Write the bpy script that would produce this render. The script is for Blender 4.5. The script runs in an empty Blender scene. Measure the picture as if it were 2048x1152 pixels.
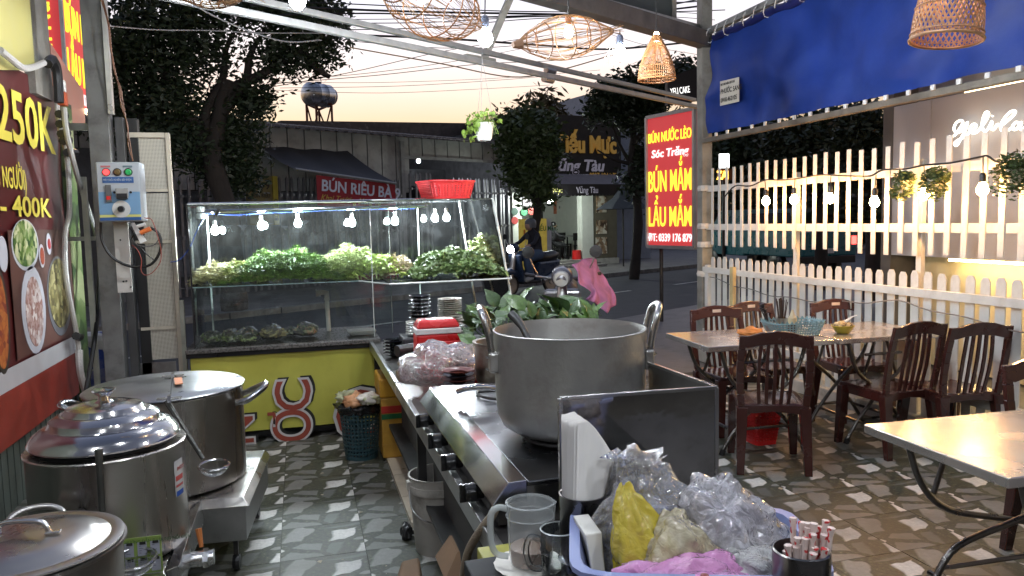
import bpy, bmesh, math, random
import numpy as np
from mathutils import Vector, Matrix, noise
R_ = math.radians; PI = math.pi
rnd = random.Random(7)
S = bpy.context.scene
COL = S.collection
# ------------------------------------------------------------- camera
FP = 1550.0; EYE = 1.58
PSI, TH, ROLL = R_(15.3), R_(5.0), .022
fw = Vector((math.sin(PSI)*math.cos(TH), math.cos(PSI)*math.cos(TH), -math.sin(TH)))
r0 = Vector((math.cos(PSI), -math.sin(PSI), 0)); u0 = r0.cross(fw)
rt = math.cos(ROLL)*r0 - math.sin(ROLL)*u0
up = math.cos(ROLL)*u0 + math.sin(ROLL)*r0
CAM = Vector((0, 0, EYE))
cd = bpy.data.cameras.new('camera'); cam = bpy.data.objects.new('camera', cd); COL.objects.link(cam)
cd.sensor_width = 36; cd.lens = FP/2048*36; cd.clip_start = .05; cd.clip_end = 2000
m = Matrix((rt, up, -fw)).transposed().to_4x4(); m.translation = CAM; cam.matrix_world = m
S.camera = cam
# ------------------------------------------------------------- dusk sky, no sun above the horizon
S.view_settings.view_transform = 'Standard'; S.view_settings.look = 'None'
S.view_settings.gamma = 1; S.view_settings.use_curve_mapping = False
S.view_settings.exposure = 0.5
S.render.engine = 'CYCLES'
S.cycles.use_denoising = True
S.cycles.max_bounces = 8; S.cycles.transparent_max_bounces = 24
S.cycles.sample_clamp_indirect = 6; S.cycles.caustics_reflective = False; S.cycles.caustics_refractive = False
w = bpy.data.worlds.new('World'); S.world = w; w.use_nodes = True
nt = w.node_tree; N = nt.nodes; L = nt.links; N.clear()
out = N.new('ShaderNodeOutputWorld'); bg = N.new('ShaderNodeBackground'); L.new(bg.outputs[0], out.inputs[0])
tc = N.new('ShaderNodeTexCoord'); sx = N.new('ShaderNodeSeparateXYZ'); L.new(tc.outputs['Generated'], sx.inputs[0])
cr = N.new('ShaderNodeValToRGB'); L.new(sx.outputs[2], cr.inputs[0])
e = cr.color_ramp.elements
e[0].position = 0.0; e[0].color = (.62, .40, .22, 1)
e[1].position = 1.0; e[1].color = (.10, .13, .22, 1)
for p, c in ((.06, (.60, .38, .20, 1)), (.125, (.62, .47, .31, 1)), (.165, (.68, .54, .46, 1)), (.21, (.70, .63, .63, 1)), (.26, (.62, .61, .68, 1)), (.34, (.50, .52, .62, 1)), (.55, (.28, .32, .46, 1))):
    q = e.new(p); q.color = c
az = N.new('ShaderNodeMapRange'); L.new(sx.outputs[1], az.inputs[0])
az.inputs[1].default_value = -1; az.inputs[2].default_value = 1; az.inputs[3].default_value = .15; az.inputs[4].default_value = 1.3
nz = N.new('ShaderNodeTexNoise'); nz.inputs['Scale'].default_value = 2.2; nz.inputs['Detail'].default_value = 5
mp = N.new('ShaderNodeMapping'); mp.inputs['Scale'].default_value = (1, 1, 5); L.new(tc.outputs['Generated'], mp.inputs[0]); L.new(mp.outputs[0], nz.inputs[0])
nm = N.new('ShaderNodeMapRange'); L.new(nz.outputs[0], nm.inputs[0]); nm.inputs[3].default_value = .82; nm.inputs[4].default_value = 1.18
mu = N.new('ShaderNodeMath'); mu.operation = 'MULTIPLY'; L.new(az.outputs[0], mu.inputs[0]); L.new(nm.outputs[0], mu.inputs[1])
L.new(cr.outputs[0], bg.inputs[0]); L.new(mu.outputs[0], bg.inputs[1])
# ------------------------------------------------------------- pixel -> point helpers (2048 px photo)
def ray(x, y): return fw + rt*((x-1024)/FP) + up*((576-y)/FP)
def Z(x, y, z=0.0): d = ray(x, y); return CAM + d*((z-EYE)/d.z)
def Y(x, y, v): d = ray(x, y); return CAM + d*(v/d.y)
def X(x, y, v): d = ray(x, y); return CAM + d*(v/d.x)
# ------------------------------------------------------------- mesh builder
class MB:
    def __init__(s): s.v = []; s.f = []
    def add(s, vs, fs):
        b = len(s.v); s.v += [Vector(p) for p in vs]; s.f += [tuple(i+b for i in f) for f in fs]; return s
    def bx(s, x0, x1, y0, y1, z0, z1):
        return s.add([(x0,y0,z0),(x1,y0,z0),(x1,y1,z0),(x0,y1,z0),(x0,y0,z1),(x1,y0,z1),(x1,y1,z1),(x0,y1,z1)],
                     [(0,3,2,1),(4,5,6,7),(0,1,5,4),(1,2,6,5),(2,3,7,6),(3,0,4,7)])
    def cb(s, c, d, M=None):
        a = MB().bx(-d[0]/2, d[0]/2, -d[1]/2, d[1]/2, -d[2]/2, d[2]/2)
        M = M or Matrix.Identity(3); c = Vector(c)
        return s.add([M @ v + c for v in a.v], a.f)
    def hexa(s, lo, hi):   # 4 bottom points, 4 top points
        return s.add(list(lo)+list(hi), [(0,3,2,1),(4,5,6,7),(0,1,5,4),(1,2,6,5),(2,3,7,6),(3,0,4,7)])
    def quad(s, a, b, c, d): return s.add([a,b,c,d], [(0,1,2,3)])
    def sheet(s, a, b, c, d, t):
        a, b, c, d = map(Vector, (a,b,c,d)); n = (b-a).cross(d-a).normalized()*t
        return s.hexa([a,b,c,d], [a+n,b+n,c+n,d+n])
    def tube(s, pts, r, n=8, cap=True, closed=False):
        pts = [Vector(p) for p in pts]; k = len(pts)
        rs = r if isinstance(r, (list, tuple)) else [r]*k
        vs = []; prev = None
        for i, p in enumerate(pts):
            if closed: t = pts[(i+1) % k]-pts[i-1]
            else: t = pts[min(i+1, k-1)]-pts[max(i-1, 0)]
            t = t.normalized() if t.length > 1e-9 else Vector((0,0,1))
            if prev is None:
                a = Vector((0,0,1)) if abs(t.z) < .9 else Vector((1,0,0))
                u = t.cross(a).normalized()
            else:
                u = prev - t*prev.dot(t)
                u = u.normalized() if u.length > 1e-6 else t.orthogonal().normalized()
            prev = u; w_ = t.cross(u)
            for j in range(n):
                an = 2*PI*j/n; vs.append(p + (u*math.cos(an)+w_*math.sin(an))*rs[i])
        fs = []
        for i in range(k if closed else k-1):
            for j in range(n):
                a = i*n+j; b = i*n+(j+1) % n; i2 = (i+1) % k
                fs.append((a, b, i2*n+(j+1) % n, i2*n+j))
        if cap and not closed: fs += [tuple(range(n-1, -1, -1)), tuple(range((k-1)*n, k*n))]
        return s.add(vs, fs)
    def lathe(s, prof, c=(0,0,0), n=32, M=None, a0=0, a1=2*PI, wob=None):
        c = Vector(c); M = M or Matrix.Identity(3); full = abs(a1-a0-2*PI) < 1e-6
        m_ = n if full else n+1; vs = []; fs = []
        for (r, z) in prof:
            for j in range(m_):
                an = a0+(a1-a0)*j/n; rr = r*(wob(an, z) if wob else 1)
                vs.append(c + M @ Vector((rr*math.cos(an), rr*math.sin(an), z)))
        for i in range(len(prof)-1):
            for j in range(n):
                j2 = (j+1) % m_
                fs.append((i*m_+j, i*m_+j2, (i+1)*m_+j2, (i+1)*m_+j))
        if full:
            if prof[0][0] > 1e-6 : pass
        return s.add(vs, fs)
    def disc(s, c, r, n=32, M=None, ry=None):
        c = Vector(c); M = M or Matrix.Identity(3); ry = ry or r
        return s.add([c + M @ Vector((r*math.cos(2*PI*j/n), ry*math.sin(2*PI*j/n), 0)) for j in range(n)], [tuple(range(n))])
    def prism(s, poly, t, M=None, c=(0,0,0)):   # poly in local xy, thickness along local z
        M = M or Matrix.Identity(3); c = Vector(c); n = len(poly)
        vs = [c + M @ Vector((p[0], p[1], 0)) for p in poly] + [c + M @ Vector((p[0], p[1], t)) for p in poly]
        return s.add(vs, [tuple(range(n-1,-1,-1)), tuple(range(n, 2*n))] + [(i, (i+1) % n, n+(i+1) % n, n+i) for i in range(n)])
    def mesh(s, name, mat, org=(0,0,0), smooth=None):
        me = bpy.data.meshes.new(name); o = Vector(org)
        me.from_pydata([v-o for v in s.v], [], s.f); me.update()
        if mat: me.materials.append(mat)
        if smooth:
            me.shade_smooth(); me.set_sharp_from_angle(angle=R_(smooth))
        return me
    def build(s, name, mat, parent=None, smooth=None, bevel=0, label=None, kind=None):
        org = wloc(parent) if parent else Vector((0,0,0))
        o = bpy.data.objects.new(name, s.mesh(name, mat, org, smooth)); COL.objects.link(o)
        if parent: o.parent = parent
        if bevel:
            b = o.modifiers.new('bevel', 'BEVEL'); b.width = bevel; b.segments = 2; b.limit_method = 'ANGLE'; b.angle_limit = R_(40)
        if label: o['label'] = label
        if kind: o['kind'] = kind
        return o
def wloc(o):
    v = Vector(o.location)
    while o.parent: o = o.parent; v += Vector(o.location)
    return v
def thing(name, label, cat, loc=(0,0,0), group=None, rz=0):
    o = bpy.data.objects.new(name, None); COL.objects.link(o); o.location = loc; o.rotation_euler.z = rz
    o.empty_display_size = .1
    o['label'] = label; o['category'] = cat
    if group: o['group'] = group
    return o
def tag(o, label, cat, group=None, kind=None):
    o['label'] = label; o['category'] = cat
    if group: o['group'] = group
    if kind: o['kind'] = kind
    return o
def struct(o): o['kind'] = 'structure'; return o
def dup(o, loc=None, rz=None, label=None, parent=None):
    c = o.copy(); COL.objects.link(c)
    if parent: c.parent = parent
    if loc is not None: c.location = loc
    if rz is not None: c.rotation_euler.z = rz
    if label: c['label'] = label
    for ch in list(o.children): dup(ch, parent=c)
    return c
def place(name, me, parent, loc, rot=None, scale=None):    # one more piece sharing a mesh
    o = bpy.data.objects.new(name, me); COL.objects.link(o); o.parent = parent
    o.location = Vector(loc)-wloc(parent) if parent else loc
    if rot is not None: o.rotation_euler = rot
    if scale is not None: o.scale = scale
    return o
# ------------------------------------------------------------- materials
_mc = {}
def M(name, col=(.5,.5,.5), rough=.5, metal=0, var=.12, sc=6, bump=0, bsc=40, emit=0, ecol=None, alpha=None, coat=0, dirt=0, dcol=(.03,.025,.02), spec=.5, sheen=0, stretch=None, rvar=.1, sub=0):
    if name in _mc: return _mc[name]
    mt = bpy.data.materials.new(name); mt.use_nodes = True; t = mt.node_tree; n = t.nodes; l = t.links
    b = n['Principled BSDF']; b.inputs['Roughness'].default_value = rough; b.inputs['Metallic'].default_value = metal
    b.inputs['Specular IOR Level'].default_value = spec
    if coat: b.inputs['Coat Weight'].default_value = coat; b.inputs['Coat Roughness'].default_value = .12
    co = n.new('ShaderNodeTexCoord'); src = co.outputs['Object']
    if stretch:
        mp = n.new('ShaderNodeMapping'); mp.inputs['Scale'].default_value = stretch; l.new(src, mp.inputs[0]); src = mp.outputs[0]
    nz = n.new('ShaderNodeTexNoise'); nz.inputs['Scale'].default_value = sc; nz.inputs['Detail'].default_value = 6; l.new(src, nz.inputs[0])
    mr = n.new('ShaderNodeMapRange'); l.new(nz.outputs[0], mr.inputs[0]); mr.inputs[1].default_value = .3; mr.inputs[2].default_value = .7
    mr.inputs[3].default_value = 1-var; mr.inputs[4].default_value = 1+var
    mx = n.new('ShaderNodeMix'); mx.data_type = 'RGBA'; mx.blend_type = 'MULTIPLY'; mx.inputs[0].default_value = 1
    mx.inputs[6].default_value = (*col, 1); l.new(mr.outputs[0], mx.inputs[7]); cur = mx.outputs[2]
    if dirt:
        n2 = n.new('ShaderNodeTexNoise'); n2.inputs['Scale'].default_value = sc*.8+2; n2.inputs['Detail'].default_value = 9; n2.inputs['Roughness'].default_value = .65; l.new(co.outputs['Object'], n2.inputs[0])
        m2 = n.new('ShaderNodeMapRange'); l.new(n2.outputs[0], m2.inputs[0]); m2.inputs[1].default_value = .5; m2.inputs[2].default_value = .72; m2.inputs[3].default_value = 0; m2.inputs[4].default_value = dirt
        x2 = n.new('ShaderNodeMix'); x2.data_type = 'RGBA'; l.new(m2.outputs[0], x2.inputs[0]); l.new(cur, x2.inputs[6]); x2.inputs[7].default_value = (*dcol, 1); cur = x2.outputs[2]
    l.new(cur, b.inputs['Base Color'])
    rr = n.new('ShaderNodeMapRange'); l.new(nz.outputs[0], rr.inputs[0]); rr.inputs[1].default_value = .3; rr.inputs[2].default_value = .7
    rr.inputs[3].default_value = max(.02, rough-rvar); rr.inputs[4].default_value = min(1, rough+rvar); l.new(rr.outputs[0], b.inputs['Roughness'])
    if bump:
        n3 = n.new('ShaderNodeTexNoise'); n3.inputs['Scale'].default_value = bsc; n3.inputs['Detail'].default_value = 4; l.new(src, n3.inputs[0])
        bp = n.new('ShaderNodeBump'); bp.inputs['Strength'].default_value = min(1, bump); bp.inputs['Distance'].default_value = .01; l.new(n3.outputs[0], bp.inputs['Height']); l.new(bp.outputs[0], b.inputs['Normal'])
    if emit:
        b.inputs['Emission Color'].default_value = (*(ecol or col), 1); b.inputs['Emission Strength'].default_value = emit
    if sub: b.inputs['Subsurface Weight'].default_value = sub; b.inputs['Subsurface Radius'].default_value = (.02,.02,.02)
    if alpha is not None:
        tr = n.new('ShaderNodeBsdfTransparent'); ms = n.new('ShaderNodeMixShader'); ms.inputs[0].default_value = alpha
        l.new(tr.outputs[0], ms.inputs[1]); l.new(b.outputs[0], ms.inputs[2]); l.new(ms.outputs[0], n['Material Output'].inputs[0])
    _mc[name] = mt; return mt
def glass(name, tint=(.96,.99,.98), refl=1.0, dust=.03):
    if name in _mc: return _mc[name]
    mt = bpy.data.materials.new(name); mt.use_nodes = True; t = mt.node_tree; n = t.nodes; l = t.links; n.clear()
    o = n.new('ShaderNodeOutputMaterial'); tr = n.new('ShaderNodeBsdfTransparent'); tr.inputs[0].default_value = (*tint, 1)
    gl = n.new('ShaderNodeBsdfGlossy'); gl.inputs['Roughness'].default_value = .02; fr = n.new('ShaderNodeFresnel'); fr.inputs[0].default_value = 1.5
    ml = n.new('ShaderNodeMath'); ml.operation = 'MULTIPLY'; ml.inputs[1].default_value = refl; l.new(fr.outputs[0], ml.inputs[0])
    m1 = n.new('ShaderNodeMixShader'); l.new(ml.outputs[0], m1.inputs[0]); l.new(tr.outputs[0], m1.inputs[1]); l.new(gl.outputs[0], m1.inputs[2])
    df = n.new('ShaderNodeBsdfDiffuse'); df.inputs[0].default_value = (.7,.75,.75,1)
    nz = n.new('ShaderNodeTexNoise'); nz.inputs['Scale'].default_value = 9; nz.inputs['Detail'].default_value = 8; co = n.new('ShaderNodeTexCoord'); l.new(co.outputs['Object'], nz.inputs[0])
    mr = n.new('ShaderNodeMapRange'); l.new(nz.outputs[0], mr.inputs[0]); mr.inputs[1].default_value = .45; mr.inputs[2].default_value = .75; mr.inputs[3].default_value = dust*.3; mr.inputs[4].default_value = dust
    m2 = n.new('ShaderNodeMixShader'); l.new(mr.outputs[0], m2.inputs[0]); l.new(m1.outputs[0], m2.inputs[1]); l.new(df.outputs[0], m2.inputs[2])
    l.new(m2.outputs[0], o.inputs[0]); _mc[name] = mt; return mt
def film(name, col=(.8,.8,.8), op=.25, gloss=.35, bst=1.0):   # thin crumpled plastic film
    if name in _mc: return _mc[name]
    mt = bpy.data.materials.new(name); mt.use_nodes = True; t = mt.node_tree; n = t.nodes; l = t.links; n.clear()
    o = n.new('ShaderNodeOutputMaterial'); tr = n.new('ShaderNodeBsdfTransparent')
    df = n.new('ShaderNodeBsdfDiffuse'); df.inputs[0].default_value = (*col, 1); tl = n.new('ShaderNodeBsdfTranslucent'); tl.inputs[0].default_value = (*col, 1)
    ad = n.new('ShaderNodeMixShader'); ad.inputs[0].default_value = .4; l.new(df.outputs[0], ad.inputs[1]); l.new(tl.outputs[0], ad.inputs[2])
    lw = n.new('ShaderNodeLayerWeight'); lw.inputs[0].default_value = .35
    co = n.new('ShaderNodeTexCoord'); nz = n.new('ShaderNodeTexNoise'); nz.inputs['Scale'].default_value = 22; nz.inputs['Detail'].default_value = 5; nz.inputs['Distortion'].default_value = 1.2; l.new(co.outputs['Object'], nz.inputs[0])
    vv = n.new('ShaderNodeTexVoronoi'); vv.feature = 'DISTANCE_TO_EDGE'; vv.inputs['Scale'].default_value = 26
    dm = n.new('ShaderNodeMix'); dm.data_type = 'VECTOR'; dm.inputs[0].default_value = .06; l.new(co.outputs['Object'], dm.inputs[4]); l.new(nz.outputs['Color'], dm.inputs[5]); l.new(dm.outputs[1], vv.inputs[0])
    hs = n.new('ShaderNodeMath'); hs.operation = 'MULTIPLY_ADD'; hs.inputs[1].default_value = 1.6; l.new(vv.outputs['Distance'], hs.inputs[0]); l.new(nz.outputs[0], hs.inputs[2])
    bp = n.new('ShaderNodeBump'); bp.inputs['Strength'].default_value = bst; bp.inputs['Distance'].default_value = .014; l.new(hs.outputs[0], bp.inputs['Height'])
    l.new(bp.outputs[0], df.inputs['Normal']); l.new(bp.outputs[0], lw.inputs['Normal'])
    mr = n.new('ShaderNodeMapRange'); l.new(lw.outputs['Facing'], mr.inputs[0]); mr.inputs[3].default_value = op; mr.inputs[4].default_value = min(1, op+.45)
    m1 = n.new('ShaderNodeMixShader'); l.new(mr.outputs[0], m1.inputs[0]); l.new(tr.outputs[0], m1.inputs[1]); l.new(ad.outputs[0], m1.inputs[2])
    gl = n.new('ShaderNodeBsdfGlossy'); gl.inputs['Roughness'].default_value = .12; l.new(bp.outputs[0], gl.inputs['Normal'])
    fr = n.new('ShaderNodeFresnel'); fr.inputs[0].default_value = 1.5; l.new(bp.outputs[0], fr.inputs['Normal'])
    ml = n.new('ShaderNodeMath'); ml.operation = 'MULTIPLY_ADD'; ml.inputs[1].default_value = 1.7; ml.inputs[2].default_value = gloss*.18; l.new(fr.outputs[0], ml.inputs[0])
    m2 = n.new('ShaderNodeMixShader'); l.new(ml.outputs[0], m2.inputs[0]); l.new(m1.outputs[0], m2.inputs[1]); l.new(gl.outputs[0], m2.inputs[2])
    l.new(m2.outputs[0], o.inputs[0]); _mc[name] = mt; return mt
def E(name, col, s):
    if name in _mc: return _mc[name]
    mt = bpy.data.materials.new(name); mt.use_nodes = True; n = mt.node_tree.nodes; n.clear()
    o = n.new('ShaderNodeOutputMaterial'); e_ = n.new('ShaderNodeEmission'); e_.inputs[0].default_value = (*col, 1); e_.inputs[1].default_value = s
    mt.node_tree.links.new(e_.outputs[0], o.inputs[0]); _mc[name] = mt; return mt
def food(name, c1, c2, c3, sc=30):   # printed picture of food / mixed vegetables: blotches of three colours
    if name in _mc: return _mc[name]
    mt = M(name, c1, .45, var=0); t = mt.node_tree; n = t.nodes; l = t.links; b = n['Principled BSDF']
    co = n.new('ShaderNodeTexCoord'); nz = n.new('ShaderNodeTexVoronoi'); nz.inputs['Scale'].default_value = sc; l.new(co.outputs['Object'], nz.inputs[0])
    s2 = n.new('ShaderNodeTexNoise'); s2.inputs['Scale'].default_value = sc*.35; s2.inputs['Detail'].default_value = 6; l.new(co.outputs['Object'], s2.inputs[0])
    sp = n.new('ShaderNodeSeparateColor'); l.new(nz.outputs['Color'], sp.inputs[0])
    ad = n.new('ShaderNodeMath'); ad.operation = 'MULTIPLY_ADD'; l.new(sp.outputs[0], ad.inputs[0]); ad.inputs[1].default_value = .45; l.new(s2.outputs[0], ad.inputs[2])
    r = n.new('ShaderNodeValToRGB'); l.new(ad.outputs[0], r.inputs[0]); q = r.color_ramp.elements
    q[0].position = .5; q[0].color = (*c1, 1); q[1].position = .95; q[1].color = (*c3, 1); k = q.new(.72); k.color = (*c2, 1)
    l.new(r.outputs[0], b.inputs['Base Color']); return mt
def text(s, size, mat, parent, loc, xdir, ydir, ext=.003, xs=1.0, off=0.0, align='LEFT', shear=0, name='lettering', space=1.0, label=None):
    cu = bpy.data.curves.new('t', 'FONT'); cu.body = s; cu.size = size; cu.extrude = ext/max(size, .001)*size; cu.offset = off*size; cu.align_x = align; cu.resolution_u = 3; cu.shear = shear
    cu.space_character = space
    to = bpy.data.objects.new('t', cu); me = bpy.data.meshes.new_from_object(to); me.name = name
    bpy.data.objects.remove(to); bpy.data.curves.remove(cu)
    xd = Vector(xdir).normalized(); yd = Vector(ydir); yd = (yd-xd*yd.dot(xd)).normalized(); zd = xd.cross(yd)
    a = Matrix((xd*xs, yd, zd)).transposed().to_4x4(); me.transform(a)
    me.materials.clear(); me.materials.append(mat)
    o = bpy.data.objects.new(name, me); COL.objects.link(o); o.parent = parent; o.location = Vector(loc)-wloc(parent)
    if label: o['label'] = label
    return o
def quads(name, V, mat, parent=None, smooth=False):      # numpy (n,4,3) -> one mesh
    V = np.asarray(V, dtype=np.float32); n = len(V); me = bpy.data.meshes.new(name)
    if parent: V = V-np.array(wloc(parent), dtype=np.float32)
    me.vertices.add(n*4); me.vertices.foreach_set('co', V.reshape(-1)); me.loops.add(n*4); me.loops.foreach_set('vertex_index', np.arange(n*4, dtype=np.int32))
    me.polygons.add(n); me.polygons.foreach_set('loop_start', np.arange(0, n*4, 4, dtype=np.int32)); me.update(calc_edges=True); me.validate()
    me.materials.append(mat); o = bpy.data.objects.new(name, me); COL.objects.link(o)
    if parent: o.parent = parent
    return o
RS = np.random.RandomState(5)
def leafquads(P, size, var=.4, up_=.3, aspect=.45, droop=None):      # rhombus leaves at points P
    n = len(P); a = RS.normal(size=(n,3)); a[:,2] *= up_; a /= np.linalg.norm(a, axis=1)[:,None]
    if droop is not None: a[:,2] -= droop; a /= np.linalg.norm(a, axis=1)[:,None]
    b = RS.normal(size=(n,3)); b -= a*(a*b).sum(1)[:,None]; b /= np.linalg.norm(b, axis=1)[:,None]
    s = size*(1+var*(RS.rand(n)*2-1))[:,None]
    return np.stack([P-a*s*.5, P-b*s*aspect*.5, P+a*s*.5, P+b*s*aspect*.5], 1)
def blobpts(c, r, n, shell=.55):
    d = RS.normal(size=(n,3)); d /= np.linalg.norm(d, axis=1)[:,None]
    rad = (shell+(1-shell)*RS.rand(n))**.8
    return np.array(c)+d*np.array(r)*rad[:,None]
# shared materials
steel = M('stainless_steel', (.62,.62,.61), .22, 1, var=.1, sc=7, dirt=.25, dcol=(.25,.22,.18), rvar=.08)
steeld = M('stainless_steel_dull', (.42,.42,.41), .36, 1, var=.2, sc=5, dirt=.4, dcol=(.12,.1,.08))
polish = M('polished_steel', (.74,.73,.72), .1, 1, var=.05, sc=4, rvar=.05)
alu = M('aluminium_pot', (.52,.51,.49), .42, 1, var=.14, sc=5, bump=.15, bsc=60, dirt=.3, dcol=(.2,.17,.14))
brush = M('brushed_steel', (.5,.49,.47), .3, 1, var=.12, sc=9, stretch=(14,14,.6), rvar=.08)
black = M('black_plastic', (.012,.012,.013), .35)
dark = M('dark_painted_steel', (.035,.034,.033), .5, .3, var=.3, dirt=.3, dcol=(.08,.05,.03))
white = M('white_paint', (.60,.58,.54), .5, var=.1, bump=.15, dirt=.32, dcol=(.33,.27,.19))
brown = M('brown_plastic', (.048,.013,.010), .22, var=.15, sc=4, coat=.5)
red = M('red_plastic', (.62,.02,.02), .35, sub=0)
pipeg = M('galvanised_pipe', (.42,.42,.4), .45, .7, var=.25, sc=12, dirt=.35, dcol=(.15,.12,.09))
wire = M('black_cable', (.012,.012,.012), .5)
led = E('led_bulb_glow', (.86,.93,1), 780)
ledb = E('led_bulb_glow_bright', (.88,.94,1), 620)
warm = E('warm_bulb_glow', (1,.50,.16), 260)
wplast = M('white_plastic', (.75,.75,.73), .35)
# ============================================================= GROUND
asph = M('asphalt', (.05,.05,.054), .75, var=.25, sc=3, bump=.4, bsc=90, spec=.4)
conc = M('old_concrete', (.16,.15,.145), .8, var=.3, sc=2, bump=.5, bsc=25, dirt=.4)
SU = Vector((math.cos(R_(30)), math.sin(R_(30)), 0)); SN = Vector((math.sin(R_(30)), -math.cos(R_(30)), 0))
B0 = Vector((-2.3, 18.4, 0))
def BL(s, n, z=0): return B0 + SU*s + SN*n + Vector((0,0,z))
def bs(px, py, n=0):          # photo pixel -> (s, z) on the plane n metres in front of the building line
    d = ray(px, py); o = B0+SN*n-CAM; t = o.dot(SN)/d.dot(SN); p = CAM+d*t; return (p-B0).dot(SU), p.z
def strip(n0, n1, z, s0=-60, s1=160): return [BL(s0,n0,z), BL(s0,n1,z), BL(s1,n1,z), BL(s1,n0,z)]
g = MB(); g.quad((-400,-60,-.14),(400,-60,-.14),(400,900,-.14),(-400,900,-.14)); struct(g.build('ground', M('bare_ground', (.09,.08,.06), .9, var=.4, sc=.5)))
g = MB(); g.quad(*strip(3.9, 9.6, -.06)); struct(g.build('road', asph))
g = MB().hexa(strip(-6,3.75,-.1), strip(-6,3.75,.05)); struct(g.build('far_pavement', conc))
ker = MB()
for i in range(70): ker.hexa([BL(-20+i*1.0,3.75,-.1),BL(-20+i*1.0,3.9,-.1),BL(-19.03+i*1.0,3.9,-.1),BL(-19.03+i*1.0,3.75,-.1)],[BL(-20+i*1.0,3.75,.06),BL(-20+i*1.0,3.9,.05),BL(-19.03+i*1.0,3.9,.05),BL(-19.03+i*1.0,3.75,.06)])
struct(ker.build('kerb', M('kerb_stone', (.22,.21,.2), .8, var=.3, dirt=.5)))
g = MB(); g.add([(-30,-2,-.03),(30,-2,-.03),(30,6,-.03)]+[BL(45,9.6,-.03),BL(-30,9.6,-.03)], [(0,1,2,3,4)])
struct(g.build('forecourt_concrete', M('stamped_concrete', (.13,.125,.12), .55, var=.35, sc=2.5, bump=.5, bsc=12, dirt=.5)))
ln = MB()
for i in range(22): ln.quad(*[BL(-20+i*3.2+a, 6.7+b, -.055) for a, b in ((0,0),(0,.12),(1.4,.12),(1.4,0))])
struct(ln.build('road_marking', M('road_paint', (.45,.44,.4), .7, var=.4, dirt=.6)))
# ---- patterned floor tiles
tm = bpy.data.materials.new('pebble_print_tile'); tm.use_nodes = True; t = tm.node_tree; n = t.nodes; l = t.links; b = n['Principled BSDF']
co = n.new('ShaderNodeTexCoord'); nzv = n.new('ShaderNodeTexNoise'); nzv.inputs['Scale'].default_value = 7; nzv.inputs['Detail'].default_value = 2
wt = n.new('ShaderNodeMix'); wt.data_type = 'VECTOR'; wt.inputs[0].default_value = .07; l.new(co.outputs['Object'], wt.inputs[4]); l.new(co.outputs['Object'], nzv.inputs[0]); l.new(nzv.outputs['Color'], wt.inputs[5])
mp = n.new('ShaderNodeMapping'); mp.inputs['Scale'].default_value = (4.7, 6.4, .01); mp.inputs['Rotation'].default_value = (0,0,.5); mp.inputs['Location'].default_value = (3.3,1.7,0); l.new(wt.outputs[1], mp.inputs[0])
v1 = n.new('ShaderNodeTexVoronoi'); v1.inputs['Scale'].default_value = 1; v1.inputs['Randomness'].default_value = .75; l.new(mp.outputs[0], v1.inputs[0])
v2 = n.new('ShaderNodeTexVoronoi'); v2.feature = 'DISTANCE_TO_EDGE'; v2.inputs['Scale'].default_value = 1; v2.inputs['Randomness'].default_value = .75; l.new(mp.outputs[0], v2.inputs[0])
st = n.new('ShaderNodeMapRange'); l.new(v2.outputs['Distance'], st.inputs[0]); st.inputs[1].default_value = .075; st.inputs[2].default_value = .10
sp = n.new('ShaderNodeSeparateColor'); l.new(v1.outputs['Color'], sp.inputs[0])
rp = n.new('ShaderNodeValToRGB'); rp.color_ramp.interpolation = 'CONSTANT'; l.new(sp.outputs[0], rp.inputs[0]); q = rp.color_ramp.elements
q[0].position = 0; q[0].color = (.12,.125,.115,1); q[1].position = .3; q[1].color = (.18,.18,.165,1)
for p_, c_ in ((.52,(.24,.235,.215)), (.66,(.62,.60,.56)), (.93,(.15,.155,.14))): k = q.new(p_); k.color = (*c_,1)
n4 = n.new('ShaderNodeTexNoise'); n4.inputs['Scale'].default_value = 45; n4.inputs['Detail'].default_value = 8; n4.inputs['Roughness'].default_value = .7; l.new(co.outputs['Object'], n4.inputs[0])
r4 = n.new('ShaderNodeValToRGB'); l.new(n4.outputs[0], r4.inputs[0]); q = r4.color_ramp.elements; q[0].position = .4; q[0].color = (.024,.026,.021,1); q[1].position = .75; q[1].color = (.26,.25,.17,1); k = q.new(.58); k.color = (.07,.074,.048,1)
va = n.new('ShaderNodeMapRange'); l.new(n4.outputs[0], va.inputs[0]); va.inputs[1].default_value = .3; va.inputs[2].default_value = .7; va.inputs[3].default_value = .72; va.inputs[4].default_value = 1.15
ms = n.new('ShaderNodeMix'); ms.data_type = 'RGBA'; ms.blend_type = 'MULTIPLY'; ms.inputs[0].default_value = 1; l.new(rp.outputs[0], ms.inputs[6]); l.new(va.outputs[0], ms.inputs[7])
mi = n.new('ShaderNodeMix'); mi.data_type = 'RGBA'; l.new(st.outputs[0], mi.inputs[0]); l.new(r4.outputs[0], mi.inputs[6]); l.new(ms.outputs[2], mi.inputs[7])
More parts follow.
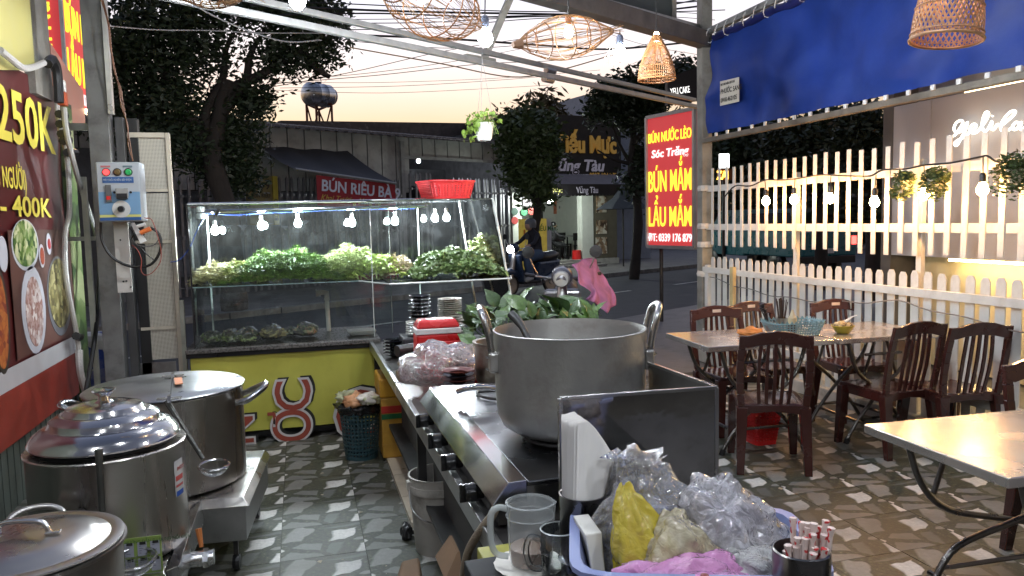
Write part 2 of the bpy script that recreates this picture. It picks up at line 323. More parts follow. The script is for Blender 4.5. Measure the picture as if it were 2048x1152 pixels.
# grime laid over the whole floor in world space
ge = n.new('ShaderNodeNewGeometry'); ng = n.new('ShaderNodeTexNoise'); ng.inputs['Scale'].default_value = 1.3; ng.inputs['Detail'].default_value = 8; l.new(ge.outputs['Position'], ng.inputs[0])
gr = n.new('ShaderNodeMapRange'); l.new(ng.outputs[0], gr.inputs[0]); gr.inputs[1].default_value = .48; gr.inputs[2].default_value = .75; gr.inputs[3].default_value = 0; gr.inputs[4].default_value = .85
mg = n.new('ShaderNodeMix'); mg.data_type = 'RGBA'; l.new(gr.outputs[0], mg.inputs[0]); l.new(mi.outputs[2], mg.inputs[6]); mg.inputs[7].default_value = (.07,.055,.035,1)
l.new(mg.outputs[2], b.inputs['Base Color'])
rg = n.new('ShaderNodeMapRange'); l.new(n4.outputs[0], rg.inputs[0]); rg.inputs[3].default_value = .38; rg.inputs[4].default_value = .7; l.new(rg.outputs[0], b.inputs['Roughness'])
bp = n.new('ShaderNodeBump'); bp.inputs['Strength'].default_value = .25; bp.inputs['Distance'].default_value = .004; l.new(n4.outputs[0], bp.inputs['Height']); l.new(bp.outputs[0], b.inputs['Normal'])
fl = MB(); fl.bx(-2.25,4.45,1.2,7.05,-.028,-.006); floor = struct(fl.build('floor', M('grout', (.05,.045,.035), .9, var=.3)))
TS = .4; tb = MB(); h = TS/2-.0015; tb.hexa([(-h,-h,-.006),(h,-h,-.006),(h,h,-.006),(-h,h,-.006)], [(-h,-h,0),(h,-h,0),(h,h,0),(-h,h,0)]); tme = tb.mesh('tile', tm)
cnt = 0
for i in range(16):
    for j in range(14):
        x = -1.95+i*TS; y = 1.5+j*TS
        o = place('tile', tme, floor, (x, y, rnd.uniform(-.0006,.0006))); cnt += 1
cb_ = MB()
for i in range(5): cb_.bx(.50,.78, 3.9+i*.4, 3.9+i*.4+.395, .002, .03)
struct(cb_.build('plinth_tiles', M('cream_tile', (.5,.42,.32), .35, var=.1, dirt=.3)))
# ============================================================= OVERHEAD PIPE FRAME AND POSTS
def bar(a, b, w_, h_=None, mb=None):
    a, b = Vector(a), Vector(b); d = (b-a).normalized(); sd = d.cross(Vector((0,0,1)))
    sd = sd.normalized() if sd.length > 1e-3 else Vector((1,0,0)); u_ = sd.cross(d); h_ = h_ or w_
    mb = mb or MB(); return mb.hexa([a-sd*w_/2-u_*h_/2, a+sd*w_/2-u_*h_/2, b+sd*w_/2-u_*h_/2, b-sd*w_/2-u_*h_/2], [a-sd*w_/2+u_*h_/2, a+sd*w_/2+u_*h_/2, b+sd*w_/2+u_*h_/2, b-sd*w_/2+u_*h_/2])
paintg = M('grey_painted_post', (.26,.25,.22), .6, .2, var=.25, sc=7, dirt=.5, dcol=(.1,.07,.05))
po = thing('corner_post', 'weathered grey square corner post at the left end of the white picket fence', 'post', (4.3,7.66,0))
MB().bx(4.24,4.36,7.6,7.72,0,4.0).build('shaft', paintg, po, bevel=.004)
for z in (1.27,1.47,1.88,.95): MB().lathe([(.0,-.03),(.085,-.03),(.09,.0),(.08,.03),(0,.03)], (4.3,7.64,z), 12, wob=lambda a, z2: 1+.1*math.sin(a*3+z)).build('plaster_patch', M('lumpy_mortar', (.55,.52,.47), .9, bump=1, bsc=30), po)
MB().lathe([(0,-.02),(.11,-.02),(.11,.05),(.09,.09),(0,.09)], (4.3,7.62,3.40), 10).build('weld_collar', dark, po)
be = thing('roof_beam', 'dark heavy steel roof beam running from above to the head of the corner post', 'beam', (2.0,6.5,3.45))
bar(Z(1045,-25,3.45), (4.3,7.62,3.45), .15, .16).build('beam_bar', M('rusty_grey_steel', (.11,.105,.1), .6, .4, var=.3, dirt=.4), be, bevel=.006)
bar(Z(1100,-25,3.62), (4.3,7.72,3.60), .05, .05).build('top_rail', steeld, be)
pn = thing('roof_panel', 'dark grey-green fascia panel in a thin grey frame above the heavy beam', 'panel', (3.4,7,3.7))
a_, b_ = Z(1120,-12,3.62), Z(1345,52,3.56)
MB().sheet(a_, b_, b_+Vector((0,0,1.3)), a_+Vector((0,0,1.3)), .02).build('sheet_panel', M('grey_green_sheet', (.06,.075,.07), .5, var=.12), pn)
fr_ = MB(); bar(a_+Vector((0,-.02,0)), b_+Vector((0,-.02,0)), .05, .05, fr_); bar(b_+Vector((0,-.02,0)), b_+Vector((0,-.02,1.3)), .05, .05, fr_); fr_.build('frame', paintg, pn)
for lab, p, q2, zz, wd in (('upper of two long light grey canopy pipes crossing under the sky to the post', (300,-48), (1390,200), 3.05, .042),
                       ('lower of two long light grey canopy pipes crossing under the sky to the post', (260,-22), (1395,214), 2.9, .046)):
    c = thing('canopy_pipe', lab, 'pipe', Z(*p, zz), 'long canopy pipes')
    bar(Z(*p, zz), Z(*q2, zz), wd, wd).build('pipe_bar', M('zinc_pipe', (.30,.30,.29), .4, .5, var=.15, sc=9, dirt=.2), c, bevel=.004)
    MB().tube([Z(*p, zz)+(Z(*q2, zz)-Z(*p, zz))*.55-Vector((0,0,.035)), Z(*p, zz)+(Z(*q2, zz)-Z(*p, zz))*.57-Vector((0,0,.035))], .03, 8).build('sleeve', steeld, c)
sb = thing('roof_strut', 'short diagonal grey strut behind the bright bulb in the middle of the sky', 'strut', Z(1005,20,3.3))
bar(Z(1025,-15,3.6), Z(966,122,2.99), .06, .06).build('strut_bar', paintg, sb, bevel=.004)
MB().cb(Z(960,119,2.99), (.34,.05,.05), Matrix.Rotation(.5,3,'Z')).build('bracket', paintg, sb)
# left column group
pc = thing('steel_column', 'tall dark square steel column behind the control box at left', 'column', (-1.28,6.0,0))
MB().bx(-1.36,-1.23,5.98,6.12,0,4.3).build('shaft', M('grey_column_paint', (.15,.15,.145), .6, .2, var=.3, dirt=.6), pc, bevel=.004)
MB().bx(-1.225,-1.195,5.96,6.02,2.37,4.3).build('edge_strip', M('bare_zinc', (.55,.55,.53), .35, .6, var=.1), pc)
MB().bx(-1.205,-1.15,6.04,6.12,0,2.36).build('side_tube', M('dark_tube', (.07,.07,.07), .5, .3, var=.2), pc, bevel=.003)
MB().bx(-1.14,-1.07,6.1,6.18,0,2.36).build('rear_tube', M('black_tube', (.02,.02,.02), .5, .3, var=.2), pc, bevel=.003)
sp_ = thing('slim_post', 'slim grey post between the green banner and the dark steel column', 'post', (-1.43,6.1,0))
MB().bx(-1.46,-1.425,6.1,6.13,0,1.95).build('shaft', M('pale_green_paint', (.42,.43,.36), .6, var=.2, dirt=.3), sp_)
MB().bx(-1.75,-1.38,6.16,6.19,2.28,2.33).build('cross_bar', M('pale_green_paint'), sp_)
MB().bx(-1.66,-1.38,6.16,6.19,1.50,1.53).build('cross_bar', M('pale_green_paint'), sp_)
# ============================================================= LEFT WALL WITH MENU BANNER
lw = thing('corrugated_wall', 'low green-grey corrugated metal wall below the menu banner at left', 'wall', (-1.63,4,0))
cg = MB(); k = 0
yy_ = 2.2
while yy_ < 6.25:
    cg.bx(-1.66,-1.63,yy_,yy_+.055,0,2.4); cg.bx(-1.645,-1.625+.0,yy_+.055,yy_+.10,0,2.4); yy_ += .10
cg.build('corrugated_sheet', M('green_grey_tin', (.13,.15,.13), .5, .4, var=.2, dirt=.4), lw)
bn = thing('menu_banner', 'big maroon menu banner reading 250K and 400K with pictures of hot pot dishes', 'banner', (-1.6,4.5,.4))
bg_ = MB(); ny = 26
vs = []; fs = []
for i in range(ny+1):
    y = 3.2+(6.2-3.2)*i/ny
    for j in range(13):
        z = .39+(2.58-.39)*j/12
        vs.append((-1.598+.006*math.sin(y*5+z*3)+.004*math.sin(z*9+y*2), y, z-.03*math.sin((y-3.2)/3*PI)*(j/12)))
for i in range(ny):
    for j in range(12): fs.append((i*13+j, (i+1)*13+j, (i+1)*13+j+1, i*13+j+1))
bm_ = MB(); bm_.add(vs, fs); bm_.build('banner_sheet', M('maroon_vinyl', (.085,.014,.014), .38, var=.22, sc=1.5, spec=.5), bn, smooth=60)
xb = -1.585
def bq(y0, y1, z0, z1, z2, z3, mt, nm, d=0): return MB().sheet((xb+d,y0,z0),(xb+d,y1,z1),(xb+d,y1,z3),(xb+d,y0,z2), .002).build(nm, mt, bn)
bq(3.2,6.19,.70,.70,.82,.82, M('banner_white', (.5,.49,.5), .45, var=.08), 'white_stripe')
bq(3.2,6.19,.40,.40,.70,.70, M('banner_red', (.25,.035,.022), .45, var=.2), 'red_footer')
yb = M('banner_yellow', (.78,.66,.09), .45, var=.04)
def btx(s, px, py, hpx, **kw):     # baseline-left pixel and cap height in pixels on the wall plane
    p = X(px, py, xb+.004); q3 = X(px, py-hpx, xb+.004); return text(s, (q3.z-p.z)/.727, yb, bn, p, (0,1,0), (0,0,1), **kw)
def btf(s, px, py, hpx, px2, **kw):
    o = btx(s, px, py, hpx, **kw); ys_ = [v.co.y for v in o.data.vertices]; k_ = (X(px2,py,xb).y-X(px,py,xb).y)/(max(ys_)-min(ys_)); y0_ = min(ys_)
    for v in o.data.vertices: v.co.y = (v.co.y-y0_)*k_
btf('250K', -5, 273, 112, 109, off=.018, ext=.001)
btf('3 NGƯỜI)', -5, 372, 44, 53, off=.012, ext=.001)
btf('- 400K', 2, 431, 45, 103, off=.016, ext=.001)
# printed dish pictures
def ell(cy, cz, ry, rz, mt, nm, d=.003, n_=26, egg=0):
    mb = MB(); mb.prism([(ry*math.cos(2*PI*i/n_), rz*math.sin(2*PI*i/n_)*(1-egg*math.cos(2*PI*i/n_))) for i in range(n_)], .0015, Matrix(((0,0,1),(1,0,0),(0,1,0))), (xb+d, cy, cz)); return mb.build(nm, mt, bn)
pm = lambda px, py: X(px, py, xb)
p0, p1 = pm(13,440), pm(137,440); 
bq(p0.y, p1.y, .84,.84, 1.585,1.585, M('picture_ground', (.10,.045,.035), .45, var=.5, sc=3), 'dish_picture')
pw = M('printed_plate', (.55,.57,.63), .4, var=.08); 
c = pm(50,490); ell(c.y, c.z, .24,.155, pw, 'plate_print'); ell(c.y-.01, c.z+.01, .215,.14, food('greens_print', (.04,.11,.02),(.2,.32,.07),(.65,.66,.4), 26), 'vegetable_print', .006)
c = pm(67,620); ell(c.y, c.z, .22,.27, pw, 'plate_print'); ell(c.y, c.z-.01, .16,.215, food('seafood_print', (.55,.4,.36),(.3,.13,.1),(.75,.7,.68), 30), 'seafood_print', .006)
c = pm(118,592); ell(c.y, c.z, .27,.27, M('printed_pot', (.13,.13,.15), .4), 'pot_print'); ell(c.y, c.z+.02, .24,.235, food('hotpot_print', (.06,.05,.02),(.2,.17,.06),(.45,.4,.2), 26), 'broth_print', .006)
c = pm(81,512); ell(c.y, c.z, .055,.075, pw, 'saucer_print', .007); ell(c.y, c.z, .04,.055, M('chilli_print', (.4,.07,.02), .4), 'sauce_print', .010)
c = pm(95,488); ell(c.y, c.z, .05,.07, pw, 'saucer_print', .007); ell(c.y, c.z, .03,.035, M('chilli2_print', (.45,.03,.03), .4), 'sauce_print', .010)
c = pm(0,640); ell(c.y, c.z, .13,.30, M('printed_rim', (.05,.04,.03), .4), 'pot_print', .002); ell(c.y-.01, c.z, .11,.27, food('stew_print', (.3,.06,.02),(.5,.17,.04),(.2,.03,.02), 26), 'stew_print', .004)
c = pm(4,508); ell(c.y, c.z, .07,.1, pw, 'plate_print', .004)
# grommet strip, cable bundle and conduit
q_ = X(64,60,-1.56); q2_ = X(97,60,-1.56); tag(MB().bx(-1.62,-1.56,q_.y,q2_.y,2.45,4.3).build('wall_post', paintg), 'short weathered grey post between the pale yellow board and the lit sign box', 'post')
yp = tag(MB().sheet(X(-40,140,-1.57), X(75,140,-1.57), X(62,-60,-1.57), X(-40,-60,-1.57), .01).build('yellow_board', M('pale_yellow_board', (.52,.47,.17), .5, var=.05)), 'plain pale yellow board above the maroon menu banner', 'board')
gb = MB(); gb.bx(-1.6,-1.58,6.22,6.50,.3,2.5)
tag(gb.build('green_banner', food('green_leaf_print', (.015,.035,.01),(.07,.12,.025),(.25,.27,.13), 7)), 'narrow green leafy banner between the menu banner and the steel column', 'banner')
cbn = thing('conduit', 'pale grey flexible conduit looping down the right edge of the menu banner', 'conduit', X(100,130,-1.5))
def xp(l_, xx): return [X(a, b, xx) for a, b in l_]
def smooth(pts, k=4):
    pts = [Vector(p) for p in pts]; o = []
    for i in range(len(pts)-1):
        a, b, c_, d = pts[max(i-1,0)], pts[i], pts[i+1], pts[min(i+2, len(pts)-1)]
        for j in range(k):
            t_ = j/k; o.append(.5*((2*b)+(c_-a)*t_+(2*a-5*b+4*c_-d)*t_*t_+(3*b-a-3*c_+d)*t_**3))
    o.append(pts[-1]); return o
MB().tube(smooth(xp([(0,100),(22,118),(45,135),(64,135),(82,128),(95,122)], -1.5)), .02, 8).build('flexible_hose', M('pale_hose', (.5,.48,.45), .5, var=.1, bump=.5, bsc=90), cbn, smooth=40)
MB().tube(smooth(xp([(97,122),(108,130),(112,160),(115,220),(122,270),(135,320),(139,420),(130,470),(133,560),(152,660),(158,705)], -1.52)), .017, 8).build('conduit_run', M('pale_hose'), cbn, smooth=40)
MB().tube(smooth(xp([(128,215),(133,265),(146,320),(160,370),(180,430),(203,500),(207,525),(202,545)], -1.46)), .018, 8).build('conduit_branch', M('grey_hose', (.32,.31,.29), .5, bump=.4), cbn, smooth=40)
MB().tube(smooth(xp([(158,700),(160,740),(170,780),(178,800)], -1.5)), .024, 8).build('conduit_foot', M('pale_hose'), cbn, smooth=40)
for a, b in (((108,132),(116,150)),((118,228),(130,230)),((119,248),(131,247)),((122,268),(134,266)),((126,282),(138,281)),((134,305),(150,305)),((152,672),(160,674))):
    MB().tube([X(*a,-1.5), X(*b,-1.5)], .028, 8).build('tape_wrap', black, cbn)
MB().cb(X(122,172,-1.49), (.05,.06,.075)).build('clip_block', wplast, cbn, bevel=.005)
MB().cb(X(125,198,-1.49), (.05,.07,.09)).build('junction_block', M('orange_block', (.5,.09,.03), .5), cbn, bevel=.005)
MB().tube(smooth([X(95,128,-1.48),X(104,118,-1.48),X(112,132,-1.48),X(116,160,-1.48),X(118,205,-1.48)]), .03, 8).build('black_hose', black, cbn, smooth=40)
bc_ = thing('black_drain_cable', 'thick black cable hanging beside the dark steel column down to the floor', 'cable', X(200,560,-1.42))
MB().tube(smooth(xp([(199,420),(200,520),(196,620),(186,700),(176,760),(168,800)], -1.42)), .016, 8).build('cable_run', wire, bc_)
# bent copper bundle hanging by the column
cw = thing('brown_wire_bundle', 'bundle of thin brown wires hanging down the dark column to the control box', 'wires', Y(225,100,5.85))
for k in range(4):
    MB().tube(smooth([Y(a+rnd.uniform(-3,3), b, 5.85) for a, b in ((204,0),(216,50),(224,100),(232,145),(240,180),(246,215),(254,250),(258,290),(266,322))]), .0035, 5).build('wire', M('brown_wire', (.16,.07,.035), .5), cw)
# ---- lit sign at left (its long face seen at a glancing angle)
redlit = M('lit_red_vinyl', (.45,.04,.03), .4, emit=.5, ecol=(.66,.06,.07), var=.05)
yellit = E('lit_yellow_letters', (1,.86,.06), 1.15); whlit = E('lit_white_letters', (1,.85,.85), 1.1)
alframe = M('aluminium_frame', (.5,.5,.5), .4, .6)
ls = thing('lit_sign_box', 'tall lit red sign box with yellow letters between yellow board and column at left', 'sign', (-1.75,7.1,2.6))
MB().bx(-2.05,-1.75,7.12,8.35,2.62,4.4).build('box', redlit, ls, bevel=.01)
fr_ = MB()
for z in (2.6,): fr_.bx(-2.07,-1.74,7.1,8.37,z-.02,z+.02)
fr_.bx(-1.765,-1.74,7.09,7.12,2.6,4.4); fr_.bx(-1.765,-1.74,8.35,8.38,2.6,4.4); fr_.build('frame', alframe, ls)
text('BÚN MẮM', .34, yellit, ls, (-1.745,7.16,3.2), (0,1,0), (0,0,1), xs=.62, off=.03, ext=.002)
text('LẨU MẮM', .34, yellit, ls, (-1.745,7.16,2.82), (0,1,0), (0,0,1), xs=.62, off=.03, ext=.002)
text('BÚN NƯỚC LÈO', .2, yellit, ls, (-1.745,7.16,3.95), (0,1,0), (0,0,1), xs=.62, off=.03, ext=.002)
text('Sóc Trăng', .22, whlit, ls, (-1.745,7.3,3.62), (0,1,0), (0,0,1), xs=.8, off=.02, ext=.002)
text('ĐT: 0339 176 879', .13, whlit, ls, (-1.745,7.16,2.66), (0,1,0), (0,0,1), xs=.8, off=.02, ext=.002)
text('Bún Nước Lèo', .19, yellit, ls, (-1.84,7.115,2.86), (0,0,1), (-1,0,0), xs=.9, off=.02, ext=.002)
lt = MB(); lt.bx(-1.69,-1.665,7.38,7.92,2.575,2.60); lt.build('light_strip', E('warm_strip', (1,.72,.4), 14), ls)
lp = tag(MB().sheet((-1.70,6.5,2.42),(-1.70,7.35,2.42),(-1.70,7.35,2.74),(-1.70,6.5,2.95), .01).build('maroon_header', M('faded_maroon', (.42,.19,.14), .5, var=.12)), 'faded pinkish board strip under the lit sign at left', 'board')
# ============================================================= BLUE TARP
tarp = thing('blue_tarpaulin', 'large blue tarpaulin laced to a pipe frame above the white fence', 'tarpaulin', (4.3,5,2.4))
vs = []; fs = []; ny, nz_ = 90, 26
def tz(y, j): zb = 2.45; zt = 3.42; return zb+(zt-zb)*j/nz_
for i in range(ny+1):
    y = 1.6+(7.5-1.6)*i/ny
    for j in range(nz_+1):
        z = tz(y, j); f_ = j/nz_
        dx = .05*math.sin(y*2.3+1.3*f_)*math.sin(PI*f_) + .05*abs(noise.noise(Vector((y*1.3+z*1.5,z*2.5-y*.8,3)))) + .03*math.sin(y*4.1-f_*5)*(1-f_)*.8 + .018*noise.noise(Vector((y*3,z*4,0)))*2 + .012*math.sin(y*13+z*3)*(1-f_)
        vs.append((4.27+dx, y, z))
for i in range(ny):
    for j in range(nz_): fs.append((i*(nz_+1)+j, i*(nz_+1)+j+1, (i+1)*(nz_+1)+j+1, (i+1)*(nz_+1)+j))
tm_ = MB(); tm_.add(vs, fs); to = tm_.build('tarp_sheet', M('blue_tarp', (.012,.04,.24), .55, var=.35, sc=1.6, bump=.6, bsc=8, dirt=.4, dcol=(.04,.075,.26), spec=.35), tarp, smooth=60)
MB().bx(4.24,4.30,1.4,7.62,2.36,2.41).build('bottom_pipe', M('grey_brown_pipe', (.2,.18,.15), .5, .4, var=.3, dirt=.4), tarp, bevel=.004)
MB().bx(4.27,4.33,1.4,7.62,3.50,3.56).build('top_pipe', pipeg, tarp, bevel=.004)
rl = MB(); rl.tube([(4.27,y_,3.43+.006*math.sin(y_*9)) for y_ in np.arange(1.5,7.5,.1)], [.04+.007*math.sin(k_*2.1) for k_ in range(60)], 10); rl.build('rolled_edge', M('blue_roll', (.01,.015,.1), .4, var=.4), tarp, smooth=50)
tie = MB()
for k in range(34):
    y_ = 1.7+k*.175; tie.tube([(4.27+.045*math.cos(a), y_+.012*math.sin(a*2)+a*.006, 3.47+.075*math.sin(a)) for a in np.linspace(0,2*PI,10)], .006, 5)
tie.build('lacing', M('white_cord', (.6,.6,.58), .6), tarp)
for k in range(26):
    y_ = 1.8+k*.22; MB().bx(4.225,4.238,y_-.018,y_+.018,2.405,2.44).build('tarp_clip', wplast, tarp)
# tarp maker's label
lb = thing('tarp_sticker', 'small white printed sticker with a phone number on the blue tarpaulin', 'sticker', X(1458,182,4.2))
c0, c1, c2, c3 = [X(a, b, 4.205) for a, b in ((1440,212),(1478,203),(1478,154),(1440,163))]
MB().sheet(c0, c1, c2, c3, -.003).build('sticker_sheet', M('sticker_white', (.62,.58,.5), .5, var=.06), lb)
tk = M('print_black', (.02,.02,.02), .5); xd = (c1-c0); zd = Vector((0,0,1)); hh = (c3-c0).length; oo = Vector((-.004,0,0))
for s_, f_, sz in (('MAY MÁI HIÊN, BẠT CHE', .8,.10), ('PHƯỚC SANG', .47,.21), ('0918.462105', .12,.2)):
    text(s_, hh*sz*1.3, tk, lb, c0+xd*.05+zd*hh*f_+oo, xd, zd, xs=.92 if 'MAY' not in s_ else .75, off=.01, ext=.0005)
# ============================================================= WHITE PICKET FENCES (upper trellis and lower pickets)
FX = 4.3
fu = thing('upper_picket_fence', 'upper white fence of slim square-topped slats with two rails under the blue tarpaulin', 'fence', (FX,5,1.27))
sl = MB().bx(-.003,.003,-.023,.023,-.405,.405); sme = sl.mesh('slat', white)
y_ = 7.46; k = 0
while y_ > 2.3:
    o = place('slat', sme, fu, (FX-.019, y_, 1.672+rnd.uniform(-.012,.012)), rot=(rnd.uniform(-.008,.008),0,0)); y_ -= .142; k += 1
for z in (1.46, 1.87): MB().bx(FX-.012,FX+.012,2.2,7.6,z-.032,z+.032).build('rail', white, fu, bevel=.002)
for y2 in (6.07, 4.62): MB().bx(FX+.014,FX+.05,y2-.025,y2+.025,.1,1.95).build('fence_post', white, fu, bevel=.002)
fl_ = thing('lower_picket_fence', 'lower white picket fence with pointed tops standing on the kerb behind the tables', 'fence', (FX,5,.1))
pk = MB(); pw_ = .037
pk.prism([(-pw_,-.52),(pw_,-.52),(pw_,.50),(pw_*.55,.53),(-pw_*.55,.53),(-pw_,.50)], .007, Matrix(((0,0,1),(1,0,0),(0,1,0)))); pme = pk.mesh('picket', white)
y_ = 7.44
while y_ > 2.3: place('picket', pme, fl_, (FX-.022, y_, .615+rnd.uniform(-.01,.01)), rot=(rnd.uniform(-.012,.012),0,0)); y_ -= .118
for z in (1.0, .32): MB().bx(FX-.06,FX-.036,2.2,7.6,z-.03,z+.03).build('rail', white, fl_, bevel=.002)
MB().bx(FX-.055,FX+.0,7.50,7.56,0,1.05).build('fence_post', white, fl_, bevel=.003)
MB().bx(FX-.10,FX-.062,6.92,6.98,0,1.06).build('fence_post', M('yellowed_post', (.45,.36,.18), .6, var=.3), fl_, bevel=.003)
wc = thing('sagging_wire', 'thin grey wire sagging along the lower white pickets', 'wire', (4.2,5,.9))
wp = []
for k in range(50):
    y_ = 7.4-k*.1; wp.append((4.215, y_, .93-.10*abs(math.sin((7.4-y_)*1.15))+.01*math.sin(k)))
MB().tube(wp, .005, 5).build('wire_run', M('grey_wire', (.12,.12,.12), .5), wc)
cu_ = MB()
for k in range(9): cu_.bx(4.22,4.62,2.0+k*.63,2.0+k*.63+.62,-.02,.11)
struct(cu_.build('white_kerb', M('whitewashed_kerb', (.42,.39,.34), .7, var=.15, dirt=.5), bevel=.008))
# fence festoon: cable + warm bulbs
fc = thing('festoon_cable', 'black festoon cable with short drops looped along the upper white fence', 'cable', (4.2,5,1.85))
fp = [(1448,395),(1470,372),(1500,372),(1530,360),(1560,360),(1590,358),(1640,350),(1700,352),(1740,352),(1765,340),(1810,338),(1850,330),(1900,326),(1960,314),(1975,312),(2000,325),(2060,318)]
MB().tube(smooth([X(a, b, 4.20) for a, b in fp]), .007, 6).build('cable_run', wire, fc, smooth=50)
WB = [((1532,403),'bulb low beside the second slat from the corner post'),]
wbl = ['leftmost glowing warm bulb on the white fence, nearest the corner post', 'second glowing warm bulb from the corner post, right of the leftmost', 'warm fence bulb in front of the parked teal truck cab', 'warm fence bulb just left of the grey cafe wall edge', 'warm fence bulb between the two small hanging plants', 'largest warm fence bulb, hanging on a long drop below the glowing neon script']
wpx = [(1532,403),(1588,400),(1660,398),(1749,405),(1848,390),(1965,380)]
def bulb(lab, p, r, glow, holder, cat='light bulb', grp=None, cord=None, name='hanging_bulb', skm=None):
    t_ = thing(name, lab, cat, p, grp)
    k_ = r/.03
    gm = MB().lathe([(0,-r*1.05),(r*.5,-r*.92),(r*.87,-r*.5),(r,0),(r*.88,r*.5),(r*.62,r*.95),(r*.42,r*1.35),(r*.4,r*1.5)], p, 14); gm.build('glass_bulb', glow, t_, smooth=80)
    MB().lathe([(r*.42,r*1.3),(r*.55,r*1.35),(r*.55,r*2.6),(r*.35,r*3.0),(0,r*3.0)], p, 12).build('socket', holder, t_, smooth=40)
    if cord: MB().tube([Vector(p)+Vector((0,0,r*2.9)), Vector(cord)], .004, 5).build('cord', wire, t_)
    return t_
drops = [(1530,362),(1590,359),(1662,352),(1752,350),(1848,332),(1966,314)]
for (px, py), lb_, (dx_, dy_) in zip(wpx, wbl, drops):
    p = X(px, py, 4.17); bulb(lb_, p, .036, warm, black, grp='warm bulbs along the white fence', cord=X(dx_, dy_, 4.2))
# planters on the fence
foli = M('fern_green', (.07,.10,.035), .5, var=.5, sc=20, spec=.3, sub=.0); foli2 = M('money_plant_green', (.22,.34,.06), .45, var=.4, sc=14)
for (px, py), lb_, rr_ in (((1808,372), 'left of the two small ferny plants in white wall pots on the fence', .09), ((1872,368), 'right of the two small ferny plants in white wall pots on the fence', .10), ((2030,350), 'bushy fern in a white pot on the fence at the right edge', .14)):
    p = X(px, py, 4.18); t_ = thing('hanging_plant', lb_, 'plant', p, 'plants hung on the white fence')
    MB().lathe([(.0,-.05),(.035,-.05),(.055,.03),(.058,.035),(.05,.035),(0,.02)], p, 16).build('pot', M('cream_pot', (.6,.55,.45), .5), t_, smooth=40)
    P_ = np.concatenate([blobpts((p.x,p.y,p.z+.05), (rr_*.8,rr_,rr_*.7), 900, .1), blobpts((p.x-.02,p.y,p.z-.03), (rr_*.8,rr_*1.1,rr_*.9), 500, .3)])
    quads('foliage', leafquads(P_, .032, aspect=.4), foli, t_)
# ============================================================= CAKE SHOP WALL BEYOND THE FENCE
yw = thing('cake_shop', 'grey rendered cake shop wall with neon script and warm light strips beyond the fence', 'building', (6.2,4,0))
gw = M('light_grey_render', (.50,.50,.52), .8, var=.06, sc=2, bump=.15)
MB().bx(6.0,6.3,1.0,6.8,1.13,2.66).build('upper_wall', gw, yw)
MB().bx(6.25,6.5,1.0,6.7,0,1.12).build('lower_wall', M('cream_render', (.6,.52,.33), .8, var=.05), yw)
MB().bx(6.3,6.6,1.0,6.8,1.14,4.2).build('rear_wall', M('dark_render', (.25,.25,.27), .8), yw)
MB().bx(6.0,7.5,6.805,6.95,0,4.5).build('side_wall', M('dark_grey_side', (.12,.11,.10), .7, var=.2), yw)
for k in range(5): MB().bx(5.985,5.999,6.3-k*1.1,6.305-k*1.1,1.13,2.66).build('panel_joint', gw, yw)
MB().bx(6.08,6.12,1.0,6.0,2.67,2.70).build('top_light_strip', E('cove_warm', (1,.82,.48), 5), yw)
MB().bx(6.05,6.08,1.0,6.1,1.095,1.115).build('bottom_light_strip', E('cove_warm2', (1,.72,.32), 40), yw)
neon = E('neon_white', (1,.93,.8), 2.6)
nn = MB()
def neonpath(pts):      # strokes of the script
    nn.tube(smooth([X(1700+.302*a, 200+.302*b, 5.88) for a, b in pts], 4), .0115, 7)
neonpath([(655,242),(690,236),(722,196),(745,158),(742,138),(718,140),(695,165),(690,198),(712,216),(748,196),(778,148),(764,200),(742,242),(716,290),(700,302),(694,284),(722,262),(762,242),(792,212)])
neonpath([(792,212),(820,196),(836,170),(818,160),(797,184),(802,214),(832,216),(862,190),(905,128),(918,88),(898,82),(880,130),(876,182),(892,206),(916,190),(940,142),(936,184),(952,196),(976,160)])
neonpath([(941,108),(944,104)])
neonpath([(976,160),(1000,168),(1040,140),(1085,98),(1095,76),(1068,76),(1030,112),(1002,160),(1002,196),(1030,208),(1070,186)])
neonpath([(1118,152),(1098,148),(1078,172),(1086,196),(1110,186),(1134,148),(1126,186),(1142,196),(1168,172)])
neonpath([(1168,172),(1190,110),(1202,80),(1186,150),(1178,200),(1192,168),(1222,142),(1196,168),(1214,196),(1240,180),(1262,150),(1244,150),(1240,186),(1264,196)])
nn.build('neon_script', neon, yw, smooth=60)
# ============================================================= FAR SIDE OF THE STREET : TIN WAREHOUSE
wh = thing('tin_warehouse', 'long dark corrugated warehouse with folding gates across the street', 'building', BL(0,0))
s0 = -9.0; s1 = bs(1018,500)[0]; ev = 3.78
tin = M('dark_tin', (.07,.07,.075), .6, .3, var=.3, dirt=.3); pale = M('pale_cladding', (.40,.40,.39), .6, .2, var=.25, sc=1.5, dirt=.4, dcol=(.06,.06,.06))
def BB(s0_, s1_, n0, n1, z0, z1, mb=None):
    mb = mb or MB(); return mb.hexa([BL(s0_,n1,z0),BL(s1_,n1,z0),BL(s1_,n0,z0),BL(s0_,n0,z0)], [BL(s0_,n1,z1),BL(s1_,n1,z1),BL(s1_,n0,z1),BL(s0_,n0,z1)])
BB(s0, s1, -7, -6.8, 0, 4.4).build('back_wall', M('inner_wall', (.22,.23,.27), .8, var=.3, bump=.6, bsc=6), wh)
BB(s0-.1, s0, -7, 0, 0, 4.4).build('side_wall', tin, wh); BB(s1, s1+.1, -7, 0, 0, 4.4).build('side_wall', tin, wh)
BB(s0, s1, -7, 0, .052, .06).build('inner_floor', conc, wh)
rf = MB(); nr = 150
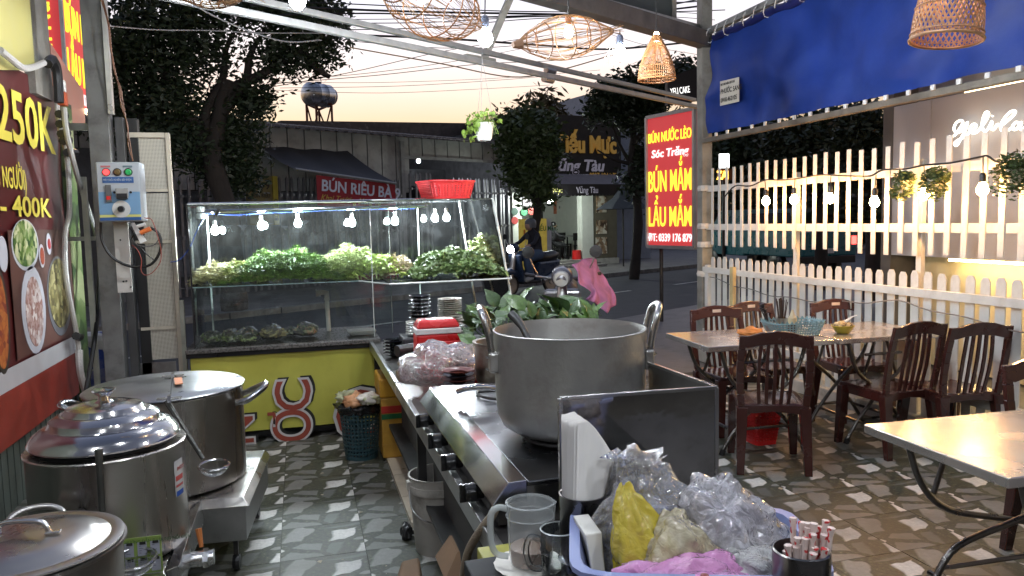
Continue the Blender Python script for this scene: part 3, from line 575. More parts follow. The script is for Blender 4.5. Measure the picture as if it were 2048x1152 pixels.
for i in range(nr):
    a = s0-.3+(s1-s0+.6)*i/nr; b = s0-.3+(s1-s0+.6)*(i+1)/nr; z_ = .05*(i % 2)
    rf.hexa([BL(a,.7,ev+.02+z_),BL(b,.7,ev+.02+z_),BL(b,-7.2,ev+1.2+z_),BL(a,-7.2,ev+1.2+z_)], [BL(a,.7,ev+.05+z_),BL(b,.7,ev+.05+z_),BL(b,-7.2,ev+1.23+z_),BL(a,-7.2,ev+1.23+z_)])
rf.build('roof', M('old_tin_roof', (.14,.12,.11), .7, .2, var=.3, dirt=.5), wh)
sa = bs(1005, 300)[0]
pa_, pb2_ = bs(562,241,-3), bs(1000,247,-3); MB().hexa([BL(pa_[0],-3,ev),BL(pb2_[0],-3,ev),BL(pb2_[0],-3.2,ev),BL(pa_[0],-3.2,ev)], [BL(pa_[0],-3,pa_[1]),BL(pb2_[0],-3,pb2_[1]),BL(pb2_[0],-3.2,pb2_[1]),BL(pa_[0],-3.2,pa_[1])]).build('rear_parapet', M('dark_parapet', (.09,.075,.07), .8, var=.3), wh)
# cladding boards between eave and gates
zb_, zt_ = 2.95, 3.75; bme = MB(); BW = .46
i = 0; s_ = s0; sdoor = bs(803,330)[0]
while s_ < s1-.2:
    e_ = min(s_+BW-.035, s1); lo = zb_ if s_ > sdoor else zb_-.55
    BB(s_, e_, -.04, 0, lo+(.45 if s_ > sdoor else 0), zt_+.15).build('cladding_board', pale, wh); s_ += BW; i += 1
BB(s0, s1, -.08, -.05, 2.7, ev+.2).build('backing', tin, wh) if False else None
BB(s0, sdoor, -.10, -.06, 2.38, ev+.15).build('backing', tin, wh); BB(sdoor, s1, -.10, -.06, 3.38, ev+.15).build('backing', tin, wh)
BB(sdoor-.06, sdoor+.06, -.05, .08, 0, ev).build('door_post', M('grey_post', (.3,.3,.3), .6, var=.2), wh)
BB(sdoor, s1, -.02, .06, 3.32, 3.40).build('lintel', M('grey_post'), wh)
BB(sdoor, s1, -3.0, -2.95, 2.75, 3.3).build('inner_valance', tin, wh)
def gate(lab, sa_, sb_, h_, dz=0):
    g_ = thing('folding_gate', lab, 'gate', BL((sa_+sb_)/2, .1), 'folding gates of the warehouse'); bar_ = MB(); n_ = int((sb_-sa_)/.155)
    gm = M('gate_grey', (.24,.24,.26), .5, .5, var=.25, dirt=.3); kids = []
    pb = MB().bx(-.028,.028,-.02,.02,.06,h_-.06); pb.add([(-.028,-.02,h_-.06),(.028,-.02,h_-.06),(.028,.02,h_-.06),(-.028,.02,h_-.06),(0,0,h_)], [(0,1,4),(1,2,4),(2,3,4),(3,0,4)]); pme_ = pb.mesh('gate_bar', gm)
    for k_ in range(n_): place('gate_bar', pme_, g_, BL(sa_+(k_+.5)*(sb_-sa_)/n_, .1+.05*(k_ % 2)), rot=(0,0,R_(30)))
    rr_ = MB()
    for z in (.25, h_*.5, h_-.45):
        for k_ in range(n_): rr_.lathe([(0,-.035),(.034,-.03),(.034,.03),(0,.035)], BL(sa_+(k_+.5)*(sb_-sa_)/n_, .16, z), 6)
        BB(sa_, sb_, .115, .125, z-.012, z+.012, rr_)
    rr_.build('lattice_rivets', gm, g_)
sg = [bs(x_, 500)[0] for x_ in (230, 395, 555, 800)]
gate('folding steel gate at the far left behind the perforated screen', sg[0], sg[1]-.1, 2.7)
gate('folding steel gate behind the left half of the glass case', sg[1], sg[2]-.1, 2.7)
gate('long folding steel gate behind the middle of the glass case under the red banner', sg[2], sdoor-.1, 2.75)
sh = bs(862,400)[0]; gate('half-drawn folding gate left of the bright warehouse lamp', sdoor+.1, sh, 2.95)
gate('folding steel gate right of the bright warehouse lamp beside the cafe', bs(900,400)[0], s1-.05, 2.85)
BB(sg[0]-4, sg[0], 0, .1, 0, 3.2).build('shutter_wall', tin, wh)
pb_ = bs(837,322,-1.2); bulb('white lamp glowing under the warehouse roof above the half-open gate', BL(pb_[0],-1.2,pb_[1]), .055, E('warehouse_lamp', (.85,.92,1), 700), wplast, name='warehouse_lamp', cord=BL(pb_[0],-1.2,pb_[1]+.6))
# awning with red banner
aw = thing('dark_awning', 'dark sloping canvas awning over the red noodle-shop banner', 'awning', BL(3,1))
def bp(px, py, n_): s_, z_ = bs(px, py, n_); return BL(s_, n_, z_)
a1, a2, a3, a4 = bp(520,292,.1), bp(695,303,.1), bp(792,367,2.0), bp(590,338,2.0)
vs = []; fs = []
for i in range(13):
    for j in range(9):
        u_, v_ = i/12, j/8; p = (a1*(1-u_)+a2*u_)*(1-v_)+(a4*(1-u_)+a3*u_)*v_; vs.append(p-Vector((0,0,.06*math.sin(v_*PI)+.02*math.sin(u_*17))))
for i in range(12):
    for j in range(8): fs.append((i*9+j,(i+1)*9+j,(i+1)*9+j+1,i*9+j+1))
am = MB(); am.add(vs, fs); am.build('canvas', M('dark_canvas', (.045,.045,.05), .8, var=.2, sc=3), aw, smooth=60)
MB().tube([a4, a3], .03, 8).build('front_bar', M('zinc_pipe'), aw)
rb = thing('red_shop_banner', 'red cloth banner reading BÚN RIÊU BÀ 9 hung under the dark awning', 'banner', bp(633,385,1.95))
c0, c1, c2, c3 = bp(632,395,1.95), bp(790,418,1.95), bp(790,369,1.95), bp(632,350,1.95)
c0 = Vector((c3.x,c3.y,c3.z-.66)); c1 = Vector((c2.x,c2.y,c2.z-.66)); 
MB().sheet(c0, c1, c2, c3, .01).build('cloth', M('banner_cloth_red', (.30,.02,.03), .6, var=.25, sc=2), rb)
xd = (c1-c0); yd = c3-c0; of = SN*.025
text('BÚN RIÊU BÀ 9', .35, M('banner_letters_white', (.62,.66,.78), .6), rb, c0+xd*.045+yd*.50+of, xd, yd, xs=.93, off=.022, ext=.004)
text('Khai Trương Mùng 10', .2, M('banner_letters_gold', (.55,.36,.08), .6), rb, c0+xd*.03+yd*.17+of, xd, yd, xs=.9, off=.004, shear=.35, ext=.004)
# hanging yellow sign behind the case
ys = thing('yellow_box_sign', 'dim yellow box sign reading BÀ 9 hanging beside the gates behind the glass case', 'sign', bp(530,390,1.0))
q0, q1 = bp(500,450,1.0), bp(548,450,1.0); hz = bp(548,352,1.0).z
MB().hexa([q0,q1,q1+SN*-.12,q0+SN*-.12],[Vector((q0.x,q0.y,hz)),Vector((q1.x,q1.y,hz)),Vector((q1.x,q1.y,hz))-SN*.12,Vector((q0.x,q0.y,hz))-SN*.12]).build('panel_face', M('dim_yellow', (.16,.13,.05), .5, var=.2), ys)
MB().hexa([q1+SU*.02,q1+SU*.14,q1+SU*.14-SN*.3,q1+SU*.02-SN*.3],[Vector((p.x,p.y,hz)) for p in (q1+SU*.02,q1+SU*.14,q1+SU*.14-SN*.3,q1+SU*.02-SN*.3)]).build('side_face', M('mid_yellow', (.42,.34,.05), .5, var=.1), ys)
text('BÀ 9', .24, tk, ys, bp(503,378,1.0)+SN*.01, SU, (0,0,1), xs=.9, off=.02); text('BÚN RIÊU', .13, tk, ys, bp(502,395,1.0)+SN*.01, SU, (0,0,1), xs=.8, off=.01)
text('BÚN BÒ', .12, tk, ys, q1+SU*.11+SN*.01+Vector((0,0,hz-q1.z-1.0)), (0,0,1), -SU, xs=1.1, off=.01)
# water tank on a frame
WT = lambda px, py: Y(px, py, 30.0)
wt_ = thing('water_tank', 'horizontal stainless water tank on a rusty steel frame above the warehouse roof', 'water tank', WT(637,240))
ax = (WT(656,192)-WT(617,188)); cc = WT(637,190); L_ = ax.length; ax = Vector((1,.75,0)).normalized(); rr_ = .42
Mx = Matrix((Vector((0,0,1)).cross(ax), Vector((0,0,1)), ax)).transposed()
MB().lathe([(0,-.62),(.2,-.6),(.36,-.53),(rr_,-.45),(rr_,-.2),(rr_*1.03,-.18),(rr_,-.16),(rr_,.16),(rr_*1.03,.18),(rr_,.2),(rr_,.45),(.36,.53),(.2,.6),(0,.62)], cc, 24, Mx).build('tank_body', M('tank_steel', (.45,.47,.5), .3, 1, var=.2), wt_, smooth=50)
MB().lathe([(0,.50),(.3,.55),(.3,.66),(.26,.68),(0,.68)], cc, 20, Mx).build('end_cap', M('tank_cap', (.4,.42,.45), .4, .6), wt_, smooth=40)
MB().lathe([(.12,.40),(.12,.47),(0,.49)], cc, 12).build('hatch', M('hatch_blue', (.03,.06,.2), .4), wt_)
fr_ = MB(); rust = M('rusty_red_frame', (.16,.05,.03), .7, var=.3)
px_ = [(611,WT(611,240)),(632,WT(632,240)),(664,WT(664,240)),(640,WT(640,240)+Vector((.3,1.4,0)))]
tops = []
for k_, (a, p) in enumerate(px_):
    q_ = WT(a+(-1 if a == 664 else 0), 208 if k_ else 168); q_ = Vector((p.x*.98 if 0 else q_.x, p.y, q_.z)); p = Vector((q_.x, p.y, 4.3)); fr_.tube([p, q_], .045, 5); tops.append(Vector((q_.x,p.y,WT(637,208).z)))
for a, b in ((0,1),(1,2),(2,3),(3,0)):
    fr_.tube([tops[a], tops[b]], .05, 5); lo = lambda v: Vector((v.x,v.y,v.z-1.5)); fr_.tube([tops[a], lo(tops[b])], .03, 5); fr_.tube([lo(tops[a]), lo(tops[b])], .03, 5)
fr_.build('frame', rust, wt_)
# ============================================================= SQUID-NOODLE CAFE
OLD = (B0.copy(), SU.copy(), SN.copy()); _a = BL(s1+.12, 0); B0 = _a.copy(); SU = Vector((math.cos(R_(12)), math.sin(R_(12)), 0)); SN = Vector((math.sin(R_(12)), -math.cos(R_(12)), 0))
cf = thing('noodle_cafe', 'small open-fronted white noodle cafe with a tall black sign across the street', 'building', BL(0,0))
ca, cb2 = bs(1020,500)[0]+.12, bs(1238,500)[0]; 
wwall = M('cafe_white_wall', (.62,.64,.60), .6, var=.05); blk = M('sign_black', (.008,.007,.009), .5, var=.2)
zc = bs(1130,388,0)[1]; zf = bs(1130,520,0)[1]; zt2 = bs(1130,232,0)[1]
cm = bs(1165,500)[0]
BB(ca, ca+.32, -.3, .0, 0, zc+.1).build('left_pillar', wwall, cf); BB(cm, cm+.44, -.3, .0, 0, zc+.1).build('right_pillar', wwall, cf); BB(cm+.45, cb2-.06, -.35, -.02, 0, zc+.1).build('poster_pillar', M('poster_ground', (.12,.11,.08), .5), cf)
BB(ca, cb2, -4.2, -4, 0, 3.4).build('back_wall', wwall, cf); BB(ca-.02, ca+.12, -4, -.3, 0, 3.4).build('side_wall', wwall, cf); BB(cb2-.1, cb2, -4, -.3, 0, 3.4).build('side_wall', wwall, cf)
BB(ca, cb2, -4, 0, 3.35, 3.45).build('ceiling', wwall, cf); BB(ca+.5, cb2, -4, .0, .02, zf).build('cafe_floor', M('cafe_floor_tile', (.4,.4,.38), .3), cf)
for k_ in range(3): BB(ca+.9, cm+.3, .0, .32*(3-k_), .05+(zf-.05)*k_/3, .05+(zf-.05)*(k_+1)/3-.002).build('step', M('step_stone', (.28,.27,.26), .6, var=.2), cf)
for k_ in range(5):
    zz = zf+.95; BB(ca+.8+k_*.42, ca+.8+k_*.42+.39, -3.99, -3.97, zz, zz+.13).build('border_tile', M('border_tile', (.16,.17,.16), .5, var=.5, sc=20), cf)
BB(ca-.1, cb2-.02, .02, .2, bs(1130,362,.2)[1], zt2).build('sign_board', blk, cf); BB(ca-.1, cb2-.02, -4, .02, zc+.45, zt2-.02).build('upper_storey', M('dark_upper', (.03,.03,.035), .7), cf)
BB(ca+.1, cb2+.1, .2, .7, bs(1130,388,.7)[1], bs(1130,388,.7)[1]+.03).build('lip', blk, cf)
vz0, vz1 = bs(1130,388,.75)[1], bs(1130,368,.75)[1]
BB(ca+.3, cb2+.15, .70, .75, vz0, vz1).build('valance', blk, cf)
sc_ = MB()
for k_ in range(30):
    s_ = ca+.3+(cb2-ca-.15)*k_/30; sc_.hexa([BL(s_+.03,.75,vz0-.06),BL(s_+.1,.75,vz0-.06),BL(s_+.1,.70,vz0-.06),BL(s_+.03,.70,vz0-.06)], [BL(s_,.75,vz0),BL(s_+.13,.75,vz0),BL(s_+.13,.70,vz0),BL(s_,.70,vz0)])
sc_.build('valance_scallops', blk, cf)
vs = [BL(ca+.3,.2,vz1+.35), BL(cb2+.1,.2,vz1+.35), BL(cb2+.15,.75,vz1), BL(ca+.3,.75,vz1)]
MB().sheet(*vs, .02).build('awning_sheet', M('grey_awning', (.25,.24,.26), .6), cf)
def ctxf(s, px, py, hpx, px2, mt, n_=.23, **kw):
    o = ctx(s, px, py, hpx, mt, n_, **kw); c_ = [v.co.dot(SU) for v in o.data.vertices]; k_ = (bs(px2,py,n_)[0]-bs(px,py,n_)[0])/(max(c_)-min(c_))
    for v in o.data.vertices: d_ = v.co.dot(SU); v.co += SU*d_*(k_-1)
    return o
gold = M('gold_letters', (.50,.31,.08), .4, 0, var=.1, emit=.08, ecol=(.9,.5,.1)); silv = M('silver_letters', (.45,.43,.5), .4, emit=.08, ecol=(.7,.65,.8))
def ctx(s, px, py, hpx, mt, n_=.23, **kw):
    p = bp(px, py, n_); q_ = bp(px, py-hpx, n_); return text(s, (q_-p).length/.727, mt, cf, p, SU, (0,0,1), **kw)
ctxf('Hủ Tiếu Mực', 1062, 302, 36, 1231, gold, off=.03, ext=.03); ctxf('Vũng Tàu', 1098, 341, 24, 1206, silv, off=.02, ext=.02, shear=.2)
ctx('HOTLINE:', 1158, 356, 8, silv, xs=.9); ctx('0937 184 772', 1179, 356, 11, gold, xs=.8, off=.015)
ctx('BÁNH CANH - MÌ - CƠM TẤM', 1060, 356, 7, silv, xs=.8)
ctx('Hủ Tiếu Mực', 1062, 386, 12, M('valance_gold', (.3,.28,.1), .5), n_=.76, xs=.8, off=.01); ctx('Vũng Tàu', 1153, 386, 13, silv, n_=.76, xs=.75, off=.01)

def wallpic(x0, y0, x1, y1, n_, mt, nm):
    a, b = bs(x0, y1, n_), bs(x1, y0, n_); BB(a[0], b[0], n_-.03, n_, a[1], b[1]).build(nm, mt, cf)
wallpic(1108,388,1153,428,-3.9, M('menu_board_orange', (.45,.16,.09), .6, var=.3, sc=12), 'menu_board')
wallpic(1046,388,1064,412,.02, M('purple_poster', (.13,.09,.12), .5, var=.7, sc=12), 'poster')
wallpic(1193,392,1213,425,.0, food('dish_poster', (.05,.03,.02),(.3,.2,.12),(.6,.58,.5), 9), 'dish_poster'); wallpic(1193,440,1214,468,.0, M('dish_poster'), 'dish_poster'); wallpic(1192,474,1214,508,.0, M('dish_poster'), 'dish_poster')
for px, py, cc_ in ((1029,423,(.02,.07,.05)),(1029,441,(.4,.04,.04)),(1048,424,(.02,.2,.08)),(1062,422,(.45,.05,.04))):
    p = bp(px, py, .03); MB().lathe([(0,0),(.12,0),(.12,.02),(0,.02)], p, 16, Matrix((SU, Vector((0,0,1)), SN)).transposed()).build('round_sticker', M('sticker_%d%d' % (px,py), cc_, .5), cf)
for k_, (cx_, cy_) in enumerate(((1090,455),(1140,440))):
    p = bp(cx_, cy_, -2); 
cl_ = [bp(1093,402,.6), ]
bulb('bright white lamp among the leaves in front of the noodle cafe', bp(1100,401,.85), .085, E('cafe_front_lamp', (.9,1,.9), 420), wplast, name='cafe_lamp', cord=bp(1100,401,.85)+Vector((0,0,.45)))
tl_ = MB(); BB(ca+.8, ca+2.0, -2.1, -2.0, 3.28, 3.33, tl_); tag(tl_.build('tube_lamp', E('cafe_tube', (.97,1,.92), 420)), 'white tube lamp on the ceiling inside the noodle cafe', 'lamp')
# lightbox sign + furniture in the cafe
lb2 = thing('pavement_lightbox', 'lit yellow lightbox sign standing on the pavement at the cafe door', 'sign', bp(1072,500,1.6))
x0_, z0_ = bs(1043,520,1.6); x1_, z1_ = bs(1093,437,1.6)
BB(x0_, x1_, 1.45, 1.6, .12, z1_).build('lit_face', M('lightbox_face', (.30,.27,.08), .5, var=.6, sc=3, emit=.16, ecol=(.85,.62,.10)), lb2)
BB(x1_+.005, x1_+.15, 1.44, 1.61, .12, z1_).build('side_panel', M('lightbox_side', (.6,.6,.62), .5), lb2); BB(x0_, x1_+.1, 1.4, 1.65, .05, .118).build('base', dark, lb2)
text('Hủ', .42, M('sign_orange', (.7,.2,.03), .5), lb2, BL(x0_+.06,1.61,1.0), SU, (0,0,1), off=.02); text('TIẾU MỰC', .2, M('sign_green', (.03,.15,.05), .5), lb2, BL(x0_+.5,1.61,1.25), SU, (0,0,1), xs=.8, off=.02)
def ftable(s_, n_, lab):
    t_ = thing('cafe_table', lab, 'table', BL(s_, n_, zf)); BB(s_-.5, s_+.5, n_-.3, n_+.3, zf+.72, zf+.75).build('table_top', M('cafe_table_top', (.2,.2,.2), .3), t_)
    for a, b in ((-.45,-.25),(.45,-.25),(.45,.25),(-.45,.25)): BB(s_+a-.02, s_+a+.02, n_+b-.02, n_+b+.02, zf, zf+.72).build('leg', black, t_)
def fchair(s_, n_, lab):
    t_ = thing('cafe_chair', lab, 'chair', BL(s_, n_, zf), 'dark chairs inside the cafe'); BB(s_-.2, s_+.2, n_-.2, n_+.2, zf+.42, zf+.46).build('seat', black, t_); BB(s_-.2, s_+.2, n_-.24, n_-.2, zf+.6, zf+.85).build('backrest', black, t_)
    for a, b in ((-.17,-.18),(.17,-.18),(.17,.18),(-.17,.18)): BB(s_+a-.02, s_+a+.02, n_+b-.02, n_+b+.02, zf, zf+.42).build('leg', black, t_)
sc0 = bs(1130,500,-1)[0]
ftable(sc0-.2,-1,'nearer dark table inside the lit noodle cafe'); ftable(sc0+.8,-1.9,'farther dark table inside the lit noodle cafe beside the right pillar')
fchair(sc0-.5,-.4,'dark chair at the left of the cafe doorway'); fchair(sc0+.3,-.4,'dark chair in the middle of the cafe doorway'); fchair(sc0+.75,-.8,'dark chair at the right of the cafe doorway'); fchair(sc0+.5,-1.9,'dark chair at the back of the cafe')
st_ = thing('red_stool', 'small red plastic stool under the cafe table', 'stool', BL(sc0-.1,-.1,zf)); MB().lathe([(0,.3),(.14,.3),(.16,.0)], BL(sc0-.1,-.1,zf), 12).build('stool_body', red, st_)
# ---- grey house behind
MB_ = BB(bs(1232,300,-2)[0], bs(1300,300,-2)[0], -8, -2, 0, bs(1232,190,-2)[1]); gh = thing('pale_house', 'plain bluish grey house wall right of the noodle cafe', 'building', BL(14,-3)); MB_.build('wall', M('bluish_wall', (.30,.34,.42), .8, var=.1), gh)
BB(bs(1170,300,-9)[0], bs(1235,300,-9)[0], -12, -9, 0, bs(1170,190,-9)[1]).build('rear_wall', M('bluish_wall'), gh)
BB(bs(1234,300,-1.6)[0], bs(1296,300,-1.6)[0], -1.98, -1.2, 2.6, 2.75).build('lean_to_roof', M('blue_tin', (.10,.12,.17), .6), gh)
# umbrella
um = thing('closed_umbrella', 'drooping dark patio umbrella at the kerb right of the cafe', 'umbrella', bp(1245,500,1.5))
gp = BL(bs(1103,470,-.5)[0], -.5, zf)
pu = bp(1246,418,1.5); MB().lathe([(.03,.75),(.35,.35),(.9,.0),(.86,.0),(.3,.3)], pu, 8).build('canopy', M('dark_umbrella', (.03,.035,.045), .8), um); MB().tube([pu+Vector((0,0,.75)), Vector((pu.x,pu.y,.05))], .025, 6).build('pole', dark, um)
B0, SU, SN = OLD
# ---- YELI CAKE board high on the right
yb2 = thing('black_sign_board', 'black board with lit white YELI CAKE letters beside the top of the corner post', 'sign', Y(1365,180,13))
k0, k1, k2, k3 = [Y(a, b, 13.0) for a, b in ((1330,212),(1440,196),(1440,118),(1330,158))]
MB().sheet(k0, k1, k2, k3, .1).build('board', blk, yb2)
text('YELI CAKE', .165, E('lit_white_sign', (1,.98,.94), 1.3), yb2, Y(1342,190,12.78), k1-k0, (0,0,1), xs=.50, off=.0, ext=.003)
# ============================================================= RED LIT SIGN beside the post
rs_ = thing('lit_street_sign', 'big lit red sign box with yellow and white letters left of the corner post', 'sign', Y(1340,400,10))
A0 = Y(1295,491,10.9); A1 = Y(1389,498,9.9); h0 = Y(1295,236,10.9).z; h1 = Y(1389,217,9.9).z
hz0, hz1 = (A0.z+A1.z)/2, (h0+h1)/2
xd = Vector((A1.x-A0.x, A1.y-A0.y, 0)); W_ = xd.length; xd.normalize(); nd = Vector((xd.y,-xd.x,0)); A0 = Vector((A0.x,A0.y,hz0))
def sp2(u, v, d=0): return A0+xd*u*W_+Vector((0,0,(hz1-hz0)*v))+nd*d
MB().hexa([sp2(0,0),sp2(1,0),sp2(1,0,-.24),sp2(0,0,-.24)], [sp2(0,1),sp2(1,1),sp2(1,1,-.24),sp2(0,1,-.24)]).build('box', redlit, rs_)
fr_ = MB()
for a, b in (((0,0),(1,0)),((0,1),(1,1)),((0,0),(0,1)),((1,0),(1,1))): bar(sp2(*a,.0), sp2(*b,.0), .05, .05, fr_)
bar(sp2(1,0,-.24), sp2(1,1,-.24), .05, .05, fr_); bar(sp2(1,0,0), sp2(1,0,-.24), .05, .05, fr_); bar(sp2(1,1,0), sp2(1,1,-.24), .05, .05, fr_)
fr_.build('frame', alframe, rs_)
H_ = hz1-hz0
def stx(s, v, hh, mt, wfrac, **kw):
    o = text(s, hh*H_/.727, mt, rs_, sp2(.5,v,.012), xd, (0,0,1), align='CENTER', ext=.004, **kw)
    co_ = [v_.co.dot(xd) for v_ in o.data.vertices]; ww = max(co_)-min(co_); k_ = wfrac*W_/ww
    for v_ in o.data.vertices: d_ = v_.co.dot(xd); v_.co += xd*d_*(k_-1)
    return o
stx('BÚN NƯỚC LÈO', .80, .075, yellit, .90, off=.012); stx('Sóc Trăng', .685, .06, whlit, .78, off=.02, shear=.12)
stx('BÚN MẮM', .425, .165, yellit, .90, off=.008); stx('LẨU MẮM', .16, .155, yellit, .90, off=.008); stx('ĐT: 0339 176 879', .045, .06, whlit, .92, off=.012)
text('Bún Nước Lèo Sóc Trăng', .19, yellit, rs_, sp2(1,.06,-.19)+xd*.012, (0,0,1), nd, ext=.003, off=.02, xs=.98)
for u in (.08,.92): MB().tube([sp2(u,0,-.2), Vector((sp2(u,0,-.2).x, sp2(u,0,-.2).y, -.05))], .03, 8).build('leg', dark, rs_)
# orange signs far right
oz = thing('glowing_mascot_sign', 'small glowing white and orange shop sign far behind the left end of the fence', 'sign', Y(1446,330,19))
c0, c1 = Y(1438,336,19), Y(1456,336,19); 
MB().sheet(c0, c1, Y(1456,308,19), Y(1438,308,19), .06).build('white_panel', E('sign_white_glow', (1,1,1), 3), oz)
MB().sheet(Y(1434,360,19), Y(1462,360,19), Y(1462,338,19), Y(1434,338,19), .08).build('amber_panel', M('amber_dark', (.2,.06,.01), .5), oz)
text('ZAI', .30, E('sign_amber_glow', (1,.55,.06), 4), oz, Y(1434,358,18.9), (1,0,0), (0,0,1), xs=.75, off=.04)
MB().tube([Y(1448,360,19.1), Vector((Y(1448,360,19.1).x, 19.1, -.1))], .05, 6).build('pole', dark, oz)
# ============================================================= TREES
bark = M('tree_bark', (.032,.026,.022), .9, var=.4, sc=5, bump=1, bsc=20)
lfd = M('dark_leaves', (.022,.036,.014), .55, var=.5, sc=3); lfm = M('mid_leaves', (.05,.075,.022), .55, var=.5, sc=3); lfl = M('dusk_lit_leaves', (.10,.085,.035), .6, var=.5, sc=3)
def tree(lab, base, trunk, limbs, blobs, size, mat, nper=1200, grp='trees around the street', asp=.42, r0_=.25):
    t_ = thing('tree', lab, 'tree', base, grp)
    tr_ = MB(); pts = smooth(trunk); nn_ = len(pts); tr_.tube(pts, [r0_*(1-.55*i/nn_)*(1+.08*math.sin(i*1.9)) for i in range(nn_)], 10)
    tr_.build('trunk', bark, t_, smooth=70)
    if limbs:
        lm = MB()
        for lp_ in limbs:
            q_ = smooth(lp_); k_ = len(q_); lm.tube(q_, [r0_*.45*(1-.8*i/k_) for i in range(k_)], 7)
        lm.build('limbs', bark, t_, smooth=70)
    Ps = np.concatenate([blobpts(c_, r_, int(nper*w_), .15) for c_, r_, w_ in blobs])
    # clump the leaves a little
    cs = Ps[RS.randint(0, len(Ps), max(8, len(Ps)//22))]; Pc = cs[RS.randint(0, len(cs), len(Ps))]+RS.normal(size=Ps.shape)*size*.9
    mix = np.where(RS.rand(len(Ps))[:,None] < .7, Pc, Ps)
    quads('crown', leafquads(mix, size, aspect=asp, up_=.6), mat, t_); return t_
T = lambda px, py, d: Y(px, py, d)
def tb_(pts, d, **k): return [((lambda c: (c.x,c.y,c.z))(T(px, py, d+dy)), (r*d/1550, r*d/1550*1.1, r*ry*d/1550), w_) for px, py, dy, r, ry, w_ in pts]
# big dark tree at left across the road
D1 = 13.5
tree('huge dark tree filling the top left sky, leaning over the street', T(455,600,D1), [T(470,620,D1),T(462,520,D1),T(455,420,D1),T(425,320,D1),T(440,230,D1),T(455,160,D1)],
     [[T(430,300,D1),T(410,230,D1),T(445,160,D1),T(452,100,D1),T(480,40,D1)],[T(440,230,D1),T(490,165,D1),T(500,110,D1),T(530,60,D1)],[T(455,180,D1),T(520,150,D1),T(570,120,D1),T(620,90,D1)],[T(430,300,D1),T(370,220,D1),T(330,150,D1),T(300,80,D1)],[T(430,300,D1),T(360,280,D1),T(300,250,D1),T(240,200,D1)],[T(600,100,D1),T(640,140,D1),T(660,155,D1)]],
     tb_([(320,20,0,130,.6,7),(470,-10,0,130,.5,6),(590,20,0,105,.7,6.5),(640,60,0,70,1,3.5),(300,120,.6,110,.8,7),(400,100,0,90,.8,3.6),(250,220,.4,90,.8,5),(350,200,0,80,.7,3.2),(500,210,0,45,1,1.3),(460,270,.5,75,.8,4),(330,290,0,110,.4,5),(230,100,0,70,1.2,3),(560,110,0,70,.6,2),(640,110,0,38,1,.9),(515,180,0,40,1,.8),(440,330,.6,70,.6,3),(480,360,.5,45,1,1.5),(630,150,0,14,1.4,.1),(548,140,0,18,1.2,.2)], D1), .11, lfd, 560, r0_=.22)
# small street tree in front of the cafe
D2 = 17.5
tree('small leafy street tree standing in front of the noodle cafe sign', T(1062,545,D2), [T(1058,560,D2),T(1066,480,D2),T(1075,420,D2),T(1068,360,D2),T(1060,300,D2)], [[T(1072,400,D2),T(1090,350,D2),T(1110,310,D2)],[T(1068,370,D2),T(1040,320,D2),T(1020,280,D2)]],
     tb_([(1060,268,0,54,.8,4),(1040,300,0,50,1,3),(1088,300,0,36,1,2.4),(1060,350,0,50,.9,3.5),(1085,380,0,24,1,.9),(1030,260,0,35,.8,1.4)], D2), .17, lfm, 900, r0_=.13)
D2b = 26
tree('sunlit feathery tree top rising behind the small street tree', T(1080,540,D2b), [T(1080,540,D2b),T(1078,350,D2b),T(1075,240,D2b)], [], tb_([(1075,235,0,50,.5,1.5),(1110,228,0,30,.7,.7),(1035,240,0,30,.5,.6),(1085,205,0,20,1,.35)], D2b), .3, lfl, 500, r0_=.15, asp=.3)
D3 = 19
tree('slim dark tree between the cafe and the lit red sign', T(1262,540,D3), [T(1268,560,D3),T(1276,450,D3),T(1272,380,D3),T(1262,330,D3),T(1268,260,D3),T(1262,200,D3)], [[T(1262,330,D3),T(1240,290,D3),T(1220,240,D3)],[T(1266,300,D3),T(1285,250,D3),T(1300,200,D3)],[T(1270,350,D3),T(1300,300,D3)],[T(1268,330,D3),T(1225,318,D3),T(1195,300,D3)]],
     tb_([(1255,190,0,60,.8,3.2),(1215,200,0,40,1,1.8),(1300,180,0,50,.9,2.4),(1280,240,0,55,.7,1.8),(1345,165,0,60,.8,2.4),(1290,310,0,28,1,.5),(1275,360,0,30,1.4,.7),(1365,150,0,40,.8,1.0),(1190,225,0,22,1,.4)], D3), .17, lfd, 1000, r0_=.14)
# dark trees beyond the fence
for lab, px, D, bl in (('dark tree beyond the left end of the fence above the glowing orange sign', 1500, 23, [(1480,330,0,70,.9,3),(1520,290,0,60,.9,3),(1450,290,0,50,1,2),(1500,400,0,60,.8,2)]),
                   ('dark tree with a pale trunk behind the third and fourth fence bulbs', 1640, 14, [(1600,300,0,80,.9,4),(1650,260,0,70,.8,3),(1560,350,0,60,1,2),(1660,360,0,60,.9,2)]),
                   ('dark roadside tree just left of the grey cake shop wall', 1745, 11, [(1730,260,0,70,1,3),(1760,330,0,60,1.2,2.5),(1700,330,0,60,1,2.5),(1750,430,0,40,1.2,1)])):
    tree(lab, T(px,560,D), [T(px,600,D),T(px+3,450,D),T(px-2,330,D),T(px+4,250,D)], [[T(px,400,D),T(px-40,340,D),T(px-60,290,D)],[T(px,380,D),T(px+40,320,D),T(px+50,260,D)]], tb_(bl, D), .11*D/10, lfd, 1100, r0_=.16)
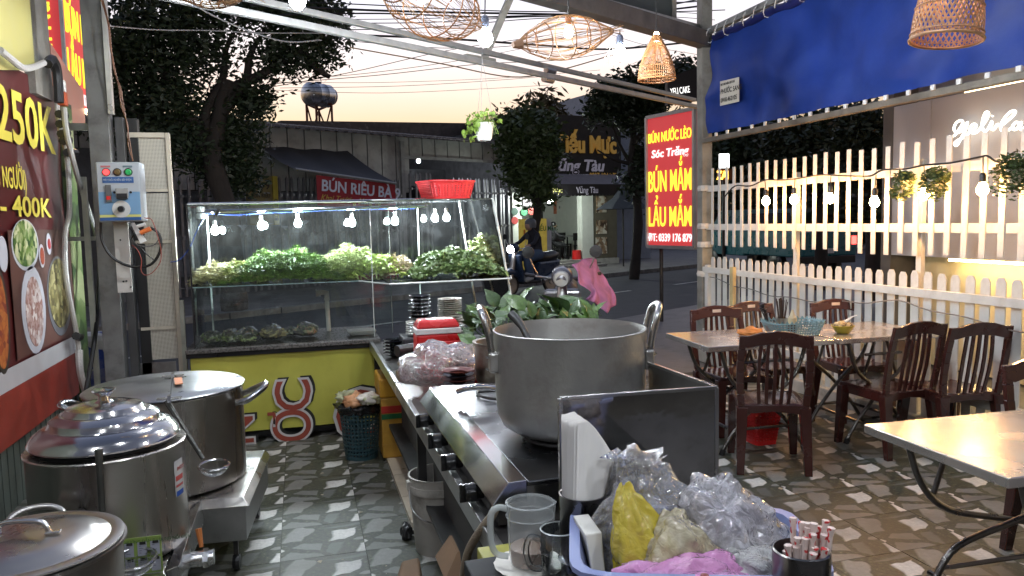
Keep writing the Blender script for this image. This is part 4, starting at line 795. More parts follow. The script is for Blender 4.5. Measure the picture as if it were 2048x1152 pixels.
# back drop of far vegetation and dark facades right of the street
fv = MB(); 
tag(quads('far_hedge', leafquads(np.concatenate([blobpts((22+i*4.0, 34-i*1.2, 2.2), (3.2,2,2.6+.6*math.sin(i*2)), 1500, .1) for i in range(9)]), .5), lfd), 'dark mass of distant roadside foliage beyond the fence', 'foliage', kind='stuff')
fb = thing('dark_shop_row', 'row of dark low shops far behind the fence', 'building', (24,30,0))
MB().bx(14,22,37,41,-.1,3.2).build('facade', M('dark_facade', (.05,.05,.06), .8, var=.4), fb); MB().bx(13.8,22.2,35.8,37,2.6,2.75).build('awning', M('blue_grey_tin', (.08,.09,.12), .6), fb); MB().bx(22.5,33,33,37,-.1,4.2).build('facade', M('dark_facade'), fb)
for k_ in range(5): MB().bx(14.6+k_*1.5,15.5+k_*1.5,36.9,36.99,.3,2.2).build('shutter', M('shutter_grey', (.09,.09,.10), .6), fb)
for k_, (a, b, d, s_) in enumerate(((1487,402,28,.10),(1500,396,30,.09),(1660,325,26,.05))):
    tag(MB().lathe([(0,-s_),(s_*.8,-s_*.5),(s_,0),(s_*.8,s_*.5),(0,s_)], Y(a,b,d), 10).build('street_lamp_glow', E('far_lamp', (.95,1,1), 14)), ['left of two distant round lamps seen between the first fence slats','right of two distant round lamps seen between the first fence slats','tiny lamp glint high in the dark tree beyond the fence'][k_], 'lamp', 'distant street lamps')
# teal pickup
def px3(px, py, d): return Y(px, py, d)
pk_ = thing('parked_pickup', 'teal pickup truck with red tail lights parked beyond the white fence', 'pickup truck', Y(1650,560,16))
c0 = Y(1585,545,16); c1 = Y(1712,545,16); zg = -.05
ux = Vector((1,0,0)); X0, X1 = c0.x, c1.x
teal = M('teal_car_paint', (.02,.16,.19), .3, var=.1, coat=.6)
MB().bx(X0,X1,16,18.2,.55,1.15).build('cargo_bed', teal, pk_, bevel=.03)
MB().hexa([(X0+.05,18.2,.5),(X1-.05,18.2,.5),(X1-.05,20.6,.5),(X0+.05,20.6,.5)], [(X0+.05,18.2,1.2),(X1-.05,18.2,1.2),(X1-.05,20.6,1.1),(X0+.05,20.6,1.1)]).build('body', teal, pk_, bevel=.03)
MB().hexa([(X0+.06,18.2,1.15),(X1-.06,18.2,1.15),(X1-.06,20,1.12),(X0+.06,20,1.12)], [(X0+.18,18.35,1.72),(X1-.18,18.35,1.72),(X1-.18,19.6,1.72),(X0+.18,19.6,1.72)]).build('cab', M('cab_dark_teal', (.015,.10,.12), .3, coat=.5), pk_, bevel=.03)
MB().hexa([(X0+.16,18.19,1.2),(X1-.16,18.19,1.2),(X1-.16,18.22,1.2),(X0+.16,18.22,1.2)], [(X0+.25,18.31,1.62),(X1-.25,18.31,1.62),(X1-.25,18.34,1.62),(X0+.25,18.34,1.62)]).build('rear_window', M('dark_glass', (.01,.012,.015), .08), pk_)
MB().bx(X0+.1,X1-.1,15.9,16.0,.38,.55).build('bumper', dark, pk_, bevel=.01)
for s_ in (X0+.02, X1-.14):
    MB().bx(s_,s_+.12,15.975,16.05,.82,1.02).build('tail_light', E('tail_light', (1,.05,.04), 6), pk_)
for a in (X0+.12, X1-.12):
    for b_ in (16.8, 19.8):
        w_ = MB().lathe([(.12,-.1),(.3,-.1),(.34,-.07),(.34,.07),(.3,.1),(.12,.1),(0,.06)], (a, b_, .29), 18, Matrix(((0,0,1),(1,0,0),(0,1,0)))); w_.build('wheel', black, pk_, smooth=40)
MB().bx((X0+X1)/2-.25,(X0+X1)/2+.25,15.985,15.999,.62,.74).build('number_plate', wplast, pk_)
# ============================================================= SCOOTERS
def scooter(name, lab, loc, rz, paint, grp='scooters'):
    t_ = thing(name, lab, 'scooter', (0,0,0), grp)   # built facing -Y at the origin, wheels on z = 0
    My = Matrix(((0,0,1),(1,0,0),(0,1,0)))
    for y_ in (-.62,.62):
        w_ = MB().lathe([(.19,-.03),(.23,-.035),(.255,0),(.23,.035),(.19,.03)], (0,y_,.255), 24, My).build('wheel', black, t_, smooth=50)
        MB().lathe([(0,-.03),(.05,-.035),(.06,-.015),(.19,-.02),(.2,.02),(.06,.015),(.05,.035),(0,.03)], (0,y_,.255), 16, My).build('rim', steeld, w_, smooth=40)
    lo = [(-.13,-.42),(.13,-.42)]
    MB().hexa([(-.17,-.36,.3),(.17,-.36,.3),(.14,-.30,.3),(-.14,-.30,.3)], [(-.2,-.50,.9),(.2,-.50,.9),(.17,-.42,.92),(-.17,-.42,.92)]).build('leg_shield', paint, t_, bevel=.03)
    MB().tube([(0,-.62,.36),(0,-.58,.5),(0,-.50,.8),(0,-.45,.98)], [.06,.07,.06,.05], 10).build('fork', steeld, t_, smooth=60)
    MB().tube([(0,-.86,.36),(0,-.78,.50),(0,-.64,.545),(0,-.46,.5),(0,-.36,.40)], [.03,.075,.085,.08,.04], 12).build('front_fender', paint, t_, smooth=60)
    MB().bx(-.15,.15,-.34,.18,.26,.33).build('footboard', black, t_, bevel=.02)
    MB().hexa([(-.13,.1,.3),(.13,.1,.3),(.12,.75,.42),(-.12,.75,.42)], [(-.16,.12,.72),(.16,.12,.72),(.11,.88,.74),(-.11,.88,.74)]).build('tail_body', paint, t_, bevel=.05)
    MB().tube([(0,.08,.76),(0,.2,.80),(0,.45,.79),(0,.72,.83),(0,.86,.84)], [.09,.135,.14,.12,.06], 12).build('seat', black, t_, smooth=70)
    MB().tube([(0,-.62,1.0),(0,-.54,1.03),(0,-.45,1.04),(0,-.36,1.02)], [.05,.10,.11,.05], 14).build('handlebar_cowl', paint, t_, smooth=70)
    MB().lathe([(0,-.03),(.07,-.02),(.085,.02),(.08,.05)], (0,-.60,1.02), 18, Matrix(((1,0,0),(0,0,1),(0,1,0)))).build('headlight', M('headlight_lens', (.6,.6,.55), .1, var=.2), t_, smooth=60)
    MB().tube(smooth([(-.35,-.30,1.05),(-.2,-.42,1.03),(0,-.45,1.02),(.2,-.42,1.03),(.35,-.30,1.05)]), .014, 8).build('handlebar', steeld, t_)
    for s_ in (-1,1):
        MB().tube([(s_*.27,-.37,1.04),(s_*.38,-.27,1.05)], .02, 8).build('grip', black, t_)
        MB().tube([(s_*.24,-.40,1.04),(s_*.30,-.42,1.16),(s_*.33,-.42,1.24)], .008, 6).build('mirror_stalk', steeld, t_)
        mr_ = MB().lathe([(0,-.01),(.06,-.008),(.065,.01),(0,.02)], (s_*.34,-.42,1.28), 14, Matrix(((1,0,0),(0,0,1),(0,1,0)))).build('mirror', black, t_)
    MB().tube([(.15,.75,.5),(.19,.5,.42),(.19,.2,.3)], .05, 10).build('exhaust', steeld, t_, smooth=50)
    t_.location = loc; t_.rotation_euler.z = rz; return t_
silver = M('silver_scooter_paint', (.26,.26,.28), .22, .5, coat=.5, var=.08)
scooter('parked_scooter', 'silver scooter parked behind the counter with a purple cloth over its handlebar', (2.70,7.76,-.03), R_(-22), silver)
# purple cloth over the handlebar: a draped grid
pc_ = Y(1172,560,7.3)
vs = []; fs = []; nu, nv = 22, 30
tp = [Y(a, b, d) for a, b, d in ((1143,530,7.1),(1160,522,7.25),(1178,517,7.4),(1192,520,7.5))]
lo_ = [Y(a, b, d) for a, b, d in ((1168,598,7.0),(1185,606,7.05),(1205,626,7.1),(1224,610,7.3))]
tps, los = smooth(tp, 8), smooth(lo_, 8)
nu = len(tps)
for i in range(nu):
    for j in range(nv+1):
        v_ = j/nv; p = tps[i].lerp(los[i], v_); p = p+Vector((0,-1,0))*(.05*math.sin(i*.75+v_*3)*v_+.05*math.sin(v_*PI))+Vector((1,0,0))*.02*math.sin(v_*9+i*.4)
        if v_ > .55: p += Vector((.06*math.sin((v_-.55)*6),0,.0))
        vs.append(p)
for i in range(nu-1):
    for j in range(nv): fs.append((i*(nv+1)+j,(i+1)*(nv+1)+j,(i+1)*(nv+1)+j+1,i*(nv+1)+j+1))
c_ = MB(); c_.add(vs, fs); co_ = c_.build('draped_cloth', M('purple_cloth', (.36,.15,.30), .9, var=.25, sc=8, bump=.5, bsc=120, dirt=.2), None, smooth=80); co_.modifiers.new('thickness','SOLIDIFY').thickness = .008
tag(co_, 'crumpled mauve cloth draped over the parked scooter handlebar', 'cloth')
# moving scooter with rider
msc = scooter('ridden_scooter', 'dark scooter with its headlight on, ridden along the road in front of the cafe', (0,0,0), 0, M('navy_scooter_paint', (.02,.035,.07), .3, coat=.4))
mp_ = Z(1062,590,-.06); msc.location = (mp_.x, mp_.y, -.055); RZ = R_(-62); msc.rotation_euler.z = RZ
for ch in msc.children:
    if ch.name.startswith('headlight'): ch.data.materials.clear(); ch.data.materials.append(E('headlight_on', (.95,.98,1), 38))
def person(name, lab, joints, edges, loc, rz, mat_of, headp, cat='person', parts=()):
    me = bpy.data.meshes.new(name); ks = list(joints); me.from_pydata([joints[k_][0] for k_ in ks], [(ks.index(a), ks.index(b)) for a, b in edges], []); me.update()
    o = bpy.data.objects.new(name, me); COL.objects.link(o); sk = o.modifiers.new('skin', 'SKIN')
    sv = me.skin_vertices[0].data
    for i, k_ in enumerate(ks): r = joints[k_][1]; sv[i].radius = (r, r) if not isinstance(r, tuple) else r; sv[i].use_root = (i == 0)
    o.modifiers.new('subdiv', 'SUBSURF').levels = 1; o.modifiers['subdiv'].render_levels = 1
    me.materials.append(mat_of); o.location = loc; o.rotation_euler.z = rz; tag(o, lab, cat); return o
jn = {'pel':((0,.22,.92),.14),'belly':((0,.18,1.08),.125),'chest':((0,.10,1.26),(.16,.12)),'neck':((0,.05,1.40),.055),'head':((0,.02,1.50),.09),
      'shl':((.17,.09,1.32),.06),'ell':((.24,-.10,1.14),.042),'hal':((.27,-.33,1.08),.03),'shr':((-.17,.09,1.32),.06),'elr':((-.24,-.10,1.14),.042),'har':((-.27,-.33,1.08),.03),
      'hipl':((.10,.15,.88),.10),'knl':((.16,-.24,.80),.07),'anl':((.13,-.12,.40),.045),'tol':((.13,-.28,.34),.035),'hipr':((-.10,.15,.88),.10),'knr':((-.16,-.24,.80),.07),'anr':((-.13,-.12,.40),.045),'tor':((-.13,-.28,.34),.035)}
ed = [('pel','belly'),('belly','chest'),('chest','neck'),('neck','head'),('chest','shl'),('shl','ell'),('ell','hal'),('chest','shr'),('shr','elr'),('elr','har'),('pel','hipl'),('hipl','knl'),('knl','anl'),('anl','tol'),('pel','hipr'),('hipr','knr'),('knr','anr'),('anr','tor')]
rd = person('person', 'rider in dark jacket, blue jeans and grey helmet sitting on the moving scooter', jn, ed, msc.location, RZ, M('rider_clothes', (.02,.02,.028), .8), None)
# the jeans, shoes, helmet and face are pieces of their own
def limb(pts, rs, nm, mt, par): 
    o = MB().tube(smooth(pts, 3), [rs[min(int(i/3), len(rs)-1)] for i in range(len(smooth(pts, 3)))], 10)
    ob = bpy.data.objects.new(nm, o.mesh(nm, mt, (0,0,0), 70)); COL.objects.link(ob); ob.parent = par; return ob
for s_ in (1,-1):
    limb([(s_*.10,.18,.88),(s_*.165,-.25,.80),(s_*.135,-.12,.43)], [.125,.09,.068,.068], 'jeans_leg', M('blue_jeans', (.05,.08,.14), .85), rd)
    limb([(s_*.13,-.08,.39),(s_*.13,-.20,.36),(s_*.13,-.31,.35)], [.05,.055,.04,.035], 'shoe', M('grey_shoe', (.35,.35,.36), .7), rd)
    limb([(s_*.265,-.28,1.09),(s_*.275,-.34,1.075),(s_*.275,-.39,1.07)], [.035,.042,.03,.03], 'hand', M('skin', (.35,.2,.14), .5), rd)
hm = bpy.data.objects.new('helmet', MB().lathe([(.118,-.06),(.13,.02),(.12,.09),(.08,.135),(0,.15)], (0,.03,1.52), 20).mesh('helmet', M('grey_helmet', (.09,.09,.10), .4), (0,0,0), 60)); COL.objects.link(hm); hm.parent = rd
fcm = bpy.data.objects.new('face', MB().lathe([(0,-.10),(.05,-.09),(.08,-.03),(.085,.03),(.05,.07),(0,.08)], (0,-.03,1.50), 16).mesh('face', M('skin'), (0,0,0), 60)); COL.objects.link(fcm); fcm.parent = rd
# seated guest in the cafe
gj = {'pel':((0,0,.5),.14),'chest':((0,-.05,.85),(.16,.12)),'neck':((0,-.06,1.0),.05),'head':((0,-.08,1.12),.09),'shl':((.18,-.04,.92),.055),'ell':((.22,-.22,.75),.04),'hal':((.15,-.42,.78),.03),'shr':((-.18,-.04,.92),.055),'elr':((-.22,-.22,.75),.04),'har':((-.15,-.42,.78),.03),
      'knl':((.12,-.42,.5),.075),'anl':((.12,-.42,.08),.05),'tol':((.12,-.56,.04),.035),'knr':((-.12,-.42,.5),.075),'anr':((-.12,-.42,.08),.05),'tor':((-.12,-.56,.04),.035)}
ge_ = [('pel','chest'),('chest','neck'),('neck','head'),('chest','shl'),('shl','ell'),('ell','hal'),('chest','shr'),('shr','elr'),('elr','har'),('pel','knl'),('knl','anl'),('anl','tol'),('pel','knr'),('knr','anr'),('anr','tor')]
gst = person('person', 'person in dark clothes sitting inside the doorway of the noodle cafe', gj, ge_, gp, R_(30+70), M('dark_shirt', (.03,.03,.035), .8), None)
gh_ = bpy.data.objects.new('hair', MB().lathe([(.09,-.02),(.105,.03),(.09,.08),(.05,.11),(0,.12)], (0,-.07,1.13), 16).mesh('hair', black, (0,0,0), 60)); COL.objects.link(gh_); gh_.parent = gst
gf_ = bpy.data.objects.new('face', MB().lathe([(0,-.10),(.05,-.09),(.08,-.03),(.08,.03),(.05,.07),(0,.08)], (0,-.11,1.12), 14).mesh('face', M('skin'), (0,0,0), 60)); COL.objects.link(gf_); gf_.parent = gst
gq = gp+Vector((0,0,0)); gc_ = thing('cafe_chair', 'dark chair under the person seated in the cafe doorway', 'chair', gp, 'dark chairs inside the cafe')
MB().cb(gp+Vector((0,0,.36)), (.4,.4,.04)).build('seat', black, gc_)
for a in (-.17,.17):
    for b_ in (-.17,.17): MB().cb(gp+Vector((a,b_,.17)), (.035,.035,.34)).build('leg', black, gc_)
# ============================================================= OVERHEAD WIRES
def cable(lab, pts, d0, d1, r, mt=wire, grp='overhead cables across the street'):
    n_ = len(pts); P_ = [Y(a, b, d0+(d1-d0)*i/(n_-1)) for i, (a, b) in enumerate(pts)]
    o = MB().tube(smooth(P_, 6), r, 5).build('overhead_cable', mt, None); tag(o, lab, 'cable', grp); return o
ctop = [(-10,[(640,0),(900,18),(1150,20),(1400,8)]),]
cab = [([(500,10),(780,22),(1020,27),(1240,28),(1420,10)],12,.03,'thick black cable bundle nearest the top of the sky'),
 ([(480,2),(700,8),(1000,22),(1300,24),(1450,20)],12,.016,'thin cable just above the thickest bundle'),
 ([(560,30),(760,27),(1000,34),(1250,24),(1430,-8)],12,.022,'second thick cable under the topmost bundle'),
 ([(600,38),(800,38),(1050,31),(1300,24)],13,.012,'thin cable between the second and third thick cables'),
 ([(660,46),(850,45),(1050,34),(1200,30)],13,.014,'third thick cable behind the long fish-trap lamp'),
 ([(680,60),(860,55),(1060,38),(1250,30)],13,.014,'fourth cable sloping up behind the fish-trap lamp'),
 ([(700,70),(900,78),(1100,92),(1230,98),(1420,80)],11,.028,'thick sagging cable passing behind the low LED bulbs'),
 ([(700,82),(880,96),(1040,90),(1200,60),(1330,20)],12,.010,'thin cable crossing beneath the long fish-trap lamp'),
 ([(520,178),(700,145),(900,100),(1100,70)],13,.010,'thin dark wire rising right from the water tank'),
 ([(540,168),(760,150),(960,128),(1160,115),(1420,60)],13,.010,'wavy thin wire crossing above the hanging money plant'),
 ([(520,158),(700,150),(900,124),(1040,98)],13,.008,'fine wire above the water tank'),
 ([(560,176),(800,172),(1000,160),(1120,150)],15,.008,'lowest but one fine wire above the warehouse roof'),
 ([(540,180),(760,186),(960,178),(1100,170)],15,.007,'lowest fine wire above the warehouse roof'),
 ([(540,164),(760,165),(1000,156),(1200,140)],15,.007,'fine straight wire in the yellow sky'),
 ([(700,95),(880,127),(1024,154),(1120,140),(1240,105)],8,.012,'brown sagging wire dipping below the canopy pipes'),
 ([(215,52),(320,60),(420,61),(520,66),(700,66)],8,.010,'pale wire crossing in front of the dark tree'),
 ([(370,0),(440,38),(520,70),(580,84),(640,80)],7,.012,'grey slack cord hanging in front of the dark tree'),
 ([(1190,58),(1290,90),(1400,110)],14,.008,'fine wire sloping down towards the corner post'),
 ([(1345,5),(1380,4),(1420,0)],12,.018,'thick cable stub beside the roof panel'),
 ([(1345,24),(1380,26),(1420,30)],12,.010,'thin cable beside the roof panel, upper'),
 ([(1345,34),(1380,36),(1430,40)],12,.010,'thin cable beside the roof panel, lower')]
for k_, (p_, d_, r_, lb_) in enumerate(cab): cable(lb_, p_, d_, d_+1.5, r_*.6, M('pale_cord', (.3,.3,.3), .6) if 'pale' in lb_ or 'cord' in lb_ else (M('brown_cord', (.2,.14,.08), .6) if 'brown' in lb_ else wire))
# ============================================================= OVERHEAD BULBS AND PENDANTS
for lab, p, cp, st in (('bright white LED bulb at the top left in front of the dark tree', Y(595,3,4.6), Y(595,-70,4.6), .045),
               ('bright white LED bulb in the middle of the sky below the grey strut', Y(971,78,4.6), Y(971,-40,4.6), .045),
               ('bright white LED bulb between the fish-trap lamp and the bell-shaped lamp', Y(1240,108,4.9), Y(1240,60,4.9), .042)):
    bulb(lab, p, st, ledb, M('blue_grey_socket', (.12,.14,.2), .5), grp='white LED bulbs on the overhead cord', cord=cp)
# the same string of bulbs runs on over the kitchen, above the frame
for lab, p in (('LED bulb of the overhead string above the gas stove', (.15,2.3,3.0)), ('LED bulb of the overhead string above the tables', (2.2,2.6,3.1)), ('LED bulb of the overhead string above the camera', (-.5,.3,2.9)), ('LED bulb of the overhead string behind the camera', (.9,-.7,2.5)), ('LED bulb of the overhead string above the serving stand', (1.3,.4,2.5)), ('LED bulb of the overhead string over the left wall pots', (-1.0,1.7,2.8))):
    bulb(lab, p, .036, ledb, M('blue_grey_socket'), grp='white LED bulbs on the overhead cord', cord=(p[0],p[1],3.5))
nd_ = thing('twig_bundle', 'small dry twig bundle caught on the cable by the right LED bulb', 'twigs', Y(1228,95,5.1))
tw = MB()
for k_ in range(26):
    c_ = Y(1228+rnd.uniform(-8,8), 96+rnd.uniform(-3,3), 5.1); tw.tube([c_, c_+Vector((rnd.uniform(-.09,.09), rnd.uniform(-.05,.05), rnd.uniform(-.16,.08)))], .0018, 4)
tw.build('twigs', M('dry_twig', (.12,.1,.08), .8), nd_)
rat = M('rattan', (.30,.14,.055), .5, var=.3, sc=20); ratp = M('rattan_pale', (.36,.22,.11), .55, var=.3, sc=20)
def fishtrap(lab, a, b, rmax, prof, glow=None, rings=(.16,.28,.5,.66,.8)):
    a, b = Vector(a), Vector(b); d = b-a; L_ = d.length; dn = d.normalized(); u_ = dn.orthogonal().normalized(); v_ = dn.cross(u_)
    t_ = thing('fish_trap_pendant', lab, 'pendant lamp', a.lerp(b, .5), 'fish-trap pendant lamps')
    def rad(t): return rmax*np.interp(t, [p_[0] for p_ in prof], [p_[1] for p_ in prof])
    rb = MB(); ts = np.linspace(0,1,17)
    for k_ in range(58):
        an = 2*PI*k_/58+rnd.uniform(-.05,.05); rb.tube([a+d*t+(u_*math.cos(an+.12*math.sin(t*3+k_%5))+v_*math.sin(an+.12*math.sin(t*3+k_%5)))*rad(t) for t in ts], .0013, 4, cap=False)
    rb.build('ribs', ratp, t_)
    for t in rings:
        MB().tube([a+d*t+(u_*math.cos(an)+v_*math.sin(an))*rad(t)*.98 for an in np.linspace(0,2*PI,28)[:-1]], .0035, 5, closed=True).build('hoop', rat, t_)
    MB().tube([a-dn*.02, a+dn*.035], [.018,.03], 10).build('tip', M('rattan_tip', (.35,.2,.12), .6), t_)
    tf = MB()
    for k_ in range(14): tf.tube([b-dn*.03, b+dn*rnd.uniform(.03,.12)+u_*rnd.uniform(-.03,.03)+v_*rnd.uniform(-.03,.03)], .0015, 4)
    tf.build('frayed_end', ratp, t_)
    if glow is not None:
        p = glow; MB().lathe([(0,-.03),(.02,-.025),(.028,0),(.02,.025),(.012,.04)], p, 12).build('bulb', warm2, t_, smooth=80)
        MB().lathe([(.014,.04),(.018,.045),(.018,.085),(0,.09)], p, 12).build('socket', M('copper_socket', (.4,.18,.08), .4), t_); MB().tube([Vector(p)+Vector((0,0,.08)), Vector(p)+Vector((0,0,.6))], .003, 5).build('cord', wire, t_)
    return t_
warm2 = E('pendant_bulb', (1,.72,.42), 60)
pr = [(0,.05),(.12,.45),(.3,.86),(.45,1),(.58,.98),(.75,.75),(.9,.35),(1,.12)]
fishtrap('long pale fish-trap lamp hanging horizontally in the middle of the sky', Y(1032,89,4.25), Y(1225,62,4.35), .125, pr, Y(1137,65,4.3))
fishtrap('fish-trap lamp cut by the top edge left of the middle bulb', Y(752,-60,3.3), Y(957,52,3.9), .17, pr, Y(845,-8,3.55))
fishtrap('reddish fish-trap lamp just peeking in at the top edge above the dark tree', Y(350,-12,3.5), Y(505,-14,3.4), .06, pr)
# bell-shaped pendant
bc0 = Y(1313,115,5.3)
bt_ = thing('bell_pendant', 'bell-shaped slatted rattan lamp hanging beside the corner post', 'pendant lamp', bc0)
bp_ = [(0,.17),(.2,.42),(.4,.66),(.6,.84),(.8,.97),(1,1.0)]
ztop, zbot, rb_ = Y(1313,70,5.3).z, Y(1313,160,5.3).z, .135
def brad(t): return rb_*np.interp(t, [p_[0] for p_ in bp_], [p_[1] for p_ in bp_])
rb = MB()
for k_ in range(54):
    an = 2*PI*k_/54; rb.tube([(bc0.x+brad(t)*math.cos(an), bc0.y+brad(t)*math.sin(an), ztop+(zbot-ztop)*t) for t in np.linspace(0,1,9)], .0028, 4, cap=False)
rb.build('ribs', rat, bt_)
for t in (.02,.25,.5,.72,.86,.93,.985,1.0):
    MB().tube([(bc0.x+brad(t)*math.cos(an), bc0.y+brad(t)*math.sin(an), ztop+(zbot-ztop)*t) for an in np.linspace(0,2*PI,32)[:-1]], .0045 if t > .9 else .0028, 5, closed=True).build('hoop', rat, bt_)
MB().lathe([(0,-.03),(.02,-.025),(.028,0),(.02,.025),(.012,.04)], (bc0.x,bc0.y,ztop-.02), 12).build('bulb', warm2, bt_, smooth=80)
MB().tube([(bc0.x,bc0.y,ztop+.02), (bc0.x,bc0.y,3.3)], .003, 5).build('cord', wire, bt_)
# big near woven pendant
nb = Y(1892,70,2.6)
nt_ = thing('woven_pendant', 'large diamond-woven bamboo lamp in front of the blue tarpaulin', 'pendant lamp', nb)
zb0 = Y(1892,80,2.6).z; np_ = [(0,1.0),(.25,.97),(.5,.86),(.75,.70),(1,.5)]; hgt = .36; nr_ = .132
def nrad(t): return nr_*np.interp(t, [p_[0] for p_ in np_], [p_[1] for p_ in np_])
tilt = Matrix.Rotation(R_(6), 3, 'Y')
def npnt(t, an, k_=1): return Vector((nb.x,nb.y,zb0)) + tilt @ Vector((nrad(t)*k_*math.cos(an), nrad(t)*k_*math.sin(an), hgt*t))
for sgn, nm in ((1,'weave_right'),(-1,'weave_left')):
    wv = MB()
    for k_ in range(40):
        a0 = 2*PI*k_/40
        for i in range(14):
            t0, t1 = i/14, (i+1)/14; q_ = [npnt(t0, a0+sgn*t0*1.5, 1+.004*sgn), npnt(t0, a0+.05+sgn*t0*1.5, 1+.004*sgn), npnt(t1, a0+.05+sgn*t1*1.5, 1+.004*sgn), npnt(t1, a0+sgn*t1*1.5, 1+.004*sgn)]; wv.quad(*q_)
    o_ = wv.build(nm, M('bamboo_strip', (.36,.19,.09), .5, var=.3, sc=30), nt_); o_.modifiers.new('thickness','SOLIDIFY').thickness = .002
for t, r_ in ((0,.006),(.06,.003),(.35,.003),(.65,.003),(1,.005)):
    MB().tube([npnt(t, an, 1.01) for an in np.linspace(0,2*PI,40)[:-1]], r_, 6, closed=True).build('hoop', M('bamboo_strip'), nt_)
MB().lathe([(0,-.035),(.025,-.03),(.034,0),(.025,.03),(.014,.045)], (nb.x,nb.y,zb0+.24), 12).build('bulb', E('near_pendant_bulb', (1,.6,.3), 35), nt_, smooth=80)
MB().tube([(nb.x,nb.y,zb0+.28), (nb.x,nb.y,zb0+1.0)], .004, 5).build('cord', wire, nt_)
# hanging money plant
hp = Y(968,262,6.0); t_ = thing('hanging_money_plant', 'money plant in a white pot hanging under the sky above the glass case', 'plant', hp)
MB().lathe([(0,-.075),(.05,-.075),(.06,-.06),(.078,.055),(.082,.06),(.076,.062),(.07,.05),(0,.04)], hp, 24).build('pot', wplast, t_, smooth=40)
for a in (0,2.1,4.2): MB().tube([hp+Vector((.078*math.cos(a),.078*math.sin(a),.06)), hp+Vector((0,0,.55)), hp+Vector((0,0,1.2))], .0015, 4).build('hanger_string', M('pale_cord'), t_)
def heart(sz):
    pts = [(0,-.5),(.28,-.28),(.42,0),(.36,.25),(.15,.36),(0,.28),(-.15,.36),(-.36,.25),(-.42,0),(-.28,-.28)]
    b_ = MB(); b_.add([(0,0,-.06*sz)]+[(x*sz, y*sz, .05*sz*(abs(x)*2)) for x, y in pts], [(0,i+1,(i+1) % 10+1) for i in range(10)]); return b_
hme = heart(1).mesh('leaf', foli2)
for k_ in range(90):
    a = rnd.uniform(0,2*PI); rr2 = rnd.uniform(.02,.13); zz = rnd.uniform(.03,.19)*(1-rr2*2.5)
    if k_ > 55: a = rnd.uniform(2.3,4.2); rr2 = rnd.uniform(.08,.17); zz = rnd.uniform(-.10,.12)
    place('leaf', hme, t_, hp+Vector((rr2*math.cos(a), rr2*math.sin(a)*.8, zz)), rot=(rnd.uniform(.3,1.7),rnd.uniform(-.6,.6),rnd.uniform(0,6.28)), scale=[rnd.uniform(.035,.065)]*3)
st2 = MB()
for k_ in range(26): a = rnd.uniform(0,6.28); r2 = rnd.uniform(.05,.15); st2.tube([hp+Vector((0,0,.04)), hp+Vector((r2*.6*math.cos(a), r2*.6*math.sin(a), .12)), hp+Vector((r2*math.cos(a), r2*math.sin(a), rnd.uniform(-.05,.16)))], .0018, 4)
st2.build('stems', foli2, t_)
# ============================================================= CONTROL BOX + PERFORATED SCREEN + LOOSE WIRES
cx = thing('control_box', 'pale blue electric control box with red, amber and green lamps on the steel column', 'control box', Y(237,384,5.6))
q0, q1 = Y(197,444,5.6), Y(283,442,5.6); zt3 = Y(190,324,5.6).z; zb3 = q0.z; xw = q1.x-q0.x+.0; bx0 = Y(194,384,5.6).x; bx1 = Y(282,384,5.6).x
MB().bx(bx0,bx1,5.6,5.78,zb3,zt3).build('cabinet', M('grey_blue_cabinet', (.35,.38,.40), .45, var=.1, dirt=.15), cx, bevel=.008)
fm = bpy.data.materials.get('x')
def cq(u0, u1, v0, v1, d, mt, nm, bev=0):
    w2, h2 = bx1-bx0, zt3-zb3; return MB().bx(bx0+w2*u0, bx0+w2*u1, 5.6-d, 5.6-.0005, zb3+h2*v0, zb3+h2*v1).build(nm, mt, cx, bevel=bev)
cq(.03,.97,.34,.98,.002, M('panel_grey', (.40,.43,.46), .4, var=.06), 'face_sheet'); cq(.03,.97,.12,.50,.003, M('panel_blue', (.17,.32,.50), .4, var=.1), 'blue_field'); cq(.03,.97,.115,.075,.004, M('panel_yellow', (.6,.6,.2), .4), 'yellow_line'); cq(.03,.97,.02,.07,.004, M('panel_navy', (.03,.10,.28), .4), 'navy_line')
cq(.14,.85,.65,.75,.005, M('panel_navy'), 'name_plate'); cq(.12,.34,.91,.94,.005, M('label_red', (.45,.15,.15), .5), 'lamp_label'); cq(.62,.84,.91,.94,.005, M('label_grey', (.12,.18,.2), .5), 'lamp_label')
cyl = Matrix(((1,0,0),(0,0,1),(0,-1,0)))
for u, mt in ((.24, E('red_lamp', (1,.06,.06), 2.2)), (.49, M('amber_lamp', (.14,.09,.03), .3)), (.74, M('green_lamp', (.02,.30,.08), .3, emit=.15))):
    cc = (bx0+(bx1-bx0)*u, 5.598, zb3+(zt3-zb3)*.83); MB().lathe([(.0,-.012),(.014,-.012),(.02,-.006),(.02,0)], cc, 18, Matrix(((1,0,0),(0,0,1),(0,1,0)))).build('indicator_lamp', mt, cx, smooth=40)
    MB().lathe([(.02,-.004),(.026,-.004),(.026,.001)], cc, 18, Matrix(((1,0,0),(0,0,1),(0,1,0)))).build('lamp_ring', dark, cx)
cq(.20,.33,.33,.62,.015, M('dark_grey_switch', (.12,.12,.12), .5), 'rocker_switch', .002); cq(.22,.31,.37,.43,.019, red, 'switch_rocker'); cq(.44,.72,.40,.56,.03, M('clear_meter', (.3,.3,.29), .25), 'meter', .004); cq(.46,.70,.38,.47,.034, black, 'meter_slot')
for u in (.40,.77): MB().lathe([(0,-.008),(.008,-.008),(.008,0)], (bx0+(bx1-bx0)*u,5.597,zb3+(zt3-zb3)*.49), 10, Matrix(((1,0,0),(0,0,1),(0,1,0)))).build('screw', black, cx)
